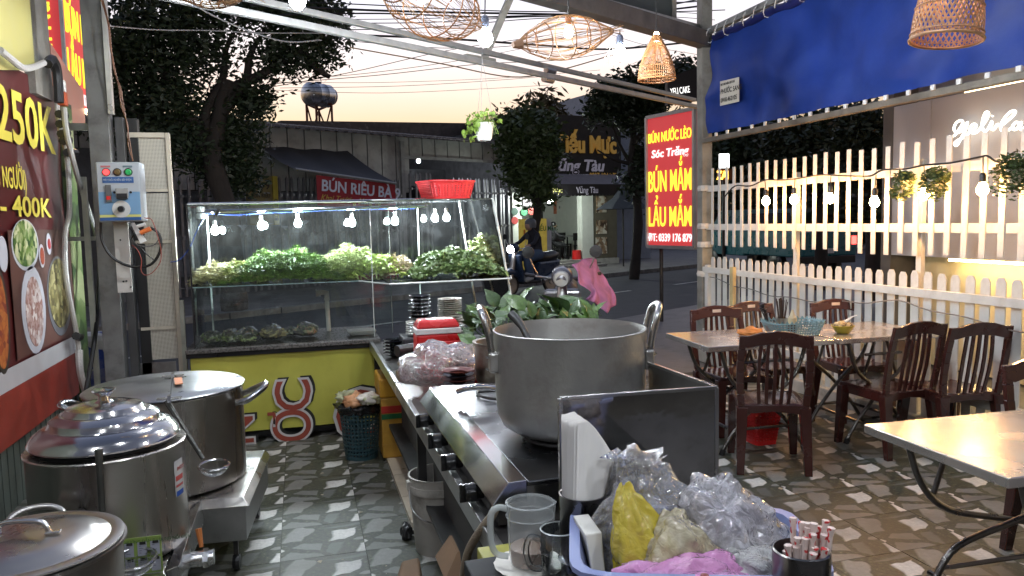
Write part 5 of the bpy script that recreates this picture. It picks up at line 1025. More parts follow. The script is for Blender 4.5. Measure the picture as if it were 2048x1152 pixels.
cc = (bx0+(bx1-bx0)*.53, 5.595, zb3+(zt3-zb3)*.21); MB().lathe([(0,-.002),(.055,-.002),(.055,0)], cc, 26, Matrix(((1,0,0),(0,0,1),(0,1,0)))).build('dial_plate', M('dial_white', (.6,.6,.58), .4), cx)
MB().lathe([(0,-.03),(.018,-.03),(.022,-.012),(.022,0)], cc, 16, Matrix(((1,0,0),(0,0,1),(0,1,0)))).build('dial_knob', black, cx, smooth=40)
text('MÁY ĐIỀU KHIỂN BẾP ĐIỆN', .018, M('tiny_print', (.5,.55,.6), .5), cx, (bx0+(bx1-bx0)*.16, 5.594, zb3+(zt3-zb3)*.685), (1,0,0), (0,0,1), xs=.75, ext=.0003)
cp = thing('white_mounting_board', 'narrow white mounting board fixed below the control box', 'board', Y(252,520,5.75))
MB().bx(Y(234,560,5.75).x, Y(263,560,5.75).x, 5.75,5.765, Y(250,585,5.75).z, Y(250,440,5.75).z).build('board_panel', M('dirty_white_board', (.52,.50,.46), .6, var=.08, dirt=.15), cp)
for a, b in ((241,480),(247,563),(253,562),(262,574)): MB().lathe([(0,-.004),(.006,-.004),(.006,0)], Y(a,b,5.749), 8, Matrix(((1,0,0),(0,0,1),(0,1,0)))).build('screw_hole', black, cp)
ps = thing('perforated_screen', 'tall cream framed screen of perforated metal sheet beside the dark column', 'screen', (-1,6.1,0))
sx0, sx1 = -1.13, -.86; szt = 2.26
cream = M('cream_frame', (.50,.45,.36), .55, var=.12, dirt=.25)
pm_ = bpy.data.materials.new('perforated_sheet'); pm_.use_nodes = True; t = pm_.node_tree; n = t.nodes; l = t.links; b = n['Principled BSDF']
b.inputs['Metallic'].default_value = .25; b.inputs['Roughness'].default_value = .55
co = n.new('ShaderNodeTexCoord'); br = n.new('ShaderNodeTexVoronoi'); br.inputs['Scale'].default_value = 105; br.inputs['Randomness'].default_value = 0; l.new(co.outputs['Object'], br.inputs[0])
cr_ = n.new('ShaderNodeMapRange'); l.new(br.outputs['Distance'], cr_.inputs[0]); cr_.inputs[1].default_value = .34; cr_.inputs[2].default_value = .42
mxc = n.new('ShaderNodeMix'); mxc.data_type = 'RGBA'; l.new(cr_.outputs[0], mxc.inputs[0]); mxc.inputs[6].default_value = (.20,.19,.16,1); mxc.inputs[7].default_value = (.62,.58,.49,1); l.new(mxc.outputs[2], b.inputs['Base Color'])
for z0, z1 in ((.62,.84),(.86,1.47),(1.49,1.83),(1.85,2.24)):
    o = MB().bx(sx0,sx1-.02,6.11,6.116,z0,z1).build('perforated_sheet', pm_, ps)
MB().bx(sx1-.03,sx1,6.09,6.125,.0,szt).build('frame_stile', cream, ps, bevel=.003); MB().bx(sx0-.01,sx1-.032,6.09,6.12,szt-.035,szt).build('frame_rail', cream, ps)
for z in (.84,1.47,1.84): MB().bx(sx0,sx1-.032,6.095,6.12,z,z+.022).build('frame_rail', cream, ps)
MB().bx(sx1+.0,sx1+.03,6.08,6.11,.0,1.05).build('lower_tube', M('pale_green_paint'), ps)
MB().bx(sx0-.02,sx1-.05,6.10,6.108,.02,.6).build('lower_sheet', steeld, ps)
lw_ = thing('loose_wires', 'tangle of black and red wires with an orange connector below the control box', 'wires', Y(290,480,5.7))
def yw_(pts, d, r, mt, nm): MB().tube(smooth([Y(a, b, d) for a, b in pts], 5), r, 6).build(nm, mt, lw_)
yw_([(202,445),(204,480),(222,512),(252,530),(280,534),(303,528),(318,508),(322,485),(316,465),(300,455)], 5.68, .010, wire, 'black_loop')
yw_([(283,430),(290,436),(302,438),(310,455),(316,475),(322,500),(320,525),(305,545),(290,550),(282,540),(283,520),(275,500),(264,490)], 5.66, .003, M('red_wire', (.3,.06,.04), .5), 'red_wire')
yw_([(258,458),(262,475),(272,488),(290,493),(308,490),(318,478)], 5.67, .004, M('grey_wire'), 'grey_wire')
yw_([(258,455),(268,468),(262,480),(265,500)], 5.67, .005, wire, 'black_wire'); yw_([(275,486),(290,505),(308,520)], 5.67, .0035, wire, 'black_wire')
MB().sheet(Y(261,447,5.64), Y(268,445,5.64), Y(293,482,5.64), Y(281,487,5.64), .01).build('white_tag', wplast, lw_)
MB().tube([Y(281,466,5.62), Y(301,457,5.62)], .016, 10).build('orange_connector', M('orange_plastic', (.7,.18,.05), .4), lw_); MB().tube([Y(274,453,5.62), Y(291,448,5.62)], .011, 8).build('white_connector', wplast, lw_)
# blue flex to the case lights
tag(MB().tube(smooth([Y(a, b, 5.9) for a, b in ((341,524),(358,520),(378,498),(390,470),(402,445),(412,434),(418,430))], 5), .004, 6).build('blue_flex', M('blue_flex_mat', (.06,.12,.45), .4)), 'thin blue flex drooping from the screen to the top left of the glass case', 'cable')
# things seen between banner and column
tag(MB().cb(Y(184,735,7.2), (.30,.25,.6)).build('printed_sack', food('sack_print', (.02,.05,.25),(.5,.5,.45),(.6,.6,.6), 7), None, bevel=.06), 'blue and white printed sack standing behind the slim post', 'sack')
# ============================================================= DISPLAY CASE
CY = 5.85
gcase = glass('case_glass', dust=.012); gedge = M('glass_edge', (.30,.42,.40), .15, var=.1); seal = M('clear_seal', (.62,.66,.64), .25, var=.05)
dc = thing('display_case', 'long glass food display case full of chopped greens with lamps inside', 'display case', (.3,CY,.7))
x0, x1, zc0, zsh, ztp = -.74, 1.45, .725, 1.15, 1.74; yb0 = 6.5
MB().bx(x0,.66,CY,CY+.005,zc0,ztp).build('front_pane', gcase, dc)
MB().bx(x0,x1,yb0,yb0+.005,zc0,ztp).build('rear_pane', gcase, dc)
MB().bx(x0-.005,x0,CY,yb0,zc0,ztp).build('side_pane', gcase, dc)
MB().bx(x0,.60,CY+.006,yb0-.002,zsh,zsh+.008).build('shelf_pane', glass('shelf_glass', (.8,.9,.87), dust=.06), dc)
# right part stands forward with a sloping end pane
YF = 5.42; xr0, xr1 = 1.40, 1.53
MB().hexa([(.60,YF,zsh),(1.50,YF+.06,zsh),(1.50,yb0-.01,zsh),(.60,yb0-.01,zsh)], [(.60,YF,zsh+.008),(1.50,YF+.06,zsh+.008),(1.50,yb0-.01,zsh+.008),(.60,yb0-.01,zsh+.008)]).build('shelf_pane', glass('shelf_glass'), dc)
MB().hexa([(xr1+.01,CY-.25,.85),(xr1+.015,CY-.25,.85),(xr1+.015,yb0,.85),(xr1+.01,yb0,.85)], [(xr0-.02,CY-.25,ztp),(xr0-.015,CY-.25,ztp),(xr0-.015,yb0,ztp),(xr0-.02,yb0,ztp)]).build('sloping_pane', gcase, dc)
MB().bx(.50,1.38,CY-.28,yb0,ztp,ztp+.006).build('top_pane', glass('shelf_glass'), dc); MB().bx(x0,.5,CY,CY+.14,ztp,ztp+.006).build('top_pane', glass('shelf_glass'), dc)
ed_ = MB()
for a, b, r_ in (((x0,CY,zc0),(x0,CY,ztp),.005),((x0+.06,yb0,zc0),(x0+.06,yb0,ztp-.03),.008),((x0,CY,ztp),(.86,CY,ztp),.004),((xr0,CY-.25,ztp),(xr1+.02,CY-.25,.85),.009),((1.33,yb0,ztp),(1.45,yb0,.85),.009),((.51,CY-.28,ztp+.002),(xr0,CY-.25,ztp+.002),.005),
             ((.60,YF,zsh+.004),(1.50,YF+.06,zsh+.004),.007),((.60,YF,zsh+.004),(.42,CY,zsh+.004),.006),((.52,CY,zc0),(.52,CY,1.69),.0035),((.52,CY,1.69),(.98,CY,1.72),.004),((.68,CY+.2,zc0),(.68,CY+.2,1.70),.003),((.97,yb0-.02,zc0),(.97,yb0-.02,1.70),.006)):
    ed_.tube([a, b], r_, 6)
ed_.build('seals', seal, dc)
MB().tube([(x0,CY+.004,zsh+.004),(.45,CY+.004,zsh+.004)], .005, 5).build('shelf_edge', gedge, dc)
MB().tube([(x0,CY-.004,zc0),(x0,CY-.004,ztp)], .006, 5).build('black_edge', black, dc)
MB().tube([(x0+.0,CY+.05,ztp+.0),(.95,CY+.05,ztp+.01)], .011, 8).build('front_tube', polish, dc); MB().tube([(x0+.05,CY+.34,1.695),(1.0,CY+.34,1.705)], .014, 10).build('lamp_rail', polish, dc)
for z in (1.71,1.66): MB().lathe([(.03,-.02),(.034,0),(.03,.02)], (x0+.05,CY+.34,z), 12).build('clear_connector', seal, dc)
for (px, py), lb_ in zip(((430,462),(523,452),(596,447),(704,446),(790,443),(870,437),(893,436)), ('leftmost bulb inside the glass case','second bulb from the left inside the glass case','third bulb inside the case, above the dark green herbs','fourth bulb inside the case, above the pale shredded stalks','bulb inside the case at the seam of the inner glass','bulb in the case under the red basket, left of a close pair','bulb in the case under the red basket, right of a close pair')):
    p = Y(px, py, CY+.36); bulb(lb_, p, .027, led, wplast, name='case_bulb', grp='bulbs inside the glass case', cord=(p.x,p.y,1.69))
tag(MB().tube(smooth([(x0+.06,CY+.33,1.68),(-.45,CY+.33,1.665),(-.25,CY+.34,1.675),(0,CY+.34,1.68),(.4,CY+.34,1.69),(.9,CY+.34,1.69)], 4), .004, 5).build('blue_flex', M('blue_flex_mat')), 'thin blue flex running along the lamp rail inside the glass case', 'cable')
MB().cb((x0+.17,CY+.33,1.69), (.02,.02,.06), Matrix.Rotation(.5,3,'Y')).build('black_clip', black, dc)
# pvc tap in the case
tp_ = thing('pvc_tap', 'white plastic pipe with elbow standing behind the glass case', 'pipe', (.19,6.6,.7))
MB().tube([(.205,6.40,.72),(.20,6.40,.99)], .018, 10).build('pipe_run', wplast, tp_); MB().tube([(.20,6.40,.97),(.20,6.40,1.03),(.15,6.40,1.035)], .024, 10).build('elbow', wplast, tp_); MB().lathe([(.0,-.02),(.028,-.02),(.028,.02),(0,.02)], (.135,6.40,1.03), 10, Matrix(((0,0,1),(1,0,0),(0,1,0)))).build('knob', wplast, tp_)
# greens : strands piled on the shelf
def pile(lab, cx_, cy_, sx_, sy_, hh, n_, ln_, wd, cols, z0_=zsh+.01, hfun=None, nm='heap_of_greens'):
    u_ = RS.uniform(-1,1,n_); v_ = RS.uniform(-1,1,n_); H = hh*np.clip(1-np.abs(u_)**2.6*.75, 0, 1)*np.clip(1-v_**2*.5, 0, 1)*(1+.18*np.sin(u_*9+cx_*7)*np.cos(v_*5))
    if hfun: H = H*hfun(u_)
    z_ = z0_+H*RS.uniform(.35,1.0,n_)+.004; P0 = np.stack([cx_+u_*sx_, cy_+v_*sy_, z_], 1)
    a = RS.normal(size=(n_,3)); a[:,2] *= .35; a /= np.linalg.norm(a, axis=1)[:,None]; b = RS.normal(size=(n_,3)); b -= a*(a*b).sum(1)[:,None]; b /= np.linalg.norm(b, axis=1)[:,None]
    c_ = np.cross(a, b); L_ = ln_*(RS.uniform(.6,1.4,n_))[:,None]; W2 = wd*(RS.uniform(.6,1.4,n_))[:,None]
    # bent strand of two quads
    p0 = P0-a*L_*.5; p1 = P0+c_*L_*.16; p2 = P0+a*L_*.5
    Q = np.concatenate([np.stack([p0-b*W2*.3, p0+b*W2*.3, p1+b*W2*.5, p1-b*W2*.5], 1), np.stack([p1-b*W2*.5, p1+b*W2*.5, p2+b*W2*.25, p2-b*W2*.25], 1)])
    Q[:,:,2] = np.maximum(Q[:,:,2], z0_)
    o = quads(nm, Q, cols); tag(o, lab, 'vegetables', 'heaps of cut greens in the glass case', kind='stuff'); return o
gA = M('pale_shreds', (.62,.58,.30), .5, var=.35, sc=30, sub=0); gB = M('dark_herb', (.11,.21,.03), .5, var=.55, sc=30); gC = M('mid_herb', (.24,.40,.07), .5, var=.5, sc=30); gD = M('lime_stalks', (.52,.66,.18), .45, var=.35, sc=25); gE = M('wilted_shreds', (.42,.36,.22), .55, var=.35, sc=30); gF = M('leafy_green', (.13,.20,.07), .5, var=.5, sc=25); gG = M('pale_leaf', (.36,.42,.20), .5, var=.4, sc=25)
pile('pale root shreds heaped at the far left of the glass case', -.60,6.12,.15,.24,.14,2600,.07,.006,gA)
pile('yellow-green stalk shreds left of the dark herbs in the glass case', -.43,6.10,.18,.22,.15,2600,.06,.008,M('yellow_green_shreds', (.38,.42,.12), .5, var=.4, sc=30))
pile('tall mound of dark green curly herbs in the glass case', -.10,6.15,.40,.27,.225,13000,.05,.0055,gB)
pile('mid green chopped herbs along the front of the dark mound', -.12,5.98,.44,.11,.12,5200,.055,.0055,gC)
pile('pale green shredded stalks heaped right of the dark mound', .38,6.16,.26,.26,.235,5200,.055,.006,M('pale_green_shreds', (.45,.54,.20), .5, var=.4, sc=30))
pile('thick bright lime stalks right of the shredded heap', .58,6.08,.22,.22,.17,1100,.07,.016,gD)
pile('wilted brownish shreds between the lime stalks and the leafy greens', .74,6.06,.12,.18,.16,1100,.06,.010,gE)
pile('large loose heap of leafy green herbs in the projecting right part of the case', 1.14,5.86,.34,.34,.20,4200,.05,.020,gF)
pile('small spray of pale yellowish leaves at the right end of the case', 1.36,6.1,.10,.28,.42,1100,.05,.025,gG, hfun=lambda u_: np.clip(.6+u_*.4,0,1))
tag(MB().cb((.50,6.12,1.48), (.07,.012,.012), Matrix.Rotation(-.5,3,'Y')).build('stray_stalk', gD), 'single stray lime stalk sticking up above the greens', 'vegetable') if False else None
# cabinet below with re-used banner
cbn2 = thing('case_cabinet', 'yellow-clad cabinet with a dark stone top carrying the glass case', 'cabinet', (0,CY,0))
MB().bx(-.80,.56,CY-.06,yb0+.1,.69,.72).build('stone_top', M('speckled_stone', (.09,.085,.08), .3, var=.6, sc=70, dirt=.3, dcol=(.22,.2,.18)), cbn2, bevel=.004)
MB().bx(-.78,.54,CY,yb0+.08,.10,.69).build('body', dark, cbn2)
cvs = []; cfs = []
for i in range(31):
    for j in range(13):
        u_, v_ = i/30, j/12; cvs.append((-.775+1.31*u_, CY-.012+.004*math.sin(u_*19+v_*3)+.003*math.sin(v_*11), .095+.58*v_))
for i in range(30):
    for j in range(12): cfs.append((i*13+j,(i+1)*13+j,(i+1)*13+j+1,i*13+j+1))
ym = MB(); ym.add(cvs, cfs); ym.build('yellow_cloth', M('olive_yellow_vinyl', (.40,.38,.06), .5, var=.12, sc=2, dirt=.18, dcol=(.08,.07,.02)), cbn2, smooth=60)
MB().bx(-.80,.56,CY-.03,CY+.0,.655,.69).build('black_trim', black, cbn2)
tread = M('print_brick_red', (.26,.05,.03), .45, var=.08); tw_ = M('print_white', (.52,.50,.48), .45); tbk = M('print_dark', (.012,.012,.01), .45)
def big(s_, px, py, size, rot):
    p = Y(px, py, CY-.02); 
    for off, mt, dy, dx, dz in ((.05, tbk, -.003, .018, .012), (.05, tw_, -.006, 0, 0), (.006, tread, -.009, 0, 0)):
        text(s_, size, mt, cbn2, p+Vector((dx,dy,dz)), rot, (-rot[2] if 0 else -1*rot[2], 0, rot[0]) if rot[0] or rot[2] else (0,0,1), off=off, ext=.0008)
big('C', 622, 822, .36, (0,0,1)); big('Ơ', 622, 884, .36, (0,0,1)) ; big('N', 508, 889, .30, (0,0,1)); big('O', 772, 880, .52, (0,0,1))
for k_ in range(6): MB().lathe([(0,-.006),(.007,-.004),(.007,0)], (-.15+k_*.13,CY-.018,.665), 8, Matrix(((1,0,0),(0,0,1),(0,1,0)))).build('tack', steeld, cbn2)
MB().bx(-.5,.5,CY+.05,CY+.3,.02,.10).build('dark_bag_below', black, cbn2, bevel=.03)
# ============================================================= COUNTER
def holes_wall(mb, ring, z0, z1, r0s, nu, nv, hf=.55, thick=0, wob=0):
    """ring(u)->(x,y) unit outline, scaled by r0s(t); a lattice of cells with open centres"""
    def P_(u, t): x, y = ring(u); k_ = r0s(t); return Vector((x*k_, y*k_, z0+(z1-z0)*t))
    for i in range(nu):
        for j in range(nv):
            u0_, u1_, t0, t1 = i/nu, (i+1)/nu, j/nv, (j+1)/nv; m0, m1 = (1-hf)/2, 1-(1-hf)/2; du, dt = u1_-u0_, t1-t0
            o_ = [P_(u0_,t0),P_(u1_,t0),P_(u1_,t1),P_(u0_,t1)]; n_ = [P_(u0_+du*m0,t0+dt*m0),P_(u0_+du*m1,t0+dt*m0),P_(u0_+du*m1,t0+dt*m1),P_(u0_+du*m0,t0+dt*m1)]
            mb.add(o_+n_, [(0,1,5,4),(1,2,6,5),(2,3,7,6),(3,0,4,7)])
    return mb
def circ(u): return math.cos(2*PI*u), math.sin(2*PI*u)
def rrect(a, b, r=.2, p=6):
    def f(u):
        an = 2*PI*u; c_, s_ = math.cos(an), math.sin(an); k_ = (abs(c_)**p+abs(s_)**p)**(-1/p); return a*c_*k_, b*s_*k_
    return f
def ringtube(mb, ring, s_, z, r, n_=48, zf_=None):
    mb.tube([(ring(i/n_)[0]*s_, ring(i/n_)[1]*s_, z+(zf_(i/n_) if zf_ else 0)) for i in range(n_)], r, 6, closed=True)
def basket(name, lab, cat, loc, ring, h, s0_, s1_, nu, nv, mt, hf=.55, zig=0, rz=0, grp=None, solid=.0, rim=.006):
    t_ = thing(name, lab, cat, (0,0,0), grp); b_ = MB()
    rs2 = lambda t: s0_+(s1_-s0_)*t
    if solid:
        n2 = nu; 
        for (ta, tb2) in ((0,solid*.5),(1-solid*.5,1)):
            for i in range(n2):
                def P_(u, t): x, y = ring(u); k_ = rs2(t); return (x*k_, y*k_, h*t)
                b_.quad(P_(i/n2,ta),P_((i+1)/n2,ta),P_((i+1)/n2,tb2),P_(i/n2,tb2))
        holes_wall(b_, ring, h*solid*.5, h*(1-solid*.5), lambda t: rs2(solid*.5+(1-solid)*t), nu, nv, hf)
    else: holes_wall(b_, ring, 0, h, rs2, nu, nv, hf)
    w_ = b_.build('wall', mt, t_); w_.modifiers.new('thickness','SOLIDIFY').thickness = .0022
    bt = MB().add([(ring(i/40)[0]*s0_, ring(i/40)[1]*s0_, .001) for i in range(40)], [tuple(range(40))]); bt.build('bottom', mt, t_)
    r_ = MB(); ringtube(r_, ring, s1_, h, rim); r_.build('rim', mt, t_, smooth=60)
    if zig:
        z_ = MB(); nz3 = 44
        for i in range(nz3):
            a, b2, c3 = ring(i/nz3), ring((i+.5)/nz3), ring((i+1)/nz3); z_.add([(a[0]*s1_,a[1]*s1_,h),(c3[0]*s1_,c3[1]*s1_,h),(b2[0]*s1_*1.02,b2[1]*s1_*1.02,h+zig)], [(0,1,2)])
        zo = z_.build('scalloped_edge', mt, t_); zo.modifiers.new('thickness','SOLIDIFY').thickness = .002
    t_.location = loc; t_.rotation_euler.z = rz; return t_
kt = thing('kitchen_counter', 'long dark steel counter with raised edges running from the case towards the camera', 'counter', (.8,3.8,0))
ctop = M('counter_top_dark', (.06,.055,.052), .35, .4, var=.4, sc=4, dirt=.4, dcol=(.12,.08,.05))
MB().bx(.50,1.16,1.93,5.80,.655,.695).build('top', ctop, kt, bevel=.003); MB().bx(1.16,1.85,4.15,5.80,.655,.694).build('rear_top', ctop, kt, bevel=.003)
MB().bx(.475,.50,1.93,5.80,.64,.705).build('edge_strip', steeld, kt, bevel=.003)
for x_, y_ in ((.52,5.74),(.52,3.6),(.55,1.97),(1.12,1.97),(1.12,3.7),(1.8,4.2),(1.8,5.7)): MB().bx(x_-.02,x_+.02,y_-.02,y_+.02,0,.655).build('leg', dark, kt)
MB().bx(.52,1.14,2.0,5.7,.24,.26).build('lower_shelf', dark, kt); MB().bx(.60,.61,1.98,5.0,.02,.65).build('under_panel', M('counter_cloth', (.05,.045,.04), .8, var=.3), kt); MB().bx(.60,1.14,1.96,1.97,.3,.65).build('front_panel', M('counter_cloth'), kt)
# ------- gas stove
sv = thing('gas_stove', 'low stainless gas stove with four black knobs under the big pot', 'stove', (.85,2.75,.7))
MB().hexa([(.54,2.08,.705),(1.14,2.08,.705),(1.14,3.42,.705),(.54,3.42,.705)], [(.56,2.09,.82),(1.14,2.09,.82),(1.14,3.41,.82),(.56,3.41,.82)]).build('body', steel, sv, bevel=.004)
MB().hexa([(.495,2.07,.775),(.60,2.07,.778),(.60,3.44,.778),(.495,3.44,.775)], [(.545,2.08,.835),(.60,2.08,.838),(.60,3.43,.838),(.545,3.43,.835)]).build('bevelled_edge', polish, sv, bevel=.002)
MB().bx(.601,1.15,2.07,3.44,.822,.836).build('top_plate', M('smeared_steel', (.22,.225,.235), .3, 1, var=.35, sc=3, dirt=.4, dcol=(.10,.09,.08)), sv, bevel=.003)
MB().bx(.52,.545,2.10,3.40,.705,.775).build('control_panel', dark, sv)
for k_, y_ in enumerate((2.30,2.62,2.90,3.22)):
    kx = thing('x','x','x') if 0 else None
    mk = MB().lathe([(0,-.058),(.028,-.058),(.030,-.025),(.022,-.02),(.022,0)], (.52,y_,.74), 16, Matrix(((0,0,1),(1,0,0),(0,1,0)))); kb = mk.build('knob', M('knob_black', (.012,.012,.012), .2), sv, smooth=40)
    MB().cb((.456,y_,.74), (.02,.012,.056)).build('knob_grip', M('knob_black'), kb)
    MB().tube([(.52,y_+.05,.735),(.485,y_+.055,.735),(.485,y_+.09,.735)], .006, 6).build('gas_tap', polish, sv)
for y_ in (2.46,3.16):
    MB().lathe([(0,.0),(.05,.0),(.055,.012),(.02,.016),(0,.016)], (.86,y_,.836), 20).build('burner', black, sv, smooth=40)
    gr_ = MB()
    for k_ in range(6):
        a = k_*PI/3; gr_.tube([(.86+.05*math.cos(a),y_+.05*math.sin(a),.858),(.86+.15*math.cos(a),y_+.15*math.sin(a),.858),(.86+.16*math.cos(a),y_+.16*math.sin(a),.838)], .006, 6)
    gr_.tube([(.86+.155*math.cos(a),y_+.155*math.sin(a),.848) for a in np.linspace(0,2*PI,28)[:-1]], .006, 6, closed=True); gr_.build('pan_support', dark, sv)
gh2 = tag(MB().tube(smooth([Z(992,1012,.76),Z(985,1030,.74),Z(962,1060,.68),Z(940,1095,.60),Z(930,1130,.52),Z(926,1165,.42)], 5), .013, 10).build('gas_hose', M('braided_hose', (.30,.24,.17), .6, bump=1, bsc=160), None, smooth=60), 'beige braided gas hose curving down from the front of the stove', 'hose')
# ------- big pot
def handle(pts, r, mt, par, nm='handle'): return MB().tube(smooth(pts, 6), r, 8).build(nm, mt, par, smooth=70)
PX, PY = .885, 2.50
bp3 = thing('stock_pot', 'huge dull aluminium pot with tall loop handles on the stove', 'pot', (PX,PY,.86))
R3 = .262; zp0, zp1 = .862, 1.205
pot_al = M('big_pot_alu', (.40,.39,.37), .45, .75, var=.12, sc=3, bump=.12, bsc=50, dirt=.5, dcol=(.15,.115,.085), rvar=.08)
MB().lathe([(0,zp0),(R3*.78,zp0),(R3*.9,zp0+.02),(R3*.97,zp0+.06),(R3*.985,zp0+.12),(R3,zp1-.01),(R3*1.008,zp1),(R3*.985,zp1+.002),(R3*.975,zp1-.02),(R3*.96,zp0+.1),(R3*.85,zp0+.03),(0,zp0+.02)], (PX,PY,0), 72).build('pot_body', pot_al, bp3, smooth=50)
MB().lathe([(0,zp1-.11),(R3*.965,zp1-.11)], (PX,PY,0), 40).build('broth', M('dark_broth', (.06,.045,.03), .15), bp3)
for s_ in (-1,1):
    u_ = rt.copy(); u_.z = 0; u_.normalize(); v_ = Vector((-u_.y,u_.x,0)); c_ = Vector((PX,PY,0))+u_*s_*R3
    hh = [(-.07,.0,-.10),(-.07,.012,-.02),(-.065,.03,.05),(-.03,.042,.075),(.03,.042,.075),(.065,.03,.05),(.07,.012,-.02),(.07,0,-.10)]
    handle([c_+v_*a+u_*s_*b+Vector((0,0,zp1+c2)) for a, b, c2 in hh], .0115, M('handle_steel', (.45,.45,.44), .25, 1, var=.1), bp3)
    for a in (-.07,.07):
        MB().cb(c_+v_*a+Vector((0,0,zp1-.10))-u_*s_*.002, (.034,.034,.07)).build('handle_bracket', alu, bp3, bevel=.008)
        for dz in (-.12,-.08): MB().lathe([(0,-.008),(.009,-.004),(.009,0)], c_+v_*a+u_*s_*.018+Vector((0,0,zp1+dz)), 8, Matrix.Rotation(0,3,'X')).build('rivet', steeld, bp3)
tag(MB().tube(smooth([Vector((PX-.17,PY+.14,zp1+.045)),Vector((PX-.14,PY+.10,zp1+.0)),Vector((PX-.10,PY+.03,zp1-.12))], 4), [.016]*4+[.012]*5, 8).build('ladle', M('dark_ladle', (.1,.1,.1), .35, .8), None, smooth=60), 'dark ladle handle leaning on the far rim inside the huge pot', 'ladle')
# pan under the big pot (lying on the stove) with steel handle
pn_ = tag(handle([Z(915,783,.88),Z(940,776,.90),Z(965,774,.90),Z(990,776,.89)], .012, polish, None, 'pan_handle'), 'curved steel pan handle poking out behind the huge pot on the stove', 'pan handle')
# ------- stainless box on the right of the stove
sx = thing('steel_splash_box', 'shiny stainless splash screen of two sheets standing beside the huge pot', 'box', (.9,2.1,.7))
bz0, bz1 = .70, 1.095; pA, pB = Z(1120,797,1.095), Z(1432,775,1.095); pB2 = Z(1297,726,1.095)
mirr = M('mirror_steel', (.46,.45,.43), .09, 1, var=.2, sc=3, dirt=.6, dcol=(.13,.105,.085), rvar=.07, bump=.12, bsc=4)
dn_ = Vector((0,0,bz0-bz1)); bk = pB2-pB; pA2 = pA+bk
MB().sheet(pA+dn_, pB+dn_, pB, pA, .004).build('front_sheet', mirr, sx); MB().sheet(pB+dn_, pB2+dn_, pB2, pB, .004).build('side_sheet', mirr, sx)
ed_ = MB()
for a, b in ((pA,pB),(pB,pB2)): bar(a, b, .012, .010, ed_)
bar(pB+dn_, pB, .012, .012, ed_); bar(pA+dn_, pA, .012, .012, ed_); ed_.build('folded_edge', steel, sx, bevel=.001)

# ------- pots, bowls, boxes on the counter behind the stove
sp0 = Z(985,765,.70); spc = Y(1000,700,3.62); spc.z = 0
sm_ = thing('small_pot', 'small stained aluminium pot half hidden behind the left handle of the huge pot', 'pot', spc)
MB().lathe([(0,.80),(.115,.80),(.122,.82),(.124,.985),(.134,.99),(.134,.998),(.118,.995),(.116,.83),(0,.82)], spc, 40).build('pot_body', M('stained_pot', (.42,.38,.33), .4, 1, dirt=.6, dcol=(.08,.04,.02)), sm_, smooth=50)

MB().lathe([(0,0.70),(.10,.70),(.11,.795),(0,.795)], spc, 24).build('pot_stand', black, sm_, smooth=50)
rbx = Z(874,672,.78); 
cb3 = thing('red_cooler_box', 'red cool box with a white band and domed red lid on the counter', 'cool box', Vector((.86,4.50,.7)))
cx0, cx1 = Y(834,680,4.42).x, Y(922,680,4.42).x; zA = lambda py: Y(880,py,4.42).z
MB().bx(cx0,cx1,4.42,4.58,.70,zA(668)).build('body', red, cb3, bevel=.012); MB().bx(cx0-.004,cx1+.004,4.415,4.585,zA(668)+.001,zA(657)).build('white_band', wplast, cb3, bevel=.004); MB().hexa([(cx0-.002,4.417,zA(657)+.001),(cx1+.002,4.417,zA(657)+.001),(cx1+.002,4.583,zA(657)+.001),(cx0-.002,4.583,zA(657)+.001)], [(cx0+.02,4.44,zA(640)),(cx1-.02,4.44,zA(640)),(cx1-.02,4.56,zA(640)),(cx0+.02,4.56,zA(640))]).build('lid', M('red_lid', (.55,.03,.03), .25, coat=.5), cb3, bevel=.015)
lbx = basket('red_basket', 'red perforated basket wrapped in clear plastic on the counter edge', 'basket', (.80,3.98,.70), rrect(1,.8), .13, .15, .19, 44, 6, red, solid=.3)
lbx2 = basket('red_basket', 'second red basket mostly hidden between the cool box and the striped bowls', 'basket', (.90,4.16,.70), rrect(1,.7), .20, .15, .19, 40, 6, red, solid=.3)
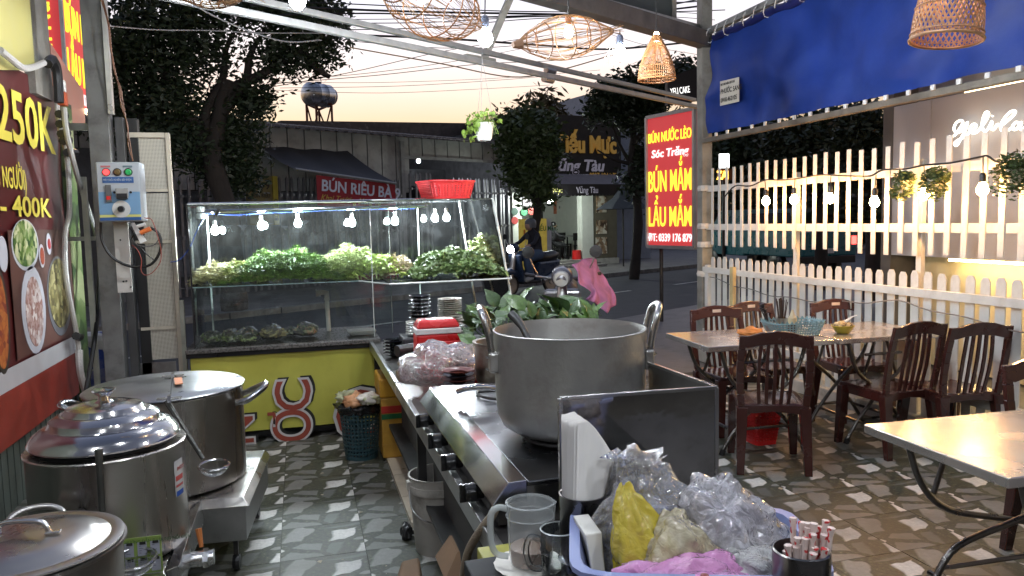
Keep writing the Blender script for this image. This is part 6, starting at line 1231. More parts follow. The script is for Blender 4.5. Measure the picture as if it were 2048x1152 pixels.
def blob(lab, cat, c, r, mt, amp=.25, fr_=2.2, sd=0, squash=1, nm='plastic_bag', knot=None, sub_=4, flat=True, ridge=.5, taper=0, shear=(0,0)):
    bmx = bmesh.new(); bmesh.ops.create_icosphere(bmx, subdivisions=sub_, radius=1); mb = MB()
    vs = []
    for v in bmx.verts:
        p = v.co.copy(); q = Vector((p.x*fr_, p.y*fr_, p.z*fr_*.6))+Vector((sd*7.3, sd*3.1, sd)); d1, _ = noise.voronoi(q*1.25); d2, _ = noise.voronoi(q*3.1+Vector((4,2,9)))
        a = noise.noise(q)*amp*.9+min(d1[1]-d1[0], .5)*amp*ridge*1.1+min(d2[1]-d2[0], .4)*amp*ridge*.35
        k_ = .92+a; p2 = Vector((p.x*r[0]*k_, p.y*r[1]*k_, p.z*r[2]*k_))
        h_ = p.z*.5+.5; tp_ = 1-taper*h_; p2 = Vector((p2.x*tp_+shear[0]*h_*h_, p2.y*tp_+shear[1]*h_*h_, p2.z))
        if flat: p2.z = max(p2.z, -r[2]*.72)
        vs.append(Vector(c)+p2)
    fs = [tuple(v.index for v in f.verts) for f in bmx.faces]; bmx.free(); mb.add(vs, fs); o = mb.build(nm, mt, None, smooth=180)
    if knot:
        kb = MB(); k0 = Vector(knot[0]); kd = Vector(knot[1]); n_ = 14; pr_ = []
        for i in range(7):
            t = i/6; pr_.append([k0+kd*t+Vector((math.cos(a)*(.012+.05*knot[2]*t*t*(1+.5*math.sin(a*5)))*1.2, math.sin(a)*(.012+.05*knot[2]*t*t)*1.0, .01*math.sin(a*6)*t)) for a in np.linspace(0,2*PI,n_+1)[:-1]])
        kb.add([p for r_ in pr_ for p in r_], [(i*n_+j, i*n_+(j+1) % n_, (i+1)*n_+(j+1) % n_, (i+1)*n_+j) for i in range(6) for j in range(n_)]); kb.build('knot', mt, o, smooth=60)
    if lab: tag(o, lab, cat)
    return o
fclear = film('clear_bag_film', (.88,.86,.86), .22, .8); fpink = film('pinkish_bag_film', (.95,.74,.72), .28, .8, .8); fmilk = film('milky_bag_film', (.80,.78,.76), .28, .5)
blob('crumpled clear plastic bag loosely covering the red basket on the counter', 'plastic bag', (.67,3.92,.835), (.20,.17,.12), fpink, .35, 1.8, 3, knot=((.76,3.83,.86),(.06,-.05,.02),1.2), ridge=.9)
blob('milky plastic bag lying over the right half of the red basket', 'plastic bag', (.90,4.0,.85), (.15,.13,.06), film('milk_pink_film', (.72,.62,.60), .5, .4), .4, 2, 5, knot=((.82,3.95,.87),(-.05,-.02,.02),1))
def bowls(lab, loc, r, n_, dh, mt, mt2=None, r2=.6, cat='bowls'):
    t_ = thing('bowl_stack', lab, cat, loc, 'stacks of bowls and plates on the counter')
    for k_ in range(n_):
        z = k_*dh; MB().lathe([(0,z),(r*r2*.8,z),(r*r2,z+.006),(r*.92,z+dh*.8),(r,z+dh*1.05),(r*.98,z+dh*1.12),(r*.88,z+dh*.85),(r*r2*.9,z+.012)], loc, 28).build('bowl', (mt2 if mt2 and k_ % 2 else mt), t_, smooth=50)
    return t_
bkp = M('black_bowl', (.012,.012,.014), .18, coat=.4); cer = M('cream_ceramic', (.50,.48,.42), .3, var=.12, dirt=.1); mar = M('maroon_bowl', (.13,.03,.02), .3)
p = Y(840,620,5.05); pr5 = Y(900,620,5.05)
tag(MB().bx(p.x-.13,pr5.x+.13,4.93,5.18,.697,.838).build('upturned_crate', M('dark_crate', (.03,.03,.035), .5), None, bevel=.01), 'dark upturned crate under the stacks of plates behind the red cool box', 'crate')
bowls('tall stack of black scallop-edged bowls standing on plates behind the red cool box', (p.x,5.05,.932), .075, 7, .024, bkp)
MBp = Vector((p.x,5.05,.84)); bowls('low stack of cream plates under the black scalloped bowls', tuple(MBp), .10, 6, .015, cer, cat='plates')
bowls('stack of small cream plates behind the red cool box, right of the black bowls', (pr5.x,5.05,.95), .082, 9, .0135, cer, cat='plates'); bowls('wider cream plates at the bottom of the right plate stack', (pr5.x,5.05,.84), .10, 6, .0175, cer, cat='plates')
bowls('low stack of black bowls at the corner of counter and case', (.60,5.10,.70), .095, 5, .022, bkp)
bowls('stack of black and maroon striped bowls beside the small pot', tuple(Y(917,760,3.62).xy)+(.70,), .078, 8, .021, bkp, mar); bowls('few small cream bowls squeezed beside the striped bowls', (Y(945,745,3.50).x,3.50,.745), .05, 3, .02, cer)
tag(MB().tube([(.55,4.70,.80),(.72,4.78,.80)], [.035,.035], 14).build('dark_roll', M('dark_roll_mat', (.03,.028,.028), .4)), 'dark cylindrical thermos lying at the back edge of the counter', 'thermos')
ttr = tag(MB().hexa([(.36,6.0,.725),(.52,6.0,.725),(.52,6.12,.725),(.36,6.12,.725)], [(.33,5.97,.76),(.55,5.97,.76),(.55,6.15,.76),(.33,6.15,.76)]).build('foam_tray', wplast, None, bevel=.006), 'small white foam tray at the right end of the stone top', 'tray')
tg = thing('meat_tray', 'steel tray with pinkish meat scraps beside the leaves', 'tray', (1.22,4.75,.7)); MB().hexa([(1.08,4.6,.70),(1.40,4.6,.70),(1.40,4.85,.70),(1.08,4.85,.70)], [(1.05,4.57,.74),(1.43,4.57,.74),(1.43,4.88,.74),(1.05,4.88,.74)]).build('tray_body', steel, tg, bevel=.004)
for k_ in range(7):
    o = blob(None, None, (1.13+rnd.uniform(0,.22),4.68+rnd.uniform(0,.14),.76), (.045,.04,.03), M('raw_meat', (.42,.16,.10), .35, var=.4, sc=30), .4, 2, k_, nm='meat_piece', sub_=2); o.data.transform(Matrix.Translation(-wloc(tg))); o.parent = tg
# leaves heap
lv = thing('leaf_heap', 'heap of large fresh green leaves piled behind the huge pot', 'leaves', (1.38,4.45,.7))
def bigleaf(seed):
    r_ = random.Random(seed); b_ = MB(); n_ = 8; vs = []; 
    for i in range(n_+1):
        t = i/n_; w2 = .34*math.sin(PI*min(1,t*1.02)**.75)*(1-t*.15); zc_ = -.35*t*t+.12*t; 
        for s_ in (-1,-.5,0,.5,1): vs.append((w2*s_, t, zc_+abs(s_)*w2*.35+.02*math.sin(t*14+s_*3+seed)))
    b_.add(vs, [(i*5+j, i*5+j+1, (i+1)*5+j+1, (i+1)*5+j) for i in range(n_) for j in range(4)]); b_.tube([(0,-.35,.02),(0,0,0)], .02, 5)
    return b_.mesh('leaf', M('herb_leaf_a' if seed % 2 else 'herb_leaf_b', (.065,.13,.025) if seed % 2 else (.045,.09,.028), .38, var=.35, sc=9, bump=.3, bsc=20), smooth=80)
lms = [bigleaf(k_) for k_ in range(4)]
for k_ in range(150):
    px = rnd.uniform(925,1195); u_ = (px-925)/270; hgt2 = .10+.12*math.sin(PI*min(1,u_*.9+.12))+.03*(u_ > .6); yv = rnd.uniform(4.15,4.85); xx_ = ray(px, 640).x/ray(px, 640).y*yv
    sc2 = rnd.uniform(.10,.17); tilt_ = rnd.uniform(.1,1.35); zz = .82+rnd.uniform(0,1)*hgt2*1.15
    place('leaf', lms[k_ % 4], lv, (xx_, yv, zz), rot=(tilt_, rnd.uniform(-.5,.5), rnd.uniform(-1.9,1.9)+(PI if rnd.random() < .15 else 0)), scale=[sc2]*3)
for k_ in range(14):   # upright leaves at the back right
    px = rnd.uniform(1080,1195); yv = rnd.uniform(4.3,4.6); xx_ = ray(px, 640).x/ray(px, 640).y*yv
    place('leaf', lms[k_ % 4], lv, (xx_, yv, .93+rnd.uniform(-.04,.03)), rot=(rnd.uniform(1.1,1.6), rnd.uniform(-.3,.3), rnd.uniform(-1,1)), scale=[rnd.uniform(.13,.17)]*3)
MB().hexa([(1.05,4.12,.695),(1.75,4.12,.695),(1.75,4.9,.695),(1.05,4.9,.695)], [(1.02,4.10,.84),(1.78,4.10,.84),(1.78,4.92,.84),(1.02,4.92,.84)]).build('leaf_tub', M('tub_grey', (.25,.26,.26), .4), lv, bevel=.02)
# bags of vegetables on the stone top (left end inside the case)
vb = [(-.64,6.0,.075,'vegetable bag at the left end of the case floor'),(-.53,6.22,.06,'small knotted vegetable bag behind the leftmost bag'),(-.50,5.97,.07,'vegetable bag second from the left on the case floor'),(-.40,6.15,.075,'tall knotted vegetable bag in the middle row of the case floor'),(-.385,5.95,.055,'bag of pale green gourd pieces at the front of the case floor'),(-.22,6.05,.085,'yellowish bag of broth in the middle of the case floor'),(-.09,6.22,.055,'small bag of dark leaves behind the broth bag'),(.03,6.12,.085,'rightmost round bag of mixed vegetables with a long twisted neck')]
for k_, (x_, y_, r_, lb_) in enumerate(vb):
    t_ = thing('vegetable_bag', lb_, 'plastic bag', (x_,y_,.72), 'knotted vegetable bags on the case floor')
    cols = [food('veg_mix_a', (.10,.17,.05),(.35,.45,.16),(.75,.75,.6), 50), food('veg_mix_b', (.14,.18,.08),(.55,.58,.35),(.75,.45,.35), 50), M('broth_yellow', (.55,.48,.25), .4, var=.2), M('gourd_green', (.65,.72,.35), .5, var=.2)]
    mt2 = cols[2] if k_ == 5 else cols[3] if k_ == 4 else cols[k_ % 2]
    o = blob(None, None, (x_,y_,.725+r_*.6), (r_*.85,r_*.8,r_*.5), mt2, .6, 3, k_, nm='contents', sub_=4, ridge=1.0); o.data.transform(Matrix.Translation(-wloc(t_))); o.parent = t_
    kd = Vector((rnd.uniform(-.03,.03), 0, rnd.uniform(.05,.08))) if k_ < 7 else Vector((.07,0,.10))
    o = blob(None, None, (x_,y_,.725+r_*.62), (r_,r_*.95,r_*.78), fclear, .25, 2.5, k_+20, nm='film', sub_=3, knot=((x_,y_,.725+r_*1.15), kd, .9)); o.data.transform(Matrix.Translation(-wloc(t_))); o.parent = t_
    for c_ in o.children: pass
# red basket on the top of the case
tb3 = basket('red_top_basket', 'bright red plastic basket sitting on top of the glass case', 'basket', (1.12,5.98,1.752), rrect(1,.72,p=8), .135, .165, .20, 48, 8, M('bright_red_plastic', (.60,.03,.035), .35), hf=.5, solid=.25, rim=.009, rz=R_(18))
# waste basket, yellow cooler, white bucket
wb = basket('waste_basket', 'dark teal perforated waste basket lined with a black bag in front of the yellow cabinet', 'waste basket', (.35,5.25,.0), circ, .36, .108, .140, 32, 12, M('dark_teal_plastic', (.035,.085,.10), .4), hf=.58, solid=.12)
blob('black bin liner folded over the rim of the waste basket', 'bin liner', (.35,5.25,.35), (.158,.158,.055), M('black_liner', (.012,.012,.012), .25, bump=.8, bsc=30), .3, 3, 9, nm='bin_liner', ridge=1)
for k_ in range(9): pass
rub = thing('food_waste', 'heap of crumpled orange and pale food waste filling the waste basket', 'rubbish', (.33,5.22,.42))
for k_ in range(9):
    o = blob(None, None, (.33+rnd.uniform(-.08,.08),5.2+rnd.uniform(-.07,.07),.39+rnd.uniform(0,.04)), (.055,.05,.035), [M('paper_white', (.6,.55,.48), .7, var=.3), M('orange_scrap', (.5,.25,.12), .6, var=.4), M('cabbage_scrap', (.42,.42,.25), .6, var=.3)][k_ % 3], .7, 3, k_+3, nm='scrap', sub_=3, ridge=1.4); o.data.transform(Matrix.Translation(-wloc(rub))); o.parent = rub
yc = thing('yellow_cooler', 'tall yellow cool box with a red stripe standing on the tiles beside the counter', 'cool box', (.56,5.1,.03))
ylw = M('aged_yellow_plastic', (.50,.27,.04), .45, var=.15, dirt=.3, dcol=(.2,.1,.03)); yx0, yx1 = Y(764,850,5.05).x, .68
yz = lambda py: Y(780,py,5.05).z
MB().bx(yx0,yx1,5.05,5.40,.03,yz(796)).build('body', ylw, yc, bevel=.01); MB().bx(yx0-.008,yx1,5.04,5.41,yz(795),yz(757)).build('lid', M('orange_yellow_lid', (.60,.30,.03), .4, var=.1, dirt=.2), yc, bevel=.012)
MB().bx(yx0-.002,yx1,5.045,5.05,yz(826),yz(812)).build('red_stripe', M('stripe_red', (.42,.03,.02), .4), yc); MB().bx(yx0-.002,yx1,5.046,5.05,yz(838),yz(828)).build('green_stripe', M('stripe_green', (.02,.12,.04), .4), yc)
text('COMMENT', .05, wplast, yc, (yx0+.03,5.043,yz(837)), (1,0,0), (0,0,1), xs=.6, shear=.3, ext=.0005, off=.01) if 0 else text('Carlsberg' if 0 else 'CĐmen', .045, wplast, yc, (yx0+.03,5.043,yz(837)), (1,0,0), (0,0,1), shear=.3, ext=.0005, off=.01) if 0 else None
for k_ in range(3): MB().bx(yx0-.003,yx1,5.047,5.05,.12+k_*.09,.125+k_*.09).build('rib', ylw, yc)
bk_ = thing('white_bucket', 'dirty white plastic bucket with a wire handle under the counter edge', 'bucket', (.60,3.62,0))
bkm = M('dirty_white_plastic', (.46,.43,.38), .45, var=.1, dirt=.75, dcol=(.07,.055,.035))
MB().lathe([(0,.0),(.115,.0),(.12,.01),(.138,.30),(.148,.30),(.148,.335),(.140,.335),(.142,.37),(.146,.375),(.136,.376),(.134,.33),(.115,.02),(0,.02)], (.60,3.62,.0), 40).build('bucket_body', bkm, bk_, smooth=50)
handle([(.455,3.60,.33),(.455,3.50,.25),(.52,3.455,.20),(.62,3.46,.19)], .004, steeld, bk_, 'wire_handle'); MB().cb((.454,3.60,.335), (.02,.04,.04)).build('handle_lug', bkm, bk_)
tag(MB().hexa([(.30,3.1,.0),(.44,3.0,.0),(.47,3.35,.0),(.36,3.38,.0)], [(.33,3.1,.10),(.42,3.03,.12),(.45,3.3,.11),(.38,3.33,.09)]).build('cardboard_wedge', M('brown_cardboard', (.22,.13,.07), .8, var=.2), None, bevel=.01), 'crumpled brown cardboard on the tiles below the counter', 'cardboard')
tag(blob(None, None, (.46,3.80,.03), (.03,.06,.04), black, .5, 2, 31, nm='black_rag'), 'black rag on the tiles in front of the white bucket', 'rag')
# ============================================================= LEFT: LARGE POTS ON BURNER TROLLEYS
def trolley(name, lab, c, w_, d_, z0, z1, rz):
    t_ = thing(name, lab, 'trolley', (0,0,0), 'low stainless burner trolleys')
    MB().bx(-w_/2,w_/2,-d_/2,d_/2,z0,z1-.03).build('body', steeld, t_, bevel=.004); MB().hexa([(-w_/2-.02,-d_/2-.02,z1-.035),(w_/2+.02,-d_/2-.02,z1-.035),(w_/2+.02,d_/2+.02,z1-.035),(-w_/2-.02,d_/2+.02,z1-.035)], [(-w_/2+.01,-d_/2+.01,z1),(w_/2-.01,-d_/2+.01,z1),(w_/2-.01,d_/2-.01,z1),(-w_/2+.01,d_/2-.01,z1)]).build('top', M('greasy_steel', (.52,.50,.46), .3, 1, var=.2, sc=5, dirt=.45, dcol=(.18,.15,.11)), t_, bevel=.003)
    for a in (-1,1):
        for b_ in (-1,1):
            MB().bx(a*(w_/2-.06)-.01,a*(w_/2-.06)+.01,b_*(d_/2-.06)-.01,b_*(d_/2-.06)+.01,.07,z0).build('leg', dark, t_)
            MB().lathe([(0,-.015),(.035,-.015),(.04,0),(.035,.015),(0,.015)], (a*(w_/2-.06),b_*(d_/2-.06),.04), 14, Matrix(((0,0,1),(1,0,0),(0,1,0)))).build('castor', black, t_)
    t_.location = c; t_.rotation_euler.z = rz; return t_
P2 = Z(335,775,.82); 
trolley('burner_trolley', 'stainless burner trolley under the tall lidded pot', (-.63,4.02,0), .76,.76,.16,.36, R_(-5))
p2 = thing('tall_lidded_pot', 'very wide tall stainless pot with a flat hinged lid at left', 'pot', (-.65,4.0,.36)); c2 = (-.65,4.0,0)
MB().lathe([(0,.362),(.335,.362),(.35,.372),(.352,.80),(.358,.808),(.352,.812)], c2, 80).build('pot_body', M('scratched_steel', (.50,.46,.42), .27, 1, var=.06, sc=2, stretch=(5,5,.5), dirt=.25, dcol=(.30,.20,.13), rvar=.05), p2, smooth=50)
MB().lathe([(.36,.813),(.363,.818),(.35,.826),(.18,.834),(0,.836)], c2, 72).build('lid', M('dull_lid_steel', (.34,.34,.34), .33, 1, var=.2, sc=4, dirt=.45, dcol=(.10,.09,.08)), p2, smooth=50)
cu2 = Vector(c2); a_, b_ = Z(345,752,.84), Z(338,800,.84); bar(Z(346,748,.84), Z(340,799,.84), .006, .004).build('lid_seam', dark, p2)
for q_ in ((346,752),(339,797)): MB().cb(Z(*q_,.842), (.10,.04,.006)).build('hinge', steel, p2); MB().cb(Z(*q_,.85), (.015,.03,.03)).build('hinge_pin', polish, p2)
MB().sheet(Z(350,770,.842), Z(366,768,.842), Z(364,756,.842), Z(348,757,.842), .004).build('orange_sticker', M('orange_sticker_mat', (.7,.28,.13), .6), p2)
handle([Vector((-.32,3.85,.745)),Vector((-.27,3.84,.755)),Vector((-.20,3.86,.80)),Vector((-.185,3.90,.815)),Vector((-.20,3.96,.80)),Vector((-.30,4.02,.75))], .016, M('handle_steel'), p2)
handle([Vector((-.98,3.93,.76)),Vector((-1.04,3.88,.80)),Vector((-1.05,3.80,.80)),Vector((-.96,3.80,.75))], .014, M('handle_steel'), p2)
# ladle hooks with strainers
def strainer(lab, top, bot, bowlc, r, tilt_=.3, wood=False):
    t_ = thing('strainer', lab, 'strainer', bot, 'long-handled strainers'); MB().tube([top, bot], [.013,.009], 8).build('handle', M('old_handle_steel', (.12,.12,.11), .4, .8, var=.2), t_)
    if wood: MB().tube([Vector(top)+Vector((.0,0,0)), Vector(top)+(Vector(bot)-Vector(top))*.3], .016, 8).build('wooden_grip', M('wood_grip', (.4,.18,.06), .5), t_)
    Rm = Matrix.Rotation(tilt_, 3, 'X')
    MB().tube([Vector(bowlc)+Rm @ Vector((r*math.cos(a),r*math.sin(a),0)) for a in np.linspace(0,2*PI,30)[:-1]], .006, 6, closed=True).build('hoop', steel, t_)
    ms_ = MB()
    for k_ in range(12):
        a = PI*k_/12; ms_.tube([Vector(bowlc)+Rm @ Vector((r*math.cos(a)*math.cos(s_), r*math.sin(a)*math.cos(s_), -r*.75*math.sin(s_))) for s_ in np.linspace(0,PI,11)], .0011, 3, cap=False)
    for s_ in np.linspace(.15,1.4,8): ms_.tube([Vector(bowlc)+Rm @ Vector((r*math.cos(a)*math.cos(s_), r*math.sin(a)*math.cos(s_), -r*.75*math.sin(s_))) for a in np.linspace(0,2*PI,24)[:-1]], .0011, 3, closed=True)
    ms_.build('wire_mesh', steeld, t_)
strainer('long strainer hooked on the side of the tall lidded pot', (-.585,3.60,.83), (-.44,3.52,.58), (-.395,3.50,.555), .062, .1)
strainer('wire strainer hanging in front of the domed pot at left', (-.70,2.92,.82), (-.70,2.90,.45), (-.61,2.88,.43), .078, .1)
trolley('burner_trolley', 'stainless burner trolley with a green instruction sheet under the domed pot', (-.78,3.28,0), .52,.62,.12,.33, R_(0))
lt2 = MB().hexa([(-.50,2.94,.27),(-.46,2.94,.27),(-.46,3.64,.27),(-.50,3.64,.27)], [(-.515,2.94,.345),(-.47,2.94,.36),(-.47,3.64,.36),(-.515,3.64,.345)]); tag(lt2.build('flange', steel, None, bevel=.003), 'bright folded steel flange along the edge of the burner trolley under the domed pot', 'metal strip')
it = thing('instruction_sheet', 'green printed instruction sheet stuck on the front of the burner trolley', 'notice', (-.63,2.96,.2))
ix0, ix1, iz0, iz1, iy = -.80, -.54, .0, 0, 2.955
i0, i1 = Y(243,1060,2.955), Y(362,1150,2.955); ix0, ix1, iz1, iz0 = i0.x, Y(358,1100,2.955).x, Y(300,1072,2.955).z, Y(300,1145,2.955).z
ix1 = min(ix1, -.525)
MB().bx(ix0,ix1,iy-.004,iy,iz0,iz1).build('sheet_panel', M('sheet_green', (.22,.30,.07), .5, var=.08), it)
for a in range(3):
    for b2 in range(2):
        w3 = (ix1-ix0)/3; h3 = (iz1-iz0)*.40; xa = ix0+a*w3+.006; za = iz0+.008+b2*(h3+.006); MB().bx(xa,xa+w3-.012,iy-.006,iy-.0045,za,za+h3-.004).build('printed_box', M('sheet_lilac', (.36,.36,.42), .6, var=.15), it)
        MB().bx(xa+.008,xa+.028,iy-.008,iy-.0065,za+h3-.012,za+h3-.002).build('number_tab', tbk, it)
        for l_ in range(5): MB().bx(xa+.006,xa+w3-.018-rnd.uniform(0,.02),iy-.0072,iy-.0062,za+.010+l_*.0085,za+.012+l_*.0085).build('text_line', M('tiny_grey', (.15,.15,.18), .6), it)
text('HƯỚNG DẪN SỬ DỤNG NỒI ĐIỆN', .016, M('dark_green_print', (.03,.09,.02), .5), it, (ix1-.012,iy-.005,iz1-.008), (-1,0,0), (0,0,-1), ext=.0003, off=.004) if 0 else text('HƯỚNG DẪN SỬ DỤNG NỒI ĐIỆN', .0165, M('dark_green_print', (.03,.09,.02), .5), it, (ix0+.008,iy-.0045,iz1-.02), (1,0,0), (0,0,1), ext=.0003, off=.004, xs=.85)
c3 = (-.755,3.28,0)
p3 = thing('domed_pot', 'stainless pot with a shiny three-tier domed lid at left', 'pot', (-.755,3.28,.33)); R4 = .278
MB().lathe([(0,.332),(R4-.02,.332),(R4,.345),(R4,.735),(R4+.008,.745),(R4+.004,.75),(R4-.028,.75),(R4-.03,.70)], c3, 80).build('pot_body', M('scratched_steel'), p3, smooth=50)
MB().lathe([(R4-.04,.735),(R4-.03,.75),(R4-.02,.762),(R4-.045,.775)], c3, 64).build('black_gasket', M('black_rubber', (.01,.01,.01), .5), p3, smooth=50)
MB().lathe([(R4-.012,.770),(R4-.008,.777),(R4-.02,.80),(R4-.05,.825),(R4-.075,.832),(R4-.078,.836),(R4-.085,.857),(R4-.115,.876),(R4-.13,.878),(R4-.133,.883),(R4-.145,.898),(R4-.18,.908),(.05,.912),(0,.912)], c3, 80).build('domed_lid', M('lid_polish', (.50,.48,.46), .15, 1, var=.08, sc=4, dirt=.2, dcol=(.15,.12,.1), rvar=.05), p3, smooth=35)
MB().lathe([(0,.912),(.035,.912),(.022,.92),(.02,.935),(.03,.945),(.042,.955),(.042,.962),(0,.965)], c3, 28).build('lid_knob', polish, p3, smooth=35)
MB().tube([(-.93,2.985,.57),(-.79,2.945,.575)], .014, 10).build('bar_handle', steel, p3, smooth=50); MB().tube([(-.79,2.945,.575),(-.79,3.0,.575)], .018, 10).build('handle_stub', dark, p3)
an = -.30; pst = MB(); lp2 = []
for k_, (z0, z1, mt, nm) in enumerate(((.54,.68,M('label_offwhite', (.45,.44,.42), .5),'label_sheet'),(.60,.62,M('label_red_print', (.4,.06,.05), .5),'label_print'),(.575,.585,M('label_red_print'),'label_print'),(.54,.56,M('label_blue_print', (.02,.07,.3), .5),'label_print'))):
    MB().lathe([(R4+.0015+.001*(k_ > 0), z0),(R4+.0015+.001*(k_ > 0), z1)], c3, 6, a0=an-.13+.02*(k_ > 0), a1=an+.11-.02*(k_ > 0)).build(nm, mt, p3, smooth=60)
text('INOX', .022, M('label_red_print'), p3, Vector((c3[0]+(R4+.004)*math.cos(an-.07), c3[1]+(R4+.004)*math.sin(an-.07), .64)), (-math.sin(an),math.cos(an),0), (0,0,1), ext=.0003, off=.01)
vlv = thing('drain_valve', 'chunky steel drain valve with orange lever on the trolley of the domed pot', 'valve', (-.44,3.25,.25))
MB().tube([(-.51,3.20,.27),(-.38,3.20,.27)], [.03,.03], 16).build('valve_body', steel, vlv, smooth=40); MB().tube([(-.42,3.20,.27),(-.40,3.20,.27)], .038, 6).build('nut', polish, vlv); MB().tube([(-.43,3.24,.30),(-.44,3.26,.37)], [.008,.013], 8).build('orange_lever', M('orange_lever_mat', (.5,.16,.04), .5), vlv)
# near pot
c4 = tuple(Z(48,1094,.69).xy)+(0,)
p4 = thing('near_lidded_pot', 'dull aluminium pot with dished lid at the bottom left corner', 'pot', (c4[0],c4[1],.35)); R5 = .25
alud = M('dull_alu', (.46,.44,.41), .38, 1, var=.15, sc=5, bump=.1, dirt=.5, dcol=(.16,.13,.10))
MB().lathe([(0,.36),(R5-.03,.36),(R5-.005,.39),(R5,.672),(R5+.012,.680),(R5+.012,.688),(R5-.002,.688),(R5-.008,.66)], c4, 72).build('pot_body', alud, p4, smooth=50)
MB().lathe([(R5+.004,.692),(R5+.006,.698),(R5-.012,.702),(R5-.03,.699),(R5-.035,.702),(R5-.06,.708),(R5-.065,.712),(R5-.12,.722),(0,.732)], c4, 72).build('lid', M('lid_alu', (.44,.41,.38), .34, 1, var=.12, sc=4, dirt=.35, dcol=(.2,.14,.1)), p4, smooth=30)
cc = Vector((c4[0],c4[1],0)); u_ = Vector((.97,-.25,0)); 
handle([cc+u_*-.075+Vector((0,0,.73)),cc+u_*-.05+Vector((0,0,.762)),cc+u_*.05+Vector((0,0,.762)),cc+u_*.075+Vector((0,0,.73))], .008, steel, p4, 'lid_handle')
for s_ in (-.085,.085): MB().cb(cc+u_*s_+Vector((0,0,.732)), (.04,.02,.006)).build('handle_foot', steel, p4, bevel=.002)
for ang, nm in ((1.75,'handle'),(-1.25,'handle')):
    d_ = Vector((math.cos(ang),math.sin(ang),0)); w2 = Vector((-d_.y,d_.x,0)); b0_ = cc+d_*R5+Vector((0,0,.665))
    handle([b0_+w2*-.075,b0_+w2*-.07+d_*.04+Vector((0,0,.02)),b0_+w2*-.03+d_*.06+Vector((0,0,.035)),b0_+w2*.03+d_*.06+Vector((0,0,.035)),b0_+w2*.07+d_*.04+Vector((0,0,.02)),b0_+w2*.075], .010, alud, p4)
trolley('burner_trolley', 'burner trolley under the aluminium pot in the bottom left corner', (c4[0],c4[1],0), .5,.5,.1,.355, 0)
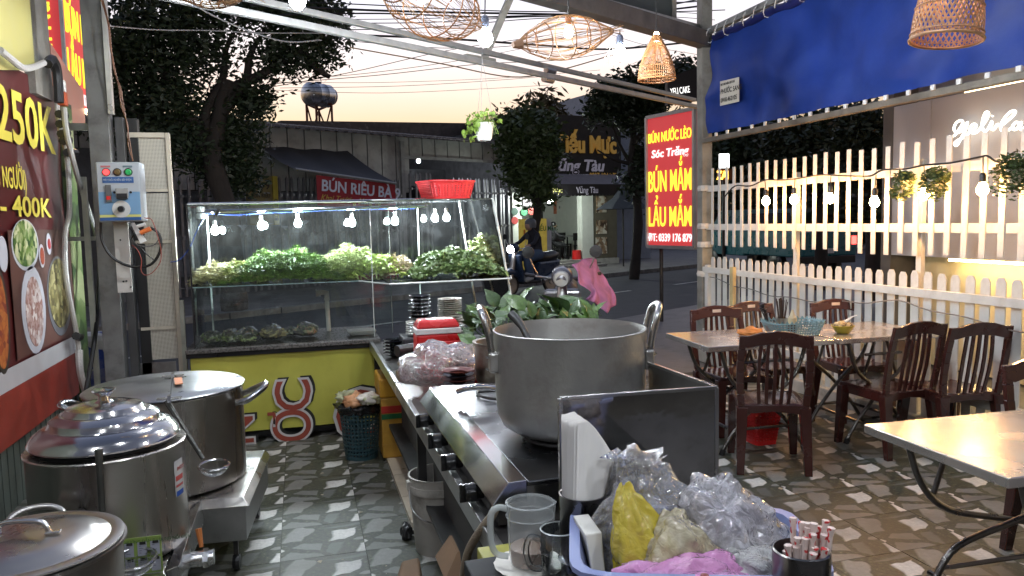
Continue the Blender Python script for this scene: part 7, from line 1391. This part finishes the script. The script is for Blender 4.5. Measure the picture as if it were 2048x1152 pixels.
# ============================================================= PLASTIC CHAIRS
def chair(lab, loc, rz, sticker=False):
    t_ = thing('plastic_chair', lab, 'chair', (0,0,0), 'brown plastic chairs')
    sb_ = MB(); n_ = 10; pr_ = []
    for i in range(n_+1):
        for j in range(n_+1):
            x = -.205+.41*i/n_; y = -.20+.41*j/n_; k_ = 1-.06*(j/n_); pr_.append((x*k_, y, .428-.016*math.sin(PI*i/n_)*math.sin(PI*j/n_)+.004*math.cos(i*PI)))
    sb_.add(pr_, [(i*(n_+1)+j,(i+1)*(n_+1)+j,(i+1)*(n_+1)+j+1,i*(n_+1)+j+1) for i in range(n_) for j in range(n_)]); s0_ = sb_.build('seat', brown, t_, smooth=40); s0_.modifiers.new('thickness','SOLIDIFY').thickness = .012
    ap = MB()
    for s_ in (-1,1): ap.hexa([(s_*.195-.006,-.19,.36),(s_*.195+.006,-.19,.36),(s_*.185+.006,.20,.36),(s_*.185-.006,.20,.36)], [(s_*.203-.006,-.2,.42),(s_*.203+.006,-.2,.42),(s_*.193+.006,.21,.42),(s_*.193-.006,.21,.42)])
    ap.prism([(-.2,.425),(-.2,.34),(-.15,.37),(0,.385),(.15,.37),(.2,.34),(.2,.425)], .012, Matrix(((1,0,0),(0,0,1),(0,1,0))), (0,.195,0)); ap.prism([(-.2,.425),(-.2,.34),(-.15,.37),(0,.385),(.15,.37),(.2,.34),(.2,.425)], .012, Matrix(((1,0,0),(0,0,1),(0,1,0))), (0,-.205,0)); ap.build('apron', brown, t_, bevel=.003)
    for sx_ in (-1,1):
        for sy_ in (-1,1):
            x1_, y1_ = sx_*.185, sy_*.185; x2_, y2_ = sx_*.20, sy_*.215+(-.02 if sy_ < 0 else 0)
            MB().hexa([(x2_-.022,y2_-.018,0),(x2_+.022,y2_-.018,0),(x2_+.022,y2_+.018,0),(x2_-.022,y2_+.018,0)], [(x1_-.034,y1_-.028,.41),(x1_+.034,y1_-.028,.41),(x1_+.034,y1_+.028,.41),(x1_-.034,y1_+.028,.41)]).build('leg', brown, t_, bevel=.004)
    def by(z): return -.195-.085*((z-.42)/.46)**1.2
    for s_ in (-1,1):
        pts = [(s_*(.19+.012*math.sin(PI*t)), by(.42+.43*t), .42+.43*t) for t in np.linspace(0,1,7)]; b_ = MB()
        for a, c_ in zip(pts[:-1], pts[1:]): b_.hexa([(a[0]-.020,a[1]-.012,a[2]),(a[0]+.020,a[1]-.012,a[2]),(a[0]+.020,a[1]+.012,a[2]),(a[0]-.020,a[1]+.012,a[2])], [(c_[0]-.022,c_[1]-.012,c_[2]),(c_[0]+.022,c_[1]-.012,c_[2]),(c_[0]+.022,c_[1]+.012,c_[2]),(c_[0]-.022,c_[1]+.012,c_[2])])
        b_.build('back_post', brown, t_, bevel=.003)
    arch = [(-.212,.80),(-.165,.785),(-.10,.80),(0,.81),(.10,.80),(.165,.785),(.212,.80),(.212,.862),(.16,.862),(.08,.885),(0,.892),(-.08,.885),(-.16,.862),(-.212,.862)]
    ar = MB(); ar.prism(arch, .02, Matrix(((1,0,0),(0,-.17,1),(0,1,0))), (0,-.158,0))
    v_ = [Vector((p[0], by(p[1])-.012, p[1])) for p in arch]; w2 = [p+Vector((0,.026,0)) for p in v_]; ar = MB(); nn2 = len(arch)
    ar.add(v_+w2, [tuple(range(nn2)), tuple(range(2*nn2-1, nn2-1, -1))]+[(i, nn2+i, nn2+(i+1) % nn2, (i+1) % nn2) for i in range(nn2)]); ar.build('top_rail', brown, t_, bevel=.005)
    for k_ in range(5):
        x_ = -.085+.0425*k_; b_ = MB(); pts = [(x_*(1+.12*math.sin(PI*t)), by(.43+.38*t)-.004*math.sin(PI*t)*3, .43+.38*t) for t in np.linspace(0,1,6)]
        for a, c_ in zip(pts[:-1], pts[1:]): b_.hexa([(a[0]-.010,a[1]-.006,a[2]),(a[0]+.010,a[1]-.006,a[2]),(a[0]+.010,a[1]+.006,a[2]),(a[0]-.010,a[1]+.006,a[2])], [(c_[0]-.010,c_[1]-.006,c_[2]),(c_[0]+.010,c_[1]-.006,c_[2]),(c_[0]+.010,c_[1]+.006,c_[2]),(c_[0]-.010,c_[1]+.006,c_[2])])
        b_.build('slat', brown, t_)
    if sticker: MB().bx(-.035,.035,by(.85)+.014,by(.85)+.017,.838,.862).build('maker_label', M('label_pale', (.65,.55,.48), .4), t_, bevel=.006)
    t_.location = loc; t_.rotation_euler.z = rz; return t_
ch0 = chair('dark brown plastic chair nearest the shiny steel box, its slatted back to the camera', (2.82,4.23,0), R_(-24))
for lab, loc, rz in (('brown plastic chair pulled up at the right table just right of the yellow bowl', (3.75,4.27,0), R_(3)),
                     ('brown plastic chair right beside the fence at the right table, back to the camera', (4.08,4.08,0), R_(-8))): dup(ch0, loc, rz, lab)
chs = chair('brown plastic chair at the far left corner of the tables, its label facing us', (3.06,5.04,0), R_(176), True)
for lab, loc, rz in (('brown plastic chair just behind the first one at the far side of the left table', (3.50,5.20,0), R_(184)),
                     ('reddish brown plastic chair on the far side of the tables behind the blue basket', (4.12,5.05,0), R_(172)),
                     ('brown plastic chair at the right edge of the photo behind the near table', (3.30,2.52,0), R_(176))): dup(chs, loc, rz, lab)
# ============================================================= FOLDING TABLES
tst = M('table_steel', (.66,.61,.56), .24, .8, var=.12, sc=3, bump=.16, bsc=7, dirt=.2, dcol=(.3,.25,.2), rvar=.08)
tube_m = M('tube_steel', (.16,.15,.14), .3, 1, var=.15, dirt=.25)
def table(lab, x0, x1, y0, y1, rz=0):
    cx_, cy_ = (x0+x1)/2, (y0+y1)/2; w_, d_ = x1-x0, y1-y0; t_ = thing('folding_table', lab, 'table', (0,0,0), 'stainless folding tables')
    MB().bx(-w_/2,w_/2,-d_/2,d_/2,.715,.75).build('table_top', tst, t_, bevel=.004)
    for sy_ in (-1,1):
        y_ = sy_*(d_/2-.10)
        for sx_ in (-1,1):
            yy2 = y_-sy_*.02*sx_; pts = [(sx_*(w_/2-.13),yy2,.71),(sx_*(w_/2-.20),yy2,.52),(sx_*(w_/2-.33),yy2,.40),(0,yy2,.33),(-sx_*(w_/2-.34),yy2,.26),(-sx_*(w_/2-.24),yy2,.14),(-sx_*(w_/2-.16),yy2,.02)]
            lg = MB().tube(smooth(pts, 5), .0135, 8).build('leg', tube_m, t_, smooth=70); MB().tube([(-sx_*(w_/2-.17),yy2,.035),(-sx_*(w_/2-.155),yy2,0)], .019, 8).build('rubber_foot', black, lg)
            MB().tube([(sx_*(w_/2-.34),yy2,.70),(sx_*(w_/2-.26),yy2,.47)], .011, 8).build('brace', tube_m, t_)
    for sx_ in (-1,1):
        MB().tube([(sx_*(w_/2-.13),-d_/2+.08,.70),(sx_*(w_/2-.13),d_/2-.08,.70)], .013, 8).build('cross_bar', tube_m, t_); MB().tube([(sx_*(w_/2-.25),-d_/2+.08,.15),(sx_*(w_/2-.25),d_/2-.08,.15)], .011, 8).build('cross_bar', tube_m, t_)
    for sy_ in (-1,1): MB().tube([(-w_/2+.26,sy_*(d_/2-.07),.62),(w_/2-.26,sy_*(d_/2-.07),.62)], .010, 8).build('stretcher', tube_m, t_); MB().tube([(-w_/2+.27,sy_*(d_/2-.10),.17),(w_/2-.27,sy_*(d_/2-.10),.17)], .010, 8).build('stretcher', tube_m, t_)
    t_.location = (cx_,cy_,0); t_.rotation_euler.z = rz; return t_
table('stainless folding table on the left holding the orange cloth and blue basket', 2.49, 3.39, 4.34, 5.00, R_(-3))
table('stainless folding table against the fence joined to the left one', 3.41, 4.22, 4.30, 4.96, R_(-1))
table('empty near stainless folding table at the lower right reflecting warm lamps', 2.10, 3.30, 1.83, 2.50, R_(-2))
# things on the far tables
bb = basket('blue_lace_basket', 'pale blue lacy plastic basket full of condiments on the far tables', 'basket', (3.27,4.62,.752), rrect(1,.7), .085, .155, .19, 60, 5, M('pale_blue_plastic', (.20,.33,.36), .4), hf=.6, zig=.022, rz=R_(-8), rim=.004)
def bottle(lab, p, body, cap):
    t_ = thing('sauce_bottle', lab, 'bottle', p); MB().lathe([(0,0),(.028,0),(.03,.01),(.03,.075),(.0,.075)], p, 16).build('sauce', body, t_, smooth=40); MB().lathe([(.0302,.0752),(.03,.12),(.022,.125),(.018,.135),(.006,.175),(0,.175)], p, 16).build('squeeze_cap', cap, t_, smooth=40)
bottle('squeeze bottle of dark sauce with pale nozzle standing in the blue basket', (3.22,4.55,.757), M('dark_sauce', (.05,.015,.01), .3), M('pale_cap', (.55,.45,.28), .4))
def caddy(lab, p, n_, ln_, r_):
    t_ = thing('chopstick_caddy', lab, 'chopstick caddy', p, 'chopstick and spoon caddies'); MB().lathe([(0,0),(.035,0),(.04,.10),(.037,.10),(.033,.005)], p, 18).build('cup', steeld, t_, smooth=40)
    for k_ in range(n_): a = rnd.uniform(0,6.28); q_ = rnd.uniform(0,.03); MB().tube([(p[0]+q_*.4*math.cos(a),p[1]+q_*.4*math.sin(a),p[2]+.01),(p[0]+q_*1.7*math.cos(a),p[1]+q_*1.7*math.sin(a),p[2]+ln_*rnd.uniform(.9,1.05))], r_, 5).build('chopstick', M('dark_wood_stick', (.05,.025,.015), .5), t_)
caddy('caddy of dark chopsticks standing behind the sauce bottle', (3.24,4.70,.757), 22, .235, .0035)
sp4 = thing('spoon_caddy', 'caddy of dark spoons leaning left in the blue basket', 'spoon caddy', (3.13,4.66,.757)); MB().lathe([(0,0),(.035,0),(.04,.08),(.033,.005)], (3.13,4.66,.757), 16).build('cup', steeld, sp4)
for k_ in range(9):
    a = rnd.uniform(2.2,4.4); tpp = Vector((3.13+.07*math.cos(a),4.66+.04*math.sin(a),.757+rnd.uniform(.12,.19))); MB().tube([(3.13,4.66,.77), tpp, tpp+Vector((-.012,0,.03))], [.004,.004,.014], 6).build('spoon', M('dark_spoon', (.04,.035,.035), .3, .5), sp4)
blob('crumpled white napkin in the blue basket', 'napkin', (3.30,4.55,.80), (.03,.025,.02), wplast, .5, 3, 0, nm='napkin', sub_=2)
blob('bright orange cloth crumpled on the left table beside the blue basket', 'cloth', (2.95,4.62,.775), (.085,.07,.035), M('orange_cloth', (.62,.22,.05), .7, var=.25, bump=.6, bsc=30), .45, 2, 2, nm='orange_cloth', ridge=1)
yb3 = thing('yellow_bowl', 'yellow bowl with leftover food and a spoon right of the blue basket', 'bowl', (3.60,4.52,.752)); MB().lathe([(0,0),(.04,0),(.05,.01),(.078,.055),(.074,.056),(.045,.015),(0,.012)], (3.60,4.52,.752), 28).build('bowl_body', M('yellow_glaze', (.50,.40,.04), .3), yb3, smooth=50)
o = blob(None, None, (3.60,4.52,.81), (.062,.058,.025), food('leftovers', (.08,.04,.02),(.5,.35,.15),(.7,.6,.45), 50), .5, 3, 4, nm='leftovers', sub_=3); o.data.transform(Matrix.Translation(-wloc(yb3))); o.parent = yb3
MB().tube([(3.61,4.51,.83),(3.66,4.50,.865),(3.69,4.49,.875)], [.012,.004,.004], 6).build('spoon', wplast, yb3)
rw = basket('red_waste_basket', 'small red waste basket with a bag liner under the left table', 'waste basket', (3.05,4.66,0), rrect(1,1), .25, .085, .115, 28, 9, red, hf=.4, solid=.2)
blob('thin pinkish liner bag spilling over the small red waste basket', 'bin liner', (3.05,4.66,.24), (.13,.12,.04), fpink, .4, 3, 14, nm='bin_liner')
tag(MB().bx(4.0,4.08,4.05,4.12,0.0,.015).build('crumpled_tissue', wplast, None, bevel=.006), 'crumpled white tissue on the tiles under the right table', 'tissue')
# ============================================================= FOREGROUND STAND
fs_ = thing('serving_stand', 'dark topped serving stand in the foreground holding the jug and tub', 'stand', (.7,1.3,0))
q0, q1 = Z(925,1131,.80), Z(1010,1119,.80)
MB().hexa([(.335,.85,.765),(1.05,.85,.765),(1.05,1.72,.765),(.335,1.70,.765)], [(.335,.85,.80),(1.05,.85,.80),(1.05,1.72,.80),(.335,1.70,.80)]).build('top', M('dark_worktop', (.010,.011,.012), .65, var=.3, spec=.25), fs_, bevel=.004)
for x_ in (.37,1.02):
    for y_ in (.88,1.68): MB().bx(x_-.02,x_+.02,y_-.02,y_+.02,0,.765).build('leg', dark, fs_)
ybx = thing('yellow_side_box', 'yellow plastic box with pale edge wedged below the stove front', 'box', (.5,1.85,.6)); a, b2 = Y(957,1096,1.9), Y(1012,1120,1.9)
MB().bx(a.x,a.x+.16,1.80,1.92,.45,a.z-.006).build('box_body', M('faded_yellow_box', (.36,.34,.05), .5, var=.2), ybx, bevel=.004); MB().bx(a.x-.006,a.x+.165,1.792,1.7985,a.z-.012,a.z+.002).build('box_rim', M('grey_rim', (.4,.4,.38), .5), ybx)
wx = tag(MB().hexa([Z(890,1160,.35),Z(925,1160,.35),Z(925,1160,.35)+Vector((0,.2,0)),Z(890,1160,.35)+Vector((0,.2,0))],[Z(915,1104,.42),Z(920,1104,.42),Z(920,1104,.42)+Vector((0,.15,0)),Z(915,1104,.42)+Vector((0,.15,0))]).build('cardboard_flap', M('brown_cardboard'), None), 'pointed brown cardboard flap beside the gas hose at the bottom', 'cardboard')
# jug
jz = .802; jc = Z(1062,1122,.815); jc = (jc.x, jc.y, 0)
jg = thing('measuring_jug', 'frosted plastic jug with a little brown tea standing on a saucer', 'jug', (jc[0],jc[1],jz))
frost = M('frosted_plastic', (.55,.58,.57), .35, alpha=.34, var=.04)
rj = .052
MB().lathe([(.0,jz+.012),(rj-.006,jz+.012),(rj-.003,jz+.03),(rj+.001,jz+.148),(rj+.003,jz+.150),(rj-.001,jz+.152),(rj-.003,jz+.145)], jc, 40, wob=lambda a, z: 1+(.10*math.exp(-((a-5.9)/.22)**2) if z > jz+.13 else 0)).build('jug_body', frost, jg, smooth=60)
MB().lathe([(rj+.0012,jz+.118),(rj+.003,jz+.12),(rj+.0012,jz+.122)], jc, 36).build('moulded_ring', frost, jg)
MB().lathe([(0,jz+.013),(rj-.008,jz+.013),(rj-.006,jz+.048),(0,jz+.048)], jc, 32).build('tea', M('weak_tea', (.22,.11,.05), .25, alpha=.75), jg, smooth=30)
du = rt*-1; du.z = 0; du.normalize(); jv = Vector(jc)
handle([jv+du*(rj)+Vector((0,0,jz+.135)),jv+du*(rj+.02)+Vector((0,0,jz+.138)),jv+du*(rj+.036)+Vector((0,0,jz+.12)),jv+du*(rj+.036)+Vector((0,0,jz+.06)),jv+du*(rj+.025)+Vector((0,0,jz+.032)),jv+du*(rj-.002)+Vector((0,0,jz+.025))], .0075, M('frosted_handle', (.50,.53,.51), .35, alpha=.6), jg)
sc4 = tag(MB().lathe([(0,jz+.002),(.05,jz+.002),(.078,jz+.010),(.080,jz+.012),(.05,jz+.008),(0,jz+.008)], (jc[0]-.005,jc[1]-.005,0), 40, wob=lambda a, z: 1+.015*math.sin(a*16)).build('saucer', M('white_scalloped_plate', (.66,.63,.56), .3), None, smooth=50), 'white scallop-edged saucer under the frosted jug', 'saucer')
# glass mug
gm_ = Z(1120,1165,.80); gc2 = (gm_.x, gm_.y-.0, 0)
gg = thing('glass_mug', 'clear ribbed glass mug with handle in front of the jug', 'glass mug', (gc2[0],gc2[1],jz)); clr = glass('mug_glass', (.92,.94,.93), refl=1.6, dust=.06)
MB().lathe([(0,jz+.004),(.034,jz+.002),(.040,jz+.02),(.041,jz+.115),(.0385,jz+.117),(.036,jz+.03),(0,jz+.014)], gc2, 48, wob=lambda a, z: 1+(.022*math.cos(a*12) if z < jz+.07 else 0)).build('mug_body', clr, gg, smooth=60)
MB().lathe([(.0395,jz+.116),(.0415,jz+.118),(.0395,jz+.120)], gc2, 40).build('lip', seal, gg, smooth=60); 
MB().lathe([(.0415,jz+.07),(.043,jz+.073),(.0415,jz+.076)], gc2, 40).build('ridge', clr, gg)
gv = Vector(gc2); handle([gv+du*.040+Vector((0,0,jz+.095)),gv+du*.062+Vector((0,0,jz+.10)),gv+du*.072+Vector((0,0,jz+.07)),gv+du*.062+Vector((0,0,jz+.035)),gv+du*.04+Vector((0,0,jz+.03))], .007, glass('mug_glass'), gg)
# napkin tin + napkins
nc = Z(1166,1125,.80); nc = (.575,1.565,0); pA3 = Z(1166,985,.985); nc = (pA3.x, pA3.y, 0)
ntn = thing('napkin_tin', 'cylindrical steel tin holding a tall roll of white napkins', 'tin', (nc[0],nc[1],jz)); MB().lathe([(0,jz),(.05,jz),(.051,jz+.005),(.051,jz+.18),(.053,jz+.183),(.049,jz+.183),(.049,jz+.17)], nc, 40).build('tin_body', M('old_tin', (.22,.21,.20), .32, 1, var=.2, sc=9, dirt=.4, dcol=(.05,.045,.04)), ntn, smooth=40)
pp = thing('napkin_roll', 'fan of white paper napkins standing in the steel tin', 'napkins', (nc[0],nc[1],jz+.17))
pv = MB(); nl = 26
for s_ in range(nl):
    t = s_/nl*2-1; xo = t*.052; ht = .185*(1-.35*max(0,t)**1.6)-.01*(t < -.9); cx_ = nc[0]+xo*.9; 
for lyr in range(15):
    dy = -.035+.005*lyr; hw = math.sqrt(max(.0004,.046**2-dy**2)); vs = []; nn3 = 14
    for i in range(nn3+1):
        u_ = -1+2*i/nn3; 
        for j in range(7):
            v_ = j/6; top = .185-.075*max(0,(u_+.15))**1.5-.002*math.sin(u_*3+lyr*1.7); fan = 1+.42*v_*(1 if u_ > 0 else .05)
            vs.append((nc[0]+hw*u_*fan+.004*v_, nc[1]+dy*(1+.3*v_)+.001*math.sin(u_*5+lyr*2), jz+.165+top*v_))
    pv.add(vs, [(i*7+j,(i+1)*7+j,(i+1)*7+j+1,i*7+j+1) for i in range(nn3) for j in range(6)])
pv.build('napkin_sheets', M('white_paper', (.86,.84,.81), .85, var=.03, sc=8, sub=.0), pp, smooth=60)
# tub with bags
tc4 = (.72,1.42,0)
tub = thing('blue_tub', 'pale blue-violet plastic tub full of plastic bags in the foreground', 'tub', (0,0,0)); tbm = M('lavender_blue_plastic', (.22,.26,.46), .4, var=.06)
rg = rrect(.225,.165,p=7); prf = [(.84,0),(.86,.01),(.98,.135),(1.05,.14),(1.05,.15),(.96,.15),(.83,.02),(0,.012)]
vs = []; nseg = 56
for (k_, z) in prf:
    for i in range(nseg): x, y = rg(i/nseg); vs.append((x*k_, y*k_, z))
tm2 = MB(); tm2.add(vs, [(j*nseg+i, j*nseg+(i+1) % nseg, (j+1)*nseg+(i+1) % nseg, (j+1)*nseg+i) for j in range(len(prf)-1) for i in range(nseg)]); tm2.build('tub_body', tbm, tub, smooth=50)
tub.location = (.715,1.33,.802); tub.rotation_euler.z = R_(-20)
bg1 = lambda *a, **k: blob(*a, **k)
TB = [((.66,1.40,.955),(.085,.065,.105), film('yellow_bag_film', (.95,.76,.06), .85, .4, .35), 'bright yellow plastic bag standing up at the left of the blue tub', 11, None, .38),
      ((.715,1.38,.93),(.10,.09,.07), film('cream_bag_film', (.92,.80,.48), .5, .5, .6), 'creamy yellowish plastic bag filling the middle of the blue tub', 12, None, .35),
      ((.745,1.49,.965),(.13,.10,.095), film('clear_bag_film2', (.93,.90,.85), .18, 1.0, .9), 'large clear knotted plastic bag rising above the tub', 13, ((.71,1.51,1.05),(-.015,.01,.035),.8), .4),
      ((.865,1.42,.950),(.12,.11,.085), film('lilac_white_film', (.96,.93,.97), .38, 1.0, .8), 'shiny lilac-white plastic bag at the right of the blue tub', 14, None, .4),
      ((.705,1.29,.905),(.12,.065,.045), film('pink_bag_film', (.95,.38,.76), .85, .4, .5), 'pink plastic bag at the front of the blue tub', 15, None, .4),
      ((.855,1.33,.905),(.085,.06,.04), film('white_bag_film', (.90,.88,.84), .55, .6, .7), 'crumpled whitish plastic bag in front of the lilac-white one', 16, None, .45),
      ((.69,1.63,.99),(.05,.045,.035), film('dull_bag_film', (.62,.60,.56), .4, .5), 'small crumpled bag behind the knotted one near the shiny steel box', 17, None, .5)]
TS_ = {11:(.75,(-.035,.02)), 13:(.55,(-.05,.02)), 14:(.5,(-.03,.01)), 12:(.35,(0,0))}
for c_, r_, mt, lb_, sd, kn, am_ in TB:
    dd_ = Vector((-.035,-.06,0)); kn = (Vector(kn[0])+dd_, kn[1], kn[2]) if kn else None
    blob(lb_, 'plastic bag', Vector(c_)+dd_, [q_*1.12 for q_ in r_], mt, am_*1.1, 1.35, sd, taper=TS_.get(sd,(0,0))[0], shear=TS_.get(sd,(0,(0,0)))[1], nm='plastic_bag', knot=kn, sub_=5, ridge=.55 if sd == 11 else 1.1, flat=False)
tag(MB().lathe([(0,.85),(.075,.85),(.095,.99),(.09,.995),(0,.99)], (.60,1.60,0), 5).build('white_carton', M('white_carton_mat', (.62,.60,.55), .6), None, bevel=.004), 'edge of a white carton behind the yellow bag', 'carton') if 0 else None
wcx = Z(1186,1010,.98); tag(MB().hexa([(.525,1.36,.86),(.55,1.36,.86),(.57,1.44,.86),(.545,1.44,.86)], [(.515,1.38,.965),(.55,1.38,.965),(.56,1.48,.965),(.525,1.48,.965)]).build('white_carton', M('white_carton_mat', (.62,.60,.55), .6), None, bevel=.003), 'white folded carton standing at the left rim of the blue tub', 'carton')
tag(MB().lathe([(0,.0),(.035,.01),(.045,.03),(.03,.052),(.012,.062),(.01,.068),(0,.068)], (.64,1.14,.895), 24).build('round_lid', M('cream_lid', (.62,.55,.42), .4), None, smooth=60), 'cream domed lid with a red tip at the bottom edge among the pink bag', 'lid')
tag(MB().lathe([(0,0),(.008,.0),(.007,.012),(0,.014)], (.64,1.14,.961), 12).build('lid_tip', M('dark_red_tip', (.2,.03,.03), .4), None, smooth=60), 'tiny dark red tip on the cream domed lid', 'lid tip')
# toothpick tin
tc5 = Z(1603,1097,1.0); TT = (tc5.x+.0, tc5.y, 0); rT = .0405*(tc5-CAM).dot(fw)/1.12
tt = thing('toothpick_tin', 'steel cup of paper-wrapped toothpicks in the bottom right of the foreground', 'cup', (TT[0],TT[1],.86)); MB().lathe([(0,.87),(rT-.003,.87),(rT,.875),(rT,.998),(rT-.003,1.0),(rT-.003,.99),(rT-.004,.88)], TT, 48).build('cup_body', M('old_tin'), tt, smooth=40)
prn = bpy.data.materials.new('wrapper_print'); prn.use_nodes = True; t = prn.node_tree; n = t.nodes; l = t.links; b = n['Principled BSDF']; b.inputs['Roughness'].default_value = .7
co = n.new('ShaderNodeTexCoord'); vo = n.new('ShaderNodeTexNoise'); vo.inputs['Scale'].default_value = 75; vo.inputs['Detail'].default_value = 1; l.new(co.outputs['Object'], vo.inputs[0]); mr = n.new('ShaderNodeMapRange'); l.new(vo.outputs[0], mr.inputs[0]); mr.inputs[1].default_value = .60; mr.inputs[2].default_value = .64
mx = n.new('ShaderNodeMix'); mx.data_type = 'RGBA'; l.new(mr.outputs[0], mx.inputs[0]); mx.inputs[6].default_value = (.62,.50,.45,1); mx.inputs[7].default_value = (.5,.03,.03,1); l.new(mx.outputs[2], b.inputs['Base Color'])
for k_ in range(30):
    a = rnd.uniform(0,6.28); q_ = rnd.uniform(0,.85)*rT; ox, oy = q_*math.cos(a), q_*math.sin(a); ox = ox*.75+.008; hh_ = rnd.uniform(.118,.160)*(1 if ox > 0 else .85); tx, ty = ox*1.35+.004, oy*1.2
    a0 = Vector((TT[0]+ox*.8, TT[1]+oy*.8, .89)); a1 = Vector((TT[0]+tx, TT[1]+ty, .89+hh_)); MB().tube([a0, a0.lerp(a1,.9), a1], [.0045,.005,.0072], 6).build('wrapped_toothpick', prn, tt)
tag(MB().lathe([(0,0),(.04,.0),(.055,.02),(.058,.024),(.03,.03),(0,.03)], Z(1170,1135,.83), 28).build('saucepan_lid', polish, None, smooth=50), 'small shiny steel lid beside the blue tub and the glass mug', 'lid')
sc5 = MB()
for k_ in range(46):
    x_, y_ = (rnd.uniform(2.2,4.1), rnd.uniform(2.9,5.6)) if k_ % 3 else (rnd.uniform(-.2,.45), rnd.uniform(3.4,5.7)); a = rnd.uniform(0,6.28); s_ = rnd.uniform(.006,.018)
    sc5.add([(x_+s_*math.cos(a+t_)*rnd.uniform(.5,1), y_+s_*math.sin(a+t_)*rnd.uniform(.5,1), .002+rnd.uniform(0,.006)) for t_ in (0,1.6,3.1,4.7)], [(0,1,2,3)])
lt5 = sc5.build('floor_litter', M('litter_bits', (.35,.30,.22), .8, var=.6, sc=3), None, kind='stuff'); tag(lt5, 'tiny scraps and crumbs scattered over the tiled floor', 'litter')
bpy.context.view_layer.update()
